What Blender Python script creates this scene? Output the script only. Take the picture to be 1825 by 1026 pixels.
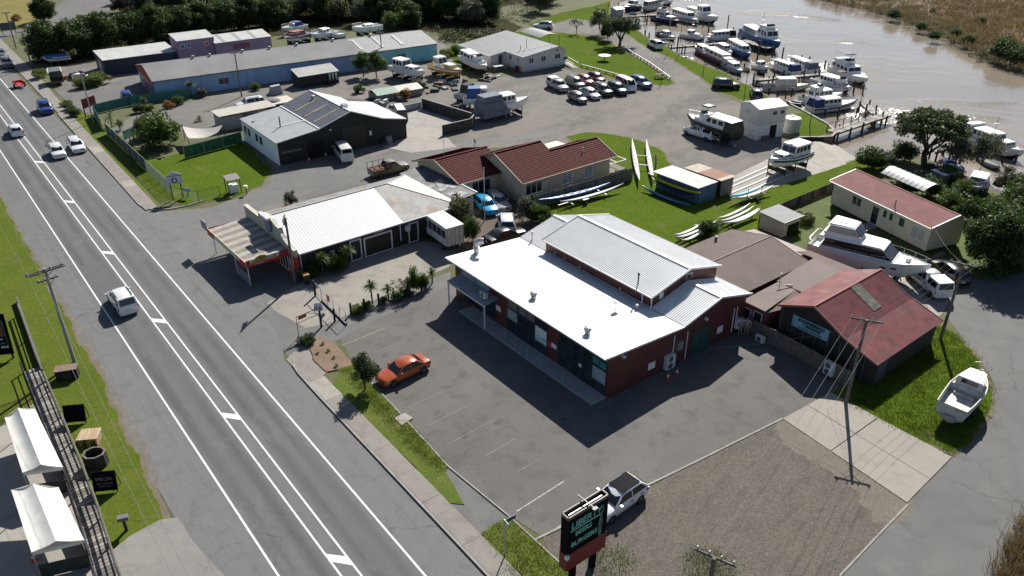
import bpy, bmesh, math, random
from mathutils import Vector, Matrix, Euler, noise as mnoise
for o in list(bpy.data.objects): bpy.data.objects.remove(o)
scene = bpy.context.scene
C = scene.collection
R = math.radians
# ---------------------------------------------------------------- camera, sky, sun, exposure
CAM_H, PITCH, FOC = 36.0, R(29.1), 1419.0
cd = bpy.data.cameras.new('camera'); cam = bpy.data.objects.new('camera', cd); C.objects.link(cam)
cam.location = (0, 0, CAM_H); cam.rotation_euler = (R(90) - PITCH, 0, 0)
cd.sensor_width = 36.0; cd.lens = 36.0 * FOC / 1825.0; cd.clip_start = 0.5; cd.clip_end = 6000
scene.camera = cam
SUN_AZ, SUN_EL = R(17.5), R(39.0)
w = bpy.data.worlds.new('World'); scene.world = w; w.use_nodes = True
nt = w.node_tree; nt.nodes.clear()
sk = nt.nodes.new('ShaderNodeTexSky'); sk.sky_type = 'NISHITA'; sk.sun_disc = False
sk.sun_elevation = SUN_EL; sk.sun_rotation = SUN_AZ; sk.altitude = 10; sk.air_density = 0.8; sk.dust_density = 0.6; sk.ozone_density = 1.0
bg = nt.nodes.new('ShaderNodeBackground'); bg.inputs['Strength'].default_value = 0.06
wo = nt.nodes.new('ShaderNodeOutputWorld')
nt.links.new(sk.outputs[0], bg.inputs[0]); nt.links.new(bg.outputs[0], wo.inputs[0])
sd = bpy.data.lights.new('sun', 'SUN'); sd.energy = 5.0; sd.angle = R(0.5); sd.color = (1.0, 0.955, 0.88)
sun = bpy.data.objects.new('sun', sd); C.objects.link(sun); sun.location = (60, 160, 120)
sv = Vector((math.sin(SUN_AZ) * math.cos(SUN_EL), math.cos(SUN_AZ) * math.cos(SUN_EL), math.sin(SUN_EL)))
sun.rotation_euler = (-sv).to_track_quat('-Z', 'Y').to_euler()
vs = scene.view_settings
vs.view_transform = 'Standard'; vs.look = 'None'; vs.exposure = 0.68; vs.gamma = 1.0; vs.use_curve_mapping = False
scene.render.resolution_x = 1024; scene.render.resolution_y = 576
scene.cycles.max_bounces = 5; scene.cycles.transparent_max_bounces = 8
RND = random.Random(7)

# ---------------------------------------------------------------- survey helpers (plan positions)
_c, _s = math.cos(PITCH), math.sin(PITCH)
def g(u, v, z=0.0):
    """plan position on the level plane z for a bearing read from the survey photograph"""
    a = (u - 912.5) / FOC; b = (v - 513.0) / FOC
    d = (a, _c - b * _s, -_s - b * _c); t = (z - CAM_H) / d[2]
    return Vector((d[0] * t, d[1] * t, z))
def rise(u, v, vt):
    """height of an upright whose foot is at (u,v) and whose top is seen at row vt"""
    p = g(u, v); lo, hi = 0.0, 30.0
    for _ in range(40):
        m = (lo + hi) / 2; Z = m - CAM_H
        fw = p.y * _c - Z * _s; up = p.y * _s + Z * _c
        if 513 - FOC * up / fw > vt: lo = m
        else: hi = m
    return m
RA = R(38.0); RO = g(308, 500); RV = Vector((-math.sin(RA), math.cos(RA), 0)); RU = Vector((math.cos(RA), math.sin(RA), 0))
def rd(s, t, z=0.0):
    """road frame: s along the road away from the camera, t to its right"""
    return RO + RV * s + RU * t + Vector((0, 0, z))
def heading(p, q):
    d = q - p; return math.atan2(d.y, d.x)

# ---------------------------------------------------------------- mesh helpers
class M:
    def __init__(s): s.v = []; s.f = []
    def add(s, vs, fs):
        n = len(s.v); s.v += [tuple(x) for x in vs]; s.f += [tuple(i + n for i in q) for q in fs]; return s
    def box(s, x0, x1, y0, y1, z0, z1):
        return s.add([(x0,y0,z0),(x1,y0,z0),(x1,y1,z0),(x0,y1,z0),(x0,y0,z1),(x1,y0,z1),(x1,y1,z1),(x0,y1,z1)],
                     [(0,3,2,1),(4,5,6,7),(0,1,5,4),(1,2,6,5),(2,3,7,6),(3,0,4,7)])
    def hexa(s, a, b):
        """a: four bottom points, b: four top points"""
        return s.add(list(a) + list(b), [(0,3,2,1),(4,5,6,7),(0,1,5,4),(1,2,6,5),(2,3,7,6),(3,0,4,7)])
    def poly(s, pts): return s.add(pts, [tuple(range(len(pts)))])
    def prism(s, pts, z0, z1):
        n = len(pts); vs = [(p[0], p[1], z0) for p in pts] + [(p[0], p[1], z1) for p in pts]
        return s.add(vs, [tuple(range(n - 1, -1, -1)), tuple(range(n, 2 * n))] + [(i, (i + 1) % n, n + (i + 1) % n, n + i) for i in range(n)])
    def slab(s, pts, off):
        """thick plate: polygon pts extruded by vector off"""
        n = len(pts); o = Vector(off); vs = [Vector(p) for p in pts]; vs = vs + [p + o for p in vs]
        return s.add(vs, [tuple(range(n - 1, -1, -1)), tuple(range(n, 2 * n))] + [(i, (i + 1) % n, n + (i + 1) % n, n + i) for i in range(n)])
    def tube(s, pts, r, n=6, r2=None, cap=True):
        pts = [Vector(p) for p in pts]; m = len(pts); base = len(s.v); r2 = r if r2 is None else r2
        for i, p in enumerate(pts):
            d = (pts[min(i + 1, m - 1)] - pts[max(i - 1, 0)])
            if d.length < 1e-9: d = Vector((0, 0, 1))
            d.normalize(); a = d.cross(Vector((0, 0, 1)))
            if a.length < 1e-3: a = Vector((1, 0, 0))
            a.normalize(); b = d.cross(a); rr = r + (r2 - r) * i / max(1, m - 1)
            for k in range(n):
                t = 2 * math.pi * k / n; s.v.append(tuple(p + (a * math.cos(t) + b * math.sin(t)) * rr))
        for i in range(m - 1):
            for k in range(n):
                q = (k + 1) % n; s.f.append((base + i*n + k, base + i*n + q, base + (i+1)*n + q, base + (i+1)*n + k))
        if cap:
            s.f.append(tuple(base + k for k in range(n))); s.f.append(tuple(base + (m-1)*n + k for k in range(n - 1, -1, -1)))
        return s
    def bar(s, p, q, w, h, up=(0, 0, 1)):
        p, q = Vector(p), Vector(q); d = (q - p).normalized(); u = Vector(up); a = d.cross(u)
        if a.length < 1e-4: a = Vector((1, 0, 0))
        a.normalize(); b = a.cross(d); a = a * w / 2; b = b * h / 2
        return s.hexa([p - a - b, p + a - b, q + a - b, q - a - b], [p - a + b, p + a + b, q + a + b, q - a + b])
    def loft(s, rings, cap=True, closed=True):
        n = len(rings[0]); base = len(s.v)
        for r_ in rings: s.v += [tuple(p) for p in r_]
        kk = n if closed else n - 1
        for i in range(len(rings) - 1):
            for k in range(kk):
                q = (k + 1) % n; s.f.append((base + i*n + k, base + i*n + q, base + (i+1)*n + q, base + (i+1)*n + k))
        if cap:
            s.f.append(tuple(base + k for k in range(n - 1, -1, -1))); s.f.append(tuple(base + (len(rings)-1)*n + k for k in range(n)))
        return s
    def lathe(s, prof, n=12, c=(0, 0, 0)):
        return s.loft([[(c[0] + r * math.cos(2*math.pi*k/n), c[1] + r * math.sin(2*math.pi*k/n), c[2] + z) for k in range(n)] for r, z in prof])
    def xf(s, m):
        s.v = [tuple(m @ Vector(p)) for p in s.v]; return s
    def mesh(s, name, smooth=None):
        me = bpy.data.meshes.new(name); me.from_pydata(s.v, [], s.f); me.validate()
        bm = bmesh.new(); bm.from_mesh(me); bmesh.ops.recalc_face_normals(bm, faces=bm.faces); bm.to_mesh(me); bm.free()
        if smooth is not None:
            me.shade_smooth(); me.set_sharp_from_angle(angle=R(smooth))
        me.update(); return me
def O(name, m, mat, parent=None, smooth=None, loc=None, rz=0.0, mesh=None):
    me = mesh or m.mesh(name, smooth)
    if mat and not me.materials: me.materials.append(mat)
    o = bpy.data.objects.new(name, me); C.objects.link(o)
    if parent: o.parent = parent
    if loc is not None: o.location = loc
    o.rotation_euler[2] = rz
    return o
def E(name, label, cat, loc=(0, 0, 0), rz=0.0, group=None):
    o = bpy.data.objects.new(name, None); C.objects.link(o); o.empty_display_size = 0.3
    o.location = loc; o.rotation_euler = (0, 0, rz); return tag(o, label, cat, group)
def tag(o, label, cat, group=None):
    o['label'] = label; o['category'] = cat
    if group: o['group'] = group
    return o
def kind(o, k, label=None):
    o['kind'] = k
    if label: o['label'] = label
    return o
CHILD = {}
def copytree(root, label=None, loc=None, rz=None, scale=None, group=None):
    kids = {}
    def rec(o, par):
        c = o.copy(); C.objects.link(c)
        if par: c.parent = par
        for k in o.children: rec(k, c)
        return c
    c = rec(root, None)
    if label: c['label'] = label
    if group: c['group'] = group
    if loc is not None: c.location = loc
    if rz is not None: c.rotation_euler[2] = rz
    if scale is not None: c.scale = scale if isinstance(scale, tuple) else (scale,) * 3
    return c

# ---------------------------------------------------------------- materials
MATS = {}
def lin(r, g_, b):
    f = lambda c: ((c / 255 + 0.055) / 1.055) ** 2.4 if c / 255 > 0.04045 else c / 255 / 12.92
    return (f(r), f(g_), f(b))
class N:
    """small node-tree writer"""
    def __init__(s, name):
        s.m = bpy.data.materials.new(name); s.m.use_nodes = True; s.t = s.m.node_tree; s.t.nodes.clear()
        s.out = s.t.nodes.new('ShaderNodeOutputMaterial'); s.b = s.t.nodes.new('ShaderNodeBsdfPrincipled'); s.l(s.b.outputs[0], s.out.inputs[0])
        s.co = s.t.nodes.new('ShaderNodeTexCoord').outputs['Object']
    def l(s, a, b): s.t.links.new(a, b)
    def noise(s, scale, detail=3, rough=0.55, co=None, stretch=None, rot=0.0):
        n = s.t.nodes.new('ShaderNodeTexNoise'); n.inputs['Scale'].default_value = scale; n.inputs['Detail'].default_value = detail; n.inputs['Roughness'].default_value = rough
        if stretch or rot:
            mp = s.t.nodes.new('ShaderNodeMapping'); mp.inputs['Scale'].default_value = stretch or (1, 1, 1); mp.inputs['Rotation'].default_value = (0, 0, rot)
            # rotate first, then stretch
            m2 = s.t.nodes.new('ShaderNodeMapping'); m2.inputs['Rotation'].default_value = (0, 0, rot); mp.inputs['Rotation'].default_value = (0, 0, 0)
            s.l(co or s.co, m2.inputs[0]); s.l(m2.outputs[0], mp.inputs[0]); s.l(mp.outputs[0], n.inputs['Vector'])
        else: s.l(co or s.co, n.inputs['Vector'])
        return n.outputs['Fac']
    def ramp(s, fac, a, b):
        n = s.t.nodes.new('ShaderNodeMapRange'); n.inputs['From Min'].default_value = a; n.inputs['From Max'].default_value = b; s.l(fac, n.inputs['Value']); return n.outputs[0]
    def mix(s, fac, a, b, mode='MIX'):
        n = s.t.nodes.new('ShaderNodeMix'); n.data_type = 'RGBA'; n.blend_type = mode
        for sock, x in ((n.inputs['Factor'], fac), (n.inputs['A'], a), (n.inputs['B'], b)):
            if sock.type == 'RGBA' and not hasattr(x, 'links'): sock.default_value = (*x, 1)
            elif hasattr(x, 'links'): s.l(x, sock)
            else: sock.default_value = x
        for sk_ in n.inputs:
            pass
        return [o for o in n.outputs if o.type == 'RGBA'][0]
    def mixc(s, fac, a, b, mode='MIX'):
        n = s.t.nodes.new('ShaderNodeMixRGB'); n.blend_type = mode
        for i, x in enumerate((fac, a, b)):
            if hasattr(x, 'is_linked'): s.l(x, n.inputs[i])
            elif i == 0: n.inputs[0].default_value = x
            else: n.inputs[i].default_value = (*x, 1)
        return n.outputs[0]
    def math(s, op, a, b=0.0):
        n = s.t.nodes.new('ShaderNodeMath'); n.operation = op
        for i, x in enumerate((a, b)):
            if hasattr(x, 'is_linked'): s.l(x, n.inputs[i])
            else: n.inputs[i].default_value = x
        return n.outputs[0]
    def bump(s, h, strength=0.3, dist=0.02):
        n = s.t.nodes.new('ShaderNodeBump'); n.inputs['Strength'].default_value = strength; n.inputs['Distance'].default_value = dist
        s.l(h, n.inputs['Height']); s.l(n.outputs[0], s.b.inputs['Normal'])
    def fin(s, col, rough=0.8, metal=0.0, spec=None):
        if hasattr(col, 'is_linked'): s.l(col, s.b.inputs['Base Color'])
        else: s.b.inputs['Base Color'].default_value = (*col, 1)
        if hasattr(rough, 'is_linked'): s.l(rough, s.b.inputs['Roughness'])
        else: s.b.inputs['Roughness'].default_value = rough
        s.b.inputs['Metallic'].default_value = metal
        if spec is not None: s.b.inputs['Specular IOR Level'].default_value = spec
        return s.m
def paint(name, col, rough=0.5, var=0.12, scale=3.0, metal=0.0, spec=None, bump=0.0, dirt=None, streak=None):
    """plain coloured surface with slight wear; dirt = (colour, amount, scale)"""
    if name in MATS: return MATS[name]
    n = N(name); c2 = tuple(x * (1 - var * 2) for x in col); c1 = tuple(min(1, x * (1 + var * .6)) for x in col)
    c = n.mixc(n.ramp(n.noise(scale, 4), .3, .7), c1, c2)
    if dirt: c = n.mixc(n.math('MULTIPLY', n.ramp(n.noise(dirt[2], 5, .65, stretch=streak), .48, .72), dirt[1]), c, dirt[0])
    if bump: n.bump(n.noise(scale * 8, 3), bump, .01)
    MATS[name] = n.fin(c, rough, metal, spec); return MATS[name]
def surf(name, c1, c2, c3, big=.12, mid=1.2, fine=22, rough=.9, speck=.35, bump=.25, stretch=None, rot=0.0, spec=.3, extra=None, crack=0):
    """ground surface: broad patches, smaller stains, fine aggregate"""
    if name in MATS: return MATS[name]
    n = N(name)
    c = n.mixc(n.ramp(n.noise(big, 4, .6, stretch=stretch, rot=rot), .32, .68), c1, c2)
    c = n.mixc(n.math('MULTIPLY', n.ramp(n.noise(mid, 6, .65), .5, .72), .8), c, c3)
    f = n.noise(fine, 3, .7)
    c = n.mixc(speck, c, n.mixc(1.0, c, n.mixc(n.ramp(f, .3, .7), (.45, .45, .45), (1.5, 1.5, 1.5)), 'MULTIPLY'))
    if extra: c = extra(n, c)
    if crack:
        vo = n.t.nodes.new('ShaderNodeTexVoronoi'); vo.feature = 'DISTANCE_TO_EDGE'; vo.inputs['Scale'].default_value = crack
        wv = n.t.nodes.new('ShaderNodeVectorMath'); wv.operation = 'MULTIPLY_ADD'; nz = n.t.nodes.new('ShaderNodeTexNoise'); nz.inputs['Scale'].default_value = .9; nz.inputs['Detail'].default_value = 5; n.l(n.co, nz.inputs['Vector'])
        n.l(nz.outputs['Color'], wv.inputs[0]); wv.inputs[1].default_value = (1.6, 1.6, 0); n.l(n.co, wv.inputs[2]); n.l(wv.outputs[0], vo.inputs['Vector'])
        k = n.math('MULTIPLY', n.ramp(vo.outputs['Distance'], .006, .0), n.ramp(n.noise(.11, 3), .5, .62))
        c = n.mixc(n.math('MULTIPLY', k, .65), c, (.03, .03, .03))
    n.bump(f, bump, .03)
    MATS[name] = n.fin(c, rough, 0, spec); return MATS[name]
WHITE = paint('white_paint', (.78, .78, .76), .45, .05)
BLACK = paint('black_plastic', (.012, .012, .013), .5)
DARKM = paint('dark_metal', (.03, .03, .032), .45)
STEEL = paint('galvanised_steel', (.45, .46, .47), .4, .15, metal=.6)
RUBBER = paint('rubber', (.012, .012, .012), .85)
TIMBER = paint('weathered_timber', (.16, .135, .11), .85, .25, 6, dirt=((.07, .06, .05), .8, 3))
DTIMBER = paint('dark_wet_timber', (.045, .038, .032), .8, .3, 6, dirt=((.02, .018, .015), .8, 3))
CONC = surf('concrete', (.33, .31, .28), (.27, .255, .235), (.2, .19, .175), .25, 1.5, 30, .85, .2)
def glass_mat():
    n = N('window_glass'); c = n.mixc(n.ramp(n.noise(1.5, 2), .35, .65), (.012, .016, .02), (.035, .042, .05))
    return n.fin(c, .06, 0, .6)
GLASS = glass_mat()
CARGLASS = paint('car_glass', (.01, .012, .014), .04, .1, spec=.7)
# ================================================================ GROUND
def jit(pts, amp=.14, seed=1):
    """soft, uneven outline: walk the polygon and let a smooth wobble push each point in or out"""
    out = []
    for i, p in enumerate(pts):
        q = Vector(pts[(i + 1) % len(pts)]); p = Vector(p); d = q - p; L = d.length
        if L < 1e-6: continue
        n = max(1, min(160, int(L / .45))); nn = Vector((-d.y, d.x, 0)).normalized()
        for k in range(n):
            x = p + d * (k / n); w = mnoise.noise(x * .35 + Vector((seed * 9.7, 0, 0))) * 1.6 + mnoise.noise(x * 1.3 + Vector((0, seed * 5.1, 0))) * .9 + mnoise.noise(x * 4.0) * .5
            out.append(x + nn * amp * w)
    return out
def sheet(name, pts, z, mat, soft=0.0, seed=1, label=None, thick=None, edge=0.0):
    pts = [Vector((p[0], p[1], 0)) for p in pts]
    if soft: pts = jit(pts, soft * 1.5, seed)
    if edge:
        ar = sum(a.x * b.y - b.x * a.y for a, b in zip(pts, pts[1:] + pts[:1])); sg_ = -1 if ar > 0 else 1; ep = []
        for i, p in enumerate(pts):
            d = pts[(i + 1) % len(pts)] - pts[i - 1]; nn = Vector((-d.y, d.x, 0)).normalized() * sg_
            ep.append(p + nn * edge * (.55 + .9 * mnoise.noise(p * .8 + Vector((seed, 0, 3)))))
        kind(O('worn_edge', M().poly([(p.x, p.y, z - .0035) for p in ep]), SOILE), 'structure')
    m = M()
    if thick: m.prism([(p.x, p.y) for p in pts], z - thick, z)
    else: m.poly([(p.x, p.y, z) for p in pts])
    return kind(O(name, m, mat), 'structure')
def px(*a): return [g(*p) for p in a]

def lanes(n, c):
    """polished wheel tracks along the two lanes, patchy with age"""
    mp = n.t.nodes.new('ShaderNodeMapping'); mp.vector_type = 'POINT'; mp.inputs['Location'].default_value = (0, 0, 0); mp.inputs['Rotation'].default_value = (0, 0, -RA); n.l(n.co, mp.inputs[0])
    sx = n.t.nodes.new('ShaderNodeSeparateXYZ'); n.l(mp.outputs[0], sx.inputs[0]); t0 = RO.x * math.cos(RA) + RO.y * math.sin(RA); acc = None
    for tc, wd in ((-5.95, .55), (-4.45, .55), (-2.05, .5), (-.75, .5)):
        dd = n.math('ABSOLUTE', n.math('SUBTRACT', sx.outputs[0], t0 + tc)); k = n.ramp(dd, wd, .1); acc = k if acc is None else n.math('ADD', acc, k)
    br = n.ramp(n.noise(.5, 5, .7, stretch=(1, .1, 1), rot=-RA), .3, .62); bd = None
    for tc, wd in ((-5.2, 1.5), (-1.4, 1.45)):
        q = n.ramp(n.math('ABSOLUTE', n.math('SUBTRACT', sx.outputs[0], t0 + tc)), wd, wd - .5); bd = q if bd is None else n.math('ADD', bd, q)
    c = n.mixc(n.math('MULTIPLY', bd, .55), c, (.088, .088, .09))
    k = n.math('MULTIPLY', n.math('MULTIPLY', acc, br), .75)
    c = n.mixc(k, c, (.056, .056, .058)); st_ = n.noise(1.8, 6, .75, stretch=(1, .03, 1), rot=-RA); c = n.mixc(n.math('MULTIPLY', n.ramp(st_, .52, .7), .4), c, (.06, .06, .062))
    return n.mixc(n.math('MULTIPLY', n.ramp(n.noise(.35, 6, .7, stretch=(1, .35, 1), rot=-RA), .56, .66), .35), c, (.17, .168, .16))
ASPH = surf('road_asphalt', (.142, .142, .139), (.116, .116, .115), (.096, .096, .096), .12, .9, 26, .8, .35, stretch=(1, .06, 1), rot=-RA, spec=.35, extra=lanes, crack=.16)
ASPH2 = surf('car_park_asphalt', (.125, .117, .108), (.1, .094, .089), (.068, .064, .061), .16, .6, 24, .85, .35, spec=.3, crack=.2, extra=lambda n, c: n.mixc(n.math('MULTIPLY', n.ramp(n.noise(.7, 3, .5), .66, .74), .55), c, (.045, .043, .042)))
ASPH3 = surf('side_street_asphalt', (.14, .138, .134), (.108, .107, .105), (.078, .077, .075), .15, .6, 22, .85, .4, crack=.22, extra=lambda n, c: n.mixc(n.math('MULTIPLY', n.ramp(n.noise(.3, 6, .7), .52, .68), .5), c, (.2, .19, .175)))
GRAV = surf('yard_gravel', (.145, .134, .12), (.1, .096, .09), (.185, .17, .148), .1, .5, 9, .95, .55, .5, extra=lambda n, c: n.mixc(n.math('MULTIPLY', n.ramp(n.noise(.16, 6, .75, stretch=(1, .4, 1), rot=.5), .44, .56), .6), c, (.19, .172, .15)))
GRAVB = surf('rough_gravel', (.115, .1, .083), (.094, .086, .076), (.135, .117, .094), .25, 1.6, 7, .95, .8, .8, extra=lambda n, c: n.mixc(n.math('MULTIPLY', n.ramp(n.noise(1.5, 8, .8, stretch=(1, .22, 1), rot=.75), .5, .6), .5), n.mixc(n.math('MULTIPLY', n.ramp(n.noise(2.6, 8, .85), .5, .58), .5), c, (.16, .14, .114)), (.06, .055, .049)))
CONC2 = surf('pale_concrete', (.32, .295, .262), (.27, .25, .225), (.2, .188, .17), .2, .8, 26, .85, .2)
def grass_mat(name, a, b, c_, big=.13):
    def ex(n, c):
        c = n.mixc(n.math('MULTIPLY', n.ramp(n.noise(.5, 5, .7), .52, .72), .7), c, (a[0]*1.35, a[1]*1.0, a[2]*1.5)); c = n.mixc(n.math('MULTIPLY', n.ramp(n.noise(.22, 6, .75), .57, .68), .75), c, (.15, .125, .06)); return n.mixc(n.math('MULTIPLY', n.ramp(n.noise(3.2, 4, .7), .5, .66), .55), c, (a[0]*.45, a[1]*.5, a[2]*.6))
    return surf(name, a, b, c_, big, 1.6, 9, 1.0, .6, .9, extra=ex, spec=.02)
SOILE = surf('worn_grass_edge', (.15, .125, .085), (.125, .105, .075), (.1, .11, .045), .4, 1.6, 12, .95, .55)
GRASS = grass_mat('lawn_grass', (.084, .13, .013), (.066, .106, .011), (.052, .08, .01))
GRASSV = grass_mat('roadside_grass', (.094, .126, .018), (.072, .104, .014), (.115, .105, .04))
GRASSD = grass_mat('dry_verge_grass', (.11, .14, .03), (.075, .115, .02), (.14, .115, .055))
SOIL = surf('bare_soil', (.16, .12, .085), (.12, .09, .065), (.2, .155, .11), .3, 1.3, 12, .95, .5)
MULCH = surf('bark_mulch', (.215, .15, .105), (.17, .118, .08), (.11, .08, .055), .8, 3.5, 9, .95, .7, .9)
MUD = surf('river_mud', (.13, .105, .075), (.1, .08, .06), (.075, .062, .048), .3, 1.2, 8, .6, .4)
MARSHM = surf('marsh_ground', (.15, .105, .07), (.2, .15, .1), (.09, .07, .045), .05, .4, 4, .95, .5)
PAINTW = paint('road_marking_paint', (.72, .72, .70), .7, .1, 5, dirt=((.22, .22, .22), .75, 9))
PAINTF = paint('faded_marking_paint', (.155, .147, .137), .85, .2, 3, dirt=((.12, .115, .11), .95, 3))

BANK = [(1330,-46),(1150,-22),(1100,-5),(1087,2),(1085,31),(1098,36),(1131,50),(1139,60),(1157,70),(1181,79),(1213,100),(1254,116),(1293,130),(1311,142),(1340,156),(1374,174),(1433,198),(1470,218),(1488,236),(1484,245),(1415,245),
        (1450,254),(1506,291),(1535,281),(1576,272),(1611,268),(1640,277),(1668,290),(1700,302),(1745,325),(1790,350),(1840,372),(1990,420)]
bank = px(*BANK)
far = [Vector((3000, 60, 0)), Vector((3000, -1500, 0)), Vector((-3000, -1500, 0)), Vector((-3000, 3000, 0)), Vector((-40, 3000, 0)), Vector((30, 520, 0))]
base_pts = bank + far
m = M(); m.poly([(p.x, p.y, 0) for p in base_pts])
GROUNDM = surf('rough_ground', (.10, .105, .045), (.075, .085, .035), (.13, .11, .07), .06, .5, 8, .95, .55, .7)
kind(O('ground', m, GROUNDM), 'structure')
# muddy river bank falling from the grass edge to the bed
m = M(); inner = bank; n_ = len(inner); outer = []
for i, p in enumerate(inner):
    d = inner[min(i + 1, n_ - 1)] - inner[max(i - 1, 0)]; nn = Vector((d.y, -d.x, 0)).normalized()
    if nn.dot(Vector((1, .3, 0))) < 0 and i < 4: nn = -nn
    ww = RND.uniform(1.8, 3.2) if not (17 <= i <= 22) else .15
    outer.append(p - nn * ww * (-1 if True else 1) * 1.0)
def bank_side(p, q):  # towards the water: right/up of the line
    return q
mid = []
for i, p in enumerate(inner):
    d = inner[min(i + 1, n_ - 1)] - inner[max(i - 1, 0)]; nn = Vector((-d.y, d.x, 0)).normalized()
    ww = RND.uniform(2.0, 3.4) if not (17 <= i <= 21) else .1
    mid.append(p + nn * ww)
for i in range(n_ - 1):
    a, b, c_, d_ = inner[i], inner[i+1], mid[i+1], mid[i]
    m.add([(a.x,a.y,-.002),(b.x,b.y,-.002),(c_.x,c_.y,-2.4),(d_.x,d_.y,-2.4)], [(0,1,2,3)])
kind(O('river_bank', m, MUD, smooth=60), 'structure')
m = M(); m.poly([(-40, 40, -2.38), (3000, 40, -2.38), (3000, 3000, -2.38), (-40, 3000, -2.38)])
kind(O('river_bed', m, MUD), 'structure')
WZ = -1.15
n = N('river_water')
c = n.mixc(n.ramp(n.noise(.035, 4, .6), .35, .7), (.25, .21, .16), (.2, .175, .14))
h1 = n.noise(1.1, 4, .6, stretch=(1, .55, 1), rot=.5); h2 = n.noise(.25, 3, .5)
wind = n.ramp(n.noise(.022, 3, .55, stretch=(1, 2.6, 1), rot=.35), .54, .66)
hh = n.math('ADD', n.math('ADD', n.math('MULTIPLY', h1, .5), h2), n.math('MULTIPLY', n.math('MULTIPLY', wind, n.noise(1.7, 3, .6)), 3.2))
n.bump(hh, .35, .22)
WATER = n.fin(c, .09, 0, .5)
m = M(); NX, NY = 1, 1
m.poly([(-40, 40, WZ), (3000, 40, WZ), (3000, 3000, WZ), (-40, 3000, WZ)])
kind(O('river', m, WATER), 'structure')
# far bank
FB = [(1330,-40),(1440,-6),(1453,0),(1500,11),(1540,19),(1577,29),(1610,40),(1638,52),(1680,67),(1714,83),(1740,96),(1762,108),(1795,121),(1840,134),(2000,190)]
fb = [g(u, v, WZ) for u, v in FB]
fbt = [p + Vector((1.2, 2.6, 0)) for p in fb]
m = M(); m.poly([(p.x, p.y, -.25) for p in fbt] + [(3000, 100, -.25), (3000, 3000, -.25), (180, 3000, -.25), (120, 520, -.25)])
for i in range(len(fb) - 1):
    a, b, c_, d_ = fb[i], fb[i+1], fbt[i+1], fbt[i]
    m.add([(a.x-.6,a.y-1,-2.3),(b.x-.6,b.y-1,-2.3),(c_.x,c_.y,-.25),(d_.x,d_.y,-.25)], [(0,1,2,3)])
kind(O('marsh', m, MARSHM), 'structure')

# broad gravel yard behind the buildings and the side street leading to it
sheet('yard', px((318,379),(360,372),(430,352),(478,322),(492,300),(430,238),(455,190),(330,170),(200,170),(110,165),(95,120),(170,100),(640,85),(790,70),(830,150),(955,125),(1000,122),(1075,142),(1180,152),(1205,150),(1235,172),(1200,118),(1140,100),(1085,72),(1040,58),(990,62),(960,56),(985,40),(1040,32),(1085,40),(1130,62),(1180,96),(1250,140),(1285,172),(1330,186),(1392,250),(1455,256),(1385,300),(1300,330),(1210,302),(1180,270),(1100,242),(1040,236),(1000,262),(880,262),(735,300),(660,318),(560,355),(470,372),(420,395),(380,420),(345,480),(300,420)), .004, GRAV, .12, 3)
sheet('side_street', px((300,379),(345,376),(420,358),(482,326),(500,308),(640,285),(735,268),(860,248),(960,232),(1010,236),(900,254),(735,296),(660,316),(560,350),(470,368),(425,388),(385,412),(372,425),(330,470),(290,440)), .008, ASPH3, .15, 4)
# main road
sheet('road', [rd(-70,-9.7), rd(-70,2.7), rd(-19,2.75), rd(-15,4.2), rd(-12,6.5), rd(-7,9.5), rd(8,12), rd(15.5,8), rd(17.2,4.5), rd(19.5,2.75), rd(260,3.2), rd(260,-9.7)], .012, ASPH, 0)
# right-hand street
sheet('access_street', px((1478,1045),(1560,958),(1617,900),(1697,815),(1752,772),(1773,718),(1770,680),(1742,640),(1708,595),(1690,565),(1640,520),(1700,495),(1760,500),(1840,480),(2050,470),(2300,700),(2100,1100),(1700,1300),(1300,1300)), .006, ASPH3, .08, 5)
# forecourts and car park
sheet('car_park', px((604,603),(640,585),(700,556),(803,508),(900,520),(1300,560),(1337,591),(1420,636),(1505,684),(1482,698),(1394,748),(968,957),(905,918),(800,832),(700,722),(632,652)), .016, ASPH2, .02, 6)
sheet('pizza_forecourt', px((530,508),(600,470),(670,440),(760,430),(815,440),(800,475),(700,520),(640,548),(600,572),(545,585),(500,560),(475,540)), .014, surf('court_concrete', (.27,.25,.22), (.225,.208,.184), (.17,.158,.14), .2, .8, 24, .85, .25, crack=.25), .05, 7)
sheet('gravel_lot', px((1394,750),(1478,702),(1617,900),(1500,1022),(1460,1060),(1150,1120),(1040,1060),(985,990),(968,960)), .009, GRAVB, .15, 8)
# concrete pad: separate cast slabs
PADM = surf('pad_concrete', (.29, .266, .232), (.258, .237, .208), (.2, .185, .163), .18, .7, 26, .85, .15)
pad = kind(bpy.data.objects.new('concrete_pad', None), 'structure'); C.objects.link(pad)
A, B, D_, E_ = g(1394,746), g(1480,699), g(1697,815), g(1617,897)
for j, (a0, a1) in enumerate(((0, .42), (.42, 1))):
    for k, (b0, b1) in enumerate(((0, .5), (.5, 1))):
        f = lambda s_, t_: (A.lerp(B, t_)).lerp(E_.lerp(D_, t_), s_)
        e_ = .004
        q = [f(a0+e_, b0+e_), f(a1-e_, b0+e_), f(a1-e_, b1-e_), f(a0+e_, b1-e_)]
        O('slab', M().prism([(p.x, p.y) for p in q], -.05, .045 + .006*((j+k) % 2)), PADM, pad)
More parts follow.
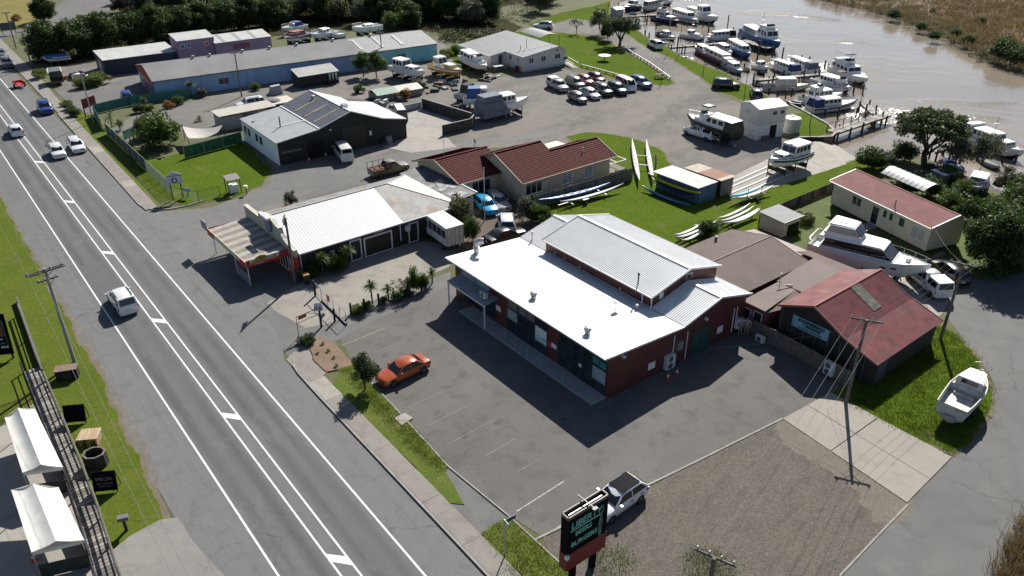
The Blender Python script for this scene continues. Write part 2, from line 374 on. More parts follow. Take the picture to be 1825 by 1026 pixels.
# lawns
sheet('workshop_lawn', px((258,272),(285,288),(335,262),(430,250),(480,300),(470,330),(428,346),(360,362),(330,366),(292,352),(262,325),(232,292)), .02, GRASS, .2, 9, edge=.45)
sheet('road_verge', [rd(19.8,4.4), rd(20.5,9), rd(24,9.3), rd(60,7.3), rd(66,6.3), rd(64,4.4)], .018, GRASSD, .15, 10, edge=.45)
sheet('clubhouse_lawn', px((955,55),(1000,58),(1060,66),(1085,75),(1120,96),(1150,112),(1180,132),(1203,147),(1190,152),(1130,147),(1075,134),(1030,120),(1012,114),(1000,90),(820,130),(800,90),(850,60)), .02, GRASS, .2, 11, edge=.45)
sheet('river_verge', px((1060,10),(1087,2),(1085,31),(1131,50),(1157,70),(1181,79),(1213,100),(1254,116),(1293,130),(1311,142),(1340,156),(1372,174),(1360,182),(1318,176),(1290,166),(1255,142),(1225,122),(1195,102),(1160,88),(1135,72),(1100,50),(1075,40),(1020,32),(960,50),(940,44),(1000,22)), .02, GRASS, .15, 12, edge=.45)
sheet('jetty_lawn', px((1406,205),(1433,199),(1470,219),(1486,236),(1455,243),(1418,242),(1412,225)), .03, GRASS, .1, 13, edge=.45)
sheet('club_lawn', px((1008,243),(1040,236),(1092,238),(1135,250),(1178,268),(1200,296),(1290,350),(1380,330),(1500,293),(1535,283),(1580,278),(1605,290),(1560,315),(1480,335),(1440,360),(1340,420),(1220,440),(1100,410),(980,400),(925,372),(985,335),(1090,310)), .02, GRASS, .2, 14, edge=.45)
sheet('engineering_lawn', px((1480,700),(1500,690),(1560,640),(1668,578),(1700,592),(1738,636),(1766,684),(1768,722),(1748,768),(1697,812)), .03, GRASS, .15, 15, edge=.45)
sheet('house_garden', px((1440,360),(1500,340),(1560,330),(1700,320),(1790,352),(1840,380),(1840,470),(1760,500),(1700,490),(1560,480),(1430,470),(1390,440)), .012, surf('garden_grass', (.085,.12,.025), (.06,.09,.02), (.13,.1,.06), .2, 1, 9, .95, .6, .8), .2, 16)
sheet('house_drive', px((1560,470),(1610,480),(1700,520),(1668,575),(1600,520),(1555,500)), .018, CONC2, .08, 17)
# slipway with rails
slip = sheet('slipway', px((1290,345),(1296,319),(1366,285),(1452,252),(1510,292),(1392,330),(1320,352)), .024, CONC2, .06, 18)
a_, b_, c_, d_ = g(1452,252), g(1510,292), None, None
m = M(); dirw = (g(1500,262) - g(1392,300)).normalized()
m.poly([(a_.x,a_.y,.02),(b_.x,b_.y,.02),(b_.x+dirw.x*9,b_.y+dirw.y*9,-2.2),(a_.x+dirw.x*9,a_.y+dirw.y*9,-2.2)])
kind(O('slipway_toe', m, CONC2), 'structure')
tr = M()
for (p0, p1) in (((1292,338),(1400,291)),((1300,345),(1410,299)),((1293,330),(1390,287)),((1306,352),(1418,306))):
    tr.bar(g(*p0, .06), g(*p1, .06), .28, .08)
kind(O('slipway_runner', tr, surf('white_concrete', (.6,.59,.56), (.52,.51,.48), (.42,.41,.39), .4, 2, 20, .8, .15)), 'structure')
# left roadside
sheet('left_verge', [rd(-35,-10.6), rd(-25,-10.05), rd(-13,-9.5), rd(12,-9.45), rd(40,-9.45), rd(60,-9.5), rd(60,-26), rd(-6,-26), rd(-22,-15), rd(-38,-15.2), rd(-37,-12.5)], .02, GRASSV, .15, 19, edge=.45)
sheet('left_driveway', px((196,985),(232,955),(286,926),(316,922),(352,972),(410,1035),(470,1100),(150,1100)), .0235, surf('driveway_concrete', (.225,.215,.198), (.19,.182,.17), (.15,.143,.133), .25, .9, 24, .85, .25, crack=.3), .06, 20)
sheet('beer_yard', px((-60,760),(0,760),(60,720),(100,770),(215,1040),(200,1100),(-90,1100)), .024, CONC2, .03, 21)
sheet('worn_shoulder', [rd(14,-9.6), rd(0,-9.6), rd(-20,-9.9), rd(-30,-10.7), rd(-34,-10.5), rd(-25,-9.2), rd(-10,-8.9), rd(10,-8.9)], .0155, surf('gritty_shoulder', (.15,.14,.125), (.12,.113,.102), (.2,.175,.145), .3, 1.3, 14, .95, .45), .12, 22)
# kerb, footpath slabs
KERB = surf('kerb_concrete', (.3,.285,.26), (.24,.23,.21), (.16,.15,.14), .5, 2, 30, .85, .2)
def strip(name, pts, wdt, z0, z1, mat):
    m = M(); rings = []
    for i, p in enumerate(pts):
        d = (pts[min(i+1, len(pts)-1)] - pts[max(i-1, 0)]).normalized(); n2 = Vector((d.y, -d.x, 0)) * wdt
        rings.append([(p.x, p.y, z0), (p.x, p.y, z1), (p.x+n2.x, p.y+n2.y, z1), (p.x+n2.x, p.y+n2.y, z0)])
    m.loft(rings); return kind(O(name, m, mat), 'structure')
strip('kerb', [rd(s_, 2.7) for s_ in range(-70, -22, 3)] + [rd(-21.4, 2.75), rd(-20.2, 2.9), rd(-19.3, 3.4)], .16, -.1, .12, KERB)
strip('kerb', [rd(17.3,9.2), rd(17.0,7), rd(17.2,5.2), rd(17.9,3.8), rd(19.2,2.95), rd(20.8,2.72)] + [rd(s_, 2.72 + (s_-20)*.012) for s_ in range(23, 68, 3)], .16, -.1, .12, KERB)
FPM = surf('footpath_concrete', (.235,.215,.19), (.2,.185,.166), (.155,.145,.13), .3, 1.2, 28, .85, .22)
FPM2 = surf('footpath_patch_concrete', (.31,.285,.25), (.27,.25,.22), (.2,.185,.165), .3, 1.2, 28, .85, .22)
fp = kind(bpy.data.objects.new('footpath', None), 'structure'); C.objects.link(fp)
s0 = -21.6; i = 0
while s0 > -66:
    L = (1.5, 2.9, 3.0, 4.2, 3.1, 3.0)[i % 6]
    q = [rd(s0-.02, 2.88), rd(s0-L, 2.88), rd(s0-L, 4.22), rd(s0-.02, 4.22)]
    O('paving_slab', M().prism([(p.x, p.y) for p in q], -.05, .115 + RND.uniform(0, .012)), FPM2 if i == 1 else FPM, fp); s0 -= L; i += 1
fp2 = kind(bpy.data.objects.new('footpath', None), 'structure'); C.objects.link(fp2)
s0 = 18.6; i = 0
while s0 < 66:
    L = (1.6, 6.5, 2.6, 6.5, 6.4, 3.2, 6.5)[i % 7]
    t0 = 2.9 + (s0 - 20) * .012
    q = [rd(s0+.02, t0), rd(s0+L, t0 + L*.012), rd(s0+L, t0 + L*.012 + 1.35), rd(s0+.02, t0 + 1.35)]
    O('paving_slab', M().prism([(p.x, p.y) for p in q], -.05, .115 + RND.uniform(0, .012)), FPM2 if i in (2, 5) else FPM, fp2); s0 += L; i += 1
sheet('footpath_far', [rd(66,3.4), rd(66,4.9), rd(90,5.6), rd(140,5.8), rd(140,3.6)], .1, FPM, 0, thick=.15)
# grass strip between footpath and car park, mulch bed, crossing
def vt(s_): return 7.05 - (s_ + 22) * .01
sheet('kerb_verge', [rd(-24.5,4.26), rd(-33.5,4.24), rd(-40.4,4.24), rd(-41.0,4.9)] + px((793,842),(798,828),(750,776),(700,722),(650,670),(630,651),(606,656)), .09, GRASSD, .07, 23, thick=.1)
sheet('kerb_verge', px((858,952),(875,938),(905,921),(950,962),(1000,1006),(1030,1035),(1075,1075)) + [rd(-66,4.2), rd(-50,4.24)], .09, GRASSD, .07, 24, thick=.1)
sheet('crossing', px((800,830),(905,920),(860,950),(872,985),(770,868),(790,850)), .05, ASPH3, .03, 25)
sheet('mulch_bed', px((545,606),(556,597),(598,612),(632,652),(612,658),(582,664),(562,645)), .1, MULCH, .08, 26, thick=.1)
m = M(); q = px((703,747),(722,738),(736,747),(716,760)); m.prism([(p.x,p.y) for p in q], 0, .13)
tag(O('drain_cover', m, CONC2), 'square concrete drain cover set in the grass verge', 'drain cover')
strip('edging', [g(1396,747), g(1250,820), g(1100,893), g(968,957), g(930,976)], .14, -.05, .055, KERB)
strip('edging', [g(632,650), g(700,722), g(800,832), g(905,918), g(1000,1005), g(1040,1040)], .1, -.05, .12, KERB)
# filling pavements
sheet('yard_apron', px((455,500),(525,500),(545,585),(600,572),(640,548),(700,522),(803,484),(803,512),(700,560),(640,589),(604,606),(585,612),(556,600),(545,608),(562,645),(520,646),(500,612)), .013, ASPH3, .04, 41)
sheet('shed_forecourt', px((96,158),(150,168),(240,132),(262,178),(232,186),(172,201),(150,200),(118,178)), .015, ASPH3, .1, 42)
sheet('garden_paving', px((190,236),(240,204),(340,180),(430,170),(470,186),(395,226),(330,232),(250,262),(222,262)), .0165, CONC2 if False else surf('garden_paving_grey', (.15,.142,.13), (.12,.115,.106), (.18,.165,.145), .2, .7, 18, .9, .4), .1, 43)
sheet('far_car_park', px((72,40),(105,8),(130,-12),(240,-12),(200,16),(160,28),(118,38)), .012, ASPH3, .1, 44)
sheet('far_path', px((-30,62),(40,52),(78,42),(90,36),(100,44),(78,52),(30,62),(-20,76)), .014, ASPH3, .05, 45)
sheet('dry_lawn', px((-60,56),(-40,-12),(60,-12),(76,28),(66,42),(20,52)), .013, surf('dry_lawn_grass', (.22,.185,.075), (.17,.155,.06), (.11,.12,.035), .15, .8, 8, 1, .5, spec=.02), .15, 46)
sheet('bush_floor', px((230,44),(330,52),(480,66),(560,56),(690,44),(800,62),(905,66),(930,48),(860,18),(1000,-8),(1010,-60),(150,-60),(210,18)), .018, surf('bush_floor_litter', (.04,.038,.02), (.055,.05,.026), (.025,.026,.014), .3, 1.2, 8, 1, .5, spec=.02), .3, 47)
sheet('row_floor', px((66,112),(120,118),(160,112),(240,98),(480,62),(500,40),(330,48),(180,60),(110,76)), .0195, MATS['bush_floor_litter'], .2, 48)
sheet('road_patch', [rd(8.5,-6.3), rd(-3,-6.3), rd(-3,-4.0), rd(8.5,-4.0)], .0165, surf('patch_asphalt', (.105,.105,.106), (.09,.09,.092), (.075,.075,.077), .2, 1, 26, .8, .35), .03, 49)
sheet('path_head', px((510,641),(545,607),(560,643),(584,665),(554,678),(524,656)), .0335, FPM, .02, 50)
sheet('track_fill', px((1075,66),(1140,98),(1200,116),(1258,150),(1290,178),(1236,174),(1206,152),(1165,120),(1120,98)), .0055, GRAV, .1, 51)
sheet('back_yard', px((812,408),(848,370),(905,340),(928,352),(934,385),(965,402),(930,424),(860,446),(812,444)), .0085, surf('dark_soil', (.115,.09,.07), (.085,.07,.056), (.14,.11,.085), .4, 1.4, 10, .95, .6), .1, 52)
sheet('rear_gravel', px((446,372),(560,338),(735,290),(750,303),(560,356),(470,384)), .0065, GRAV, .1, 53)
sheet('pad_dust', px((1388,752),(1400,744),(1500,806),(1618,890),(1622,903),(1600,925),(1570,930),(1530,880),(1460,822),(1400,780)), .0125, surf('pale_dust', (.17,.15,.122), (.135,.12,.1), (.11,.1,.085), .6, 1.8, 9, .95, .7), .5, 54)
strip('edging', [g(1619,901), g(1560,962), g(1498,1028)], .12, -.05, .05, KERB)
# road markings
def line(name, s0, s1, t, wdt, mat=PAINTW, z=.02):
    q = [rd(s0, t-wdt/2), rd(s1, t-wdt/2), rd(s1, t+wdt/2), rd(s0, t+wdt/2)]
    m = M(); nseg = max(1, int(abs(s1-s0)/6))
    m.poly([(p.x,p.y,z) for p in q]); return kind(O(name, m, mat), 'structure')
line('edge_line', -68, 240, .0, .13); line('edge_line', -68, 240, -6.52, .13)
line('centre_line', -68, 240, -2.83, .12); line('centre_line', -68, 240, -3.74, .12)
for k in range(-4, 9):
    s_ = 9.9 - 16.7 * k
    if s_ > 110: continue
    q = [rd(s_+.95, -3.68), rd(s_+.2, -3.68), rd(s_-.75, -2.89), rd(s_+.1, -2.89)]
    m = M(); m.poly([(p.x,p.y,.0205) for p in q]); kind(O('median_bar', m, PAINTW), 'structure')
P4 = lambda x, y: (500 + x/3.946, 560 + y/3.946)
S6 = lambda x, y: (860 + x/3.967, 780 + y/3.967)
for a, b, f_ in ((P4(430,220),P4(735,98),1),(P4(650,272),P4(840,195),0),(P4(890,660),P4(1190,520),0),(P4(1035,785),P4(1350,625),0),(P4(1170,918),P4(1495,745),0),(S6(20,130),S6(232,8),0),(S6(240,245),S6(400,150),0),(S6(240,522),S6(580,305),2),(S6(430,703),S6(590,597),2)):
    p, q = g(*a), g(*b); d = (q-p).normalized(); n2 = Vector((-d.y, d.x, 0)) * .05
    m = M(); m.poly([(x.x, x.y, .0205) for x in (p-n2, q-n2, q+n2, p+n2)])
    kind(O('bay_line', m, (PAINTF, paint('ochre_marking', (.27,.21,.14), .85, .15, 4, dirt=((.13,.12,.11),.8,3)), paint('pale_marking', (.36,.34,.31), .8, .15, 4, dirt=((.14,.13,.12),.95,4)))[f_]), 'structure')
# ================================================================ BUILDINGS
X_, Y_, Z_ = Vector((1,0,0)), Vector((0,1,0)), Vector((0,0,1))
def corr(poly, d, pitch=.2, h=.035, mode='trap', under=.05):
    """profiled sheet over a flat convex polygon; ribs run along d"""
    P = [Vector(p) for p in poly]; nrm = (P[1]-P[0]).cross(P[2]-P[0]).normalized()
    if nrm.z < 0: nrm = -nrm
    d = Vector(d); d = (d - nrm * d.dot(nrm)).normalized(); e = nrm.cross(d).normalized(); o = P[0]
    q = [((p-o).dot(e), (p-o).dot(d)) for p in P]; x0 = min(a for a, _ in q); x1 = max(a for a, _ in q)
    xs = []
    k = x0
    prof = {'trap': ((0,0),(.55,0),(.66,1),(.84,1),(.95,0)), 'wave': ((0,0),(.25,.55),(.5,1),(.75,.55)), 'step': ((0,0),(.0,1),(.98,.0)), 'flat': ((0,0),)}[mode]
    while k < x1:
        for a, b in prof:
            x = k + a * pitch
            if x < x1 - 1e-4: xs.append((max(x, x0 + 1e-4), b * h))
        k += pitch
    xs.append((x1 - 1e-4, 0))
    def span(x):
        ys = []
        for i in range(len(q)):
            (a, b), (c_, d2) = q[i], q[(i+1) % len(q)]
            if (a - x) * (c_ - x) <= 0 and abs(a - c_) > 1e-9:
                ys.append(b + (d2 - b) * (x - a) / (c_ - a))
        return (min(ys), max(ys)) if ys else (0, 0)
    m = M(); vs = []
    for x, z in xs:
        lo, hi = span(x)
        for y in (lo, hi): vs.append(o + e * x + d * y + nrm * (z + .012))
    m.add(vs, [(2*i, 2*i+1, 2*i+3, 2*i+2) for i in range(len(xs) - 1)])
    if under: m.slab([p + nrm * .005 for p in P], nrm * -under)
    return m
def roof(par, name, poly, d, mat, pitch=.2, h=.035, mode='trap', label=None, under=.05):
    o = O(name, corr(poly, d, pitch, h, mode, under), mat, par)
    if label: o['label'] = label
    return o
def body(profile, b0, b1, axis='v'):
    """solid wall block: outline (a,z) swept from b0 to b1 along the other axis"""
    m = M(); f = (lambda a, b, z: (a, b, z)) if axis == 'v' else (lambda a, b, z: (b, a, z))
    n = len(profile); m.add([f(a, b0, z) for a, z in profile] + [f(a, b1, z) for a, z in profile],
        [tuple(range(n)), tuple(range(2*n-1, n-1, -1))] + [(i, (i+1) % n, n + (i+1) % n, n + i) for i in range(n)]); return m
def B(name, label, cat, x, y, a, group=None): return E(name, label, cat, (x, y, 0), R(a), group)
def loc(b, p):
    a = b.rotation_euler[2]; d = p - b.location
    return Vector((d.x*math.cos(a) + d.y*math.sin(a), -d.x*math.sin(a) + d.y*math.cos(a), p.z))
def plate(par, name, p0, al, out, wd, ht, mat, th=.04, label=None, up=Z_):
    p0, al, out, up = Vector(p0), Vector(al), Vector(out), Vector(up)
    o = O(name, M().slab([p0 + out*.004, p0 + al*wd + out*.004, p0 + al*wd + up*ht + out*.004, p0 + up*ht + out*.004], out*th), mat, par)
    if label: o['label'] = label
    return o
def win(par, p0, al, out, wd, ht, cols=1, rows=1, fmat=None, gmat=None, bar=.06, dep=.05, name='window', sill=False):
    p0, al, out = Vector(p0), Vector(al), Vector(out); fmat = fmat or WHITE; m = M(); c = out * dep / 2
    P = lambda a, z: p0 + al*a + Z_*z + c
    for z in (0, ht): m.bar(P(-bar/2, z), P(wd+bar/2, z), dep, bar)
    for k in range(cols+1): m.bar(P(wd*k/cols, bar/2), P(wd*k/cols, ht-bar/2), bar, dep*.98, up=out)
    for k in range(1, rows): m.bar(P(0, ht*k/rows), P(wd, ht*k/rows), dep*.9, bar*.8)
    if sill: m.bar(P(-.1, -bar) + out*.05, P(wd+.1, -bar) + out*.05, .14, .05)
    o = O(name, m, fmat, par)
    for i in range(cols):
        for j in range(rows):
            a0, a1 = wd*i/cols + bar/2, wd*(i+1)/cols - bar/2; z0, z1 = ht*j/rows + bar/2, ht*(j+1)/rows - bar/2
            q = [p0 + al*a + Z_*z + out*.006 for a, z in ((a0,z0),(a1,z0),(a1,z1),(a0,z1))]
            O('pane', M().slab(q, out*.012), gmat or GLASS, o)
    return o
def text(par, s, p, al, up, size, mat, depth=.004, name='lettering', align='LEFT', shear=0.0, bold=0.0):
    cu = bpy.data.curves.new('lettering', 'FONT'); cu.body = s; cu.size = size; cu.extrude = depth; cu.align_x = align; cu.shear = shear; cu.offset = bold; cu.resolution_u = 2
    t = bpy.data.objects.new('tmp', cu); C.objects.link(t); bpy.context.view_layer.update()
    me = bpy.data.meshes.new_from_object(t.evaluated_get(bpy.context.evaluated_depsgraph_get())); bpy.data.objects.remove(t)
    al, up = Vector(al).normalized(), Vector(up).normalized(); nr = al.cross(up)
    mt = Matrix((al, up, nr)).transposed().to_4x4(); mt.translation = Vector(p) + nr * .006
    me.transform(mt); me.materials.clear(); me.materials.append(mat)
    return O(name, None, None, par, mesh=me)
def trim(par, name, segs, mat, wd=.1, ht=.12):
    for p, q in segs: o = O(name, M().bar(p, q, wd, ht), mat, par)
    return o
def pipe(par, name, pts, r, mat, n=8): return O(name, M().tube(pts, r, n), mat, par, smooth=40)
def turbine(par, p, r=.3, h=.62):
    p = Vector(p); o = O('roof_ventilator', M().lathe([(r*.72,-.1),(r*.72,h*.42),(r*.8,h*.42)], 14, p), STEEL, par, smooth=40)
    m = M()
    for k in range(18):
        a = 2*math.pi*k/18; c_, s_ = math.cos(a), math.sin(a); a2 = a + .22
        m.add([(p.x+r*.8*c_,p.y+r*.8*s_,p.z+h*.43),(p.x+r*1.02*math.cos(a2),p.y+r*1.02*math.sin(a2),p.z+h*.66),(p.x+r*.86*math.cos(a2+.1),p.y+r*.86*math.sin(a2+.1),p.z+h*.9),(p.x+r*.7*math.cos(a+.1),p.y+r*.7*math.sin(a+.1),p.z+h*.66)], [(0,1,2,3)])
    m.lathe([(r*.88,h*.88),(r*.92,h*.93),(r*.6,h*1.0),(.02,h*1.04)], 14, p); m.lathe([(r*.62,h*.42),(r*.62,h*.9)], 10, p)
    O('turbine', m, STEEL, o, smooth=30); return o
def acunit(par, p, al, out, wd=.85, ht=.62, dp=.32, fans=1, vertical=True):
    p, al, out = Vector(p), Vector(al), Vector(out)
    AC = paint('appliance_white', (.62,.63,.62), .5, .06)
    o = O('air_conditioner', M().slab([p, p+al*wd, p+al*wd+Z_*ht, p+Z_*ht], out*dp), AC, par)
    for k in range(fans):
        c = p + al*wd*.42 + Z_*ht*((k+.5)/fans) + out*(dp+.01); r = min(wd*.36, ht/fans*.42); m = M()
        m.poly([c + (al*math.cos(t)+Z_*math.sin(t))*r for t in [i*math.pi/10 for i in range(20)]])
        f = O('fan_grille', m, paint('grille_grey', (.1,.105,.11), .6), o)
        for rr in (.4, .75, 1): pass
    return o

ROOFW = paint('white_roofing_steel', (.67,.68,.675), .42, .03, .4, dirt=((.62,.62,.6), .5, .6))
ROOFG = paint('pale_grey_roofing_steel', (.42,.43,.43), .45, .08, .5, dirt=((.33,.335,.335), .6, .8))
REDW = paint('maroon_cladding', (.105,.028,.024), .55, .12, 1.5)
SEAMW = paint('flashing_white', (.66,.67,.67), .4, .05)
# ---- red shop -----------------------------------------------------------
b = B('red_shop_building', 'long maroon shop with blinding white roof stepping up to a raised gable', 'building', 7.11, 47.71, 38.07)
L = 20.0
O('wall', body([(0,0),(0,3.86),(7.67,3.36),(11.9,4.44),(15.7,3.45),(15.7,0)], 0, L-.2), REDW, b)
O('upper_wall', body([(7.75,3.3),(7.75,4.6),(11.9,5.66),(15.66,4.7),(15.66,3.3)], 3.3, 16.4), REDW, b)
fl = -.3; Lr = L + .1
ROOFD = paint('white_roofing_steel_ribbed', (.7,.71,.71), .32, .04, .4, dirt=((.6,.6,.59), .5, .6))
roof(b, 'front_roof', [(-.75,fl,4.04),(-.75,Lr,4.04),(7.6,Lr,3.5),(7.6,fl,3.5)], (1,0,-.06), ROOFW, .25, .02)
roof(b, 'main_roof', [(7.68,fl,3.52),(7.68,Lr,3.52),(11.9,Lr,4.6),(11.9,fl,4.6)], (1,0,.25), ROOFD, .2, .04)
roof(b, 'main_roof', [(11.9,fl,4.6),(11.9,Lr,4.6),(15.95,Lr,3.56),(15.95,fl,3.56)], (1,0,-.25), ROOFD, .2, .04)
roof(b, 'upper_roof', [(7.5,3.05,4.68),(7.5,16.6,4.68),(11.9,16.6,5.8),(11.9,3.05,5.8)], (1,0,.25), ROOFD, .2, .04)
roof(b, 'upper_roof', [(11.9,3.05,5.8),(11.9,16.6,5.8),(15.95,16.6,4.8),(15.95,3.05,4.8)], (1,0,-.25), ROOFD, .2, .04)
trim(b, 'ridge_cap', [((11.9,3.0,5.86),(11.9,16.65,5.86)),((11.9,fl,4.66),(11.9,3.0,4.66)),((11.9,16.65,4.66),(11.9,Lr,4.66))], SEAMW, .3, .03)
trim(b, 'barge_flashing', [((7.5,3.03,4.7),(11.9,3.03,5.82)),((11.9,3.03,5.82),(15.95,3.03,4.82)),((7.68,fl-.02,3.54),(11.9,fl-.02,4.62)),((11.9,fl-.02,4.62),(15.95,fl-.02,3.58)),((7.5,16.62,4.7),(11.9,16.62,5.82)),((11.9,16.62,5.82),(15.95,16.62,4.82)),((-.75,fl-.02,4.03),(7.6,fl-.02,3.5))], SEAMW, .1, .16)
trim(b, 'gutter', [((-.8,fl,3.98),(-.8,Lr,3.98)),((7.45,3.05,4.62),(7.45,16.6,4.62))], SEAMW, .12, .12)
for p_ in ((7.62,5.2),(7.62,10.0),(7.62,14.4)): pass
for (u_, v_) in ((951,533),(1047,597)):
    q = loc(b, g(u_, v_, 3.85)); turbine(b, (q.x, q.y, 3.98 - q.x*.0646), .3, .66)
# exhaust cowl, dish, pipe, flues
q = loc(b, g(849, 452, 3.8)); zz = 3.98 - q.x*.0646
o_ = O('exhaust_duct', M().lathe([(.24,-.1),(.24,.55),(.3,.56),(.3,.62),(.2,.66),(.2,.9)], 12, (q.x,q.y,zz)), STEEL, b, smooth=40)
O('cowl', M().tube([(q.x,q.y,zz+.85),(q.x+.05,q.y-.1,zz+1.15),(q.x+.2,q.y-.25,zz+1.3),(q.x+.5,q.y-.45,zz+1.28)], .26, 10), STEEL, o_, smooth=50)
q = loc(b, g(1096, 553, 3.7)); zz = 3.98 - q.x*.0646
o_ = O('dish_mast', M().tube([(q.x,q.y,zz),(q.x,q.y,zz+.45)], .03, 6).tube([(q.x-.2,q.y,zz+.02),(q.x,q.y,zz+.35)], .02, 5).tube([(q.x+.2,q.y+.1,zz+.02),(q.x,q.y,zz+.35)], .02, 5), STEEL, b)
m = M(); ax = Vector((.45,-.5,.75)).normalized(); a_ = ax.cross(Z_).normalized(); b_ = ax.cross(a_); cc = Vector((q.x,q.y,zz+.55))
m.loft([[cc + ax*hh + (a_*math.cos(t)+b_*math.sin(t))*rr for t in [i*math.pi/7 for i in range(14)]] for rr, hh in ((.03,-.02),(.2,.01),(.34,.07),(.35,.085),(.2,.03),(.03,.0))]); O('satellite_dish', m, SEAMW, o_, smooth=50)
q = loc(b, g(1135, 550, 3.6)); zz = 3.98 - q.x*.0646
O('vent_pipe', M().lathe([(.11,-.1),(.11,.3),(.16,.31),(.16,.4),(.06,.46)], 10, (q.x,q.y,zz)), STEEL, b, smooth=40)
q = loc(b, g(1119, 512, 4.9)); O('flue', M().lathe([(.06,-.3),(.06,.75),(.1,.76),(.1,.95),(.02,1.0)], 8, (8.0, q.y, 4.85)), DARKM, b, smooth=40)
q = loc(b, g(939, 420, 3.7)); O('flue', M().lathe([(.07,-.3),(.07,.55),(.1,.56),(.1,.8),(.02,.85)], 8, (8.1, L-1.2, 3.65)), STEEL, b, smooth=40)
for v_, z0, z1 in ((4.2,3.5,4.6),): pipe(b, 'downpipe', [(7.6,v_,z0),(7.6,v_,z1)], .05, SEAMW)
pipe(b, 'downpipe', [(7.6,3.2,3.5),(7.6,3.2,4.6)], .05, SEAMW)
NO, YO = Vector((-1,0,0)), Vector((0,-1,0))
# shop front
TEAL = paint('dark_green_joinery', (.018,.045,.045), .5); TEALP = paint('green_door_paint', (.02,.075,.062), .5)
FROST = paint('frosted_glazing', (.30,.36,.40), .25, .08); TOPL = paint('lined_toplight', (.17,.15,.14), .5, .1); POST = paint('poster_white', (.72,.74,.76), .5, .03)
AL = Vector((0,-1,0))
win(b, (0,18.8,2.3), AL, NO, 4.2, .85, 2, 1, TEAL, FROST)
win(b, (0,18.4,.3), AL, NO, 4.6, 1.7, 3, 1, TEAL)
win(b, (0,12.15,2.42), AL, NO, 1.4, .72, 1, 1, TEAL, TOPL); win(b, (0,12.15,1.32), AL, NO, 1.4, 1.0, 1, 1, TEAL, FROST); win(b, (0,12.15,.2), AL, NO, 1.4, 1.05, 1, 1, TEAL)
win(b, (0,10.65,2.42), AL, NO, 2.1, .72, 2, 1, TEAL, TOPL); win(b, (0,10.65,.12), AL, NO, 2.1, 2.2, 3, 1, TEAL, name='shop_door')
win(b, (0,8.5,.95), AL, NO, 1.5, 1.45, 1, 1, TEAL, POST); win(b, (0,8.5,.15), AL, NO, 1.5, .7, 1, 1, TEAL); win(b, (0,8.5,2.5), AL, NO, 1.5, .6, 1, 1, TEAL)
win(b, (0,5.6,2.42), AL, NO, 1.6, .62, 1, 1, TEAL); win(b, (0,5.6,.25), AL, NO, 1.6, 2.05, 1, 1, TEAL)
win(b, (0,3.9,2.42), AL, NO, 2.0, .62, 1, 1, TEAL); win(b, (0,3.9,.12), AL, NO, 2.0, 2.2, 2, 1, TEAL, name='shop_door')
win(b, (0,1.8,2.3), AL, NO, 1.5, .72, 2, 1, TEAL); win(b, (0,1.8,.98), AL, NO, 1.5, 1.22, 1, 1, TEAL, FROST); win(b, (0,1.8,.2), AL, NO, 1.5, .7, 1, 1, TEAL)
TURQ = paint('turquoise_lettering', (.06,.42,.38), .5); NAVY = paint('navy_print', (.02,.03,.1), .5); BLKP = paint('black_print', (.01,.01,.01), .6); REDP = paint('red_print', (.55,.03,.03), .5)
text(b, 'CLOSED', (-.03,8.32,1.35), AL, Z_, .34, TURQ, shear=.2, bold=.008); plate(b, 'poster_band', (0,8.46,1.02), AL, NO, 1.42, .16, paint('poster_blue', (.3,.4,.55), .5), .03)
for k in range(3):
    text(b, 'FRESH FISH', (-.06,1.74,2.82-.2*k), AL, Z_, .17, TURQ) if False else None
    plate(b, 'lettering_strip', (0,1.72,2.84-.19*k), AL, NO, .62, .09, TURQ, .055); plate(b, 'lettering_strip', (0,.98,2.8-.19*k), AL, NO, .62, .09, TURQ, .055)
plate(b, 'notice', (0,13.7,1.36), AL, NO, .62, .5, POST, .03); plate(b, 'notice', (0,6.45,1.32), AL, NO, .6, .4, POST, .03); plate(b, 'notice', (0,6.95,1.2), AL, NO, .42, .42, REDP, .03)
plate(b, 'notice', (0,3.2,1.3), AL, NO, .3, .22, POST, .1)
# side wall
US = Vector((1,0,0))
plate(b, 'notice', (4.2,0,.75), US, YO, .75, .62, POST, .03); plate(b, 'notice', (12.3,0,.9), US, YO, .7, .62, POST, .03)
acunit(b, (6.0,0,.12), US, YO, .95, 1.25, .36, 2)
acunit(b, (14.6,0,.6), US, YO, .6, .9, .3, 1)
o_ = win(b, (9.2,0,.06), US, YO, 2.2, 2.2, 2, 1, TEALP, TEALP, name='double_door')
for u_, z0, z1 in ((6.9,1.4,2.9),(8.45,.1,2.7),(14.2,.4,2.7),(14.6,1.6,2.7)): pipe(b, 'conduit_pipe', [(u_,-.06,z0),(u_,-.06,z1)], .045, SEAMW)
O('meter_box', M().box(7.3,7.85,-.22,-.004,1.35,2.1), STEEL, b)
O('flood_light', M().box(1.1,1.3,-.3,-.004,3.3,3.5), SEAMW, b)
O('flood_light', M().box(10.4,10.6,-.25,-.004,3.0,3.2), SEAMW, b)
plate(b, 'gable_vent', (8.6,3.3,4.0), US, YO, .45, .55, SEAMW, .03); win(b, (11.7,3.3,4.75), US, YO, .7, .5, 1, 1, STEEL)
for v_ in (14.9,13.6,11.6,6.6): O('wall_light', M().box(7.6,7.74,v_,v_+.16,3.75,3.95), STEEL, b)
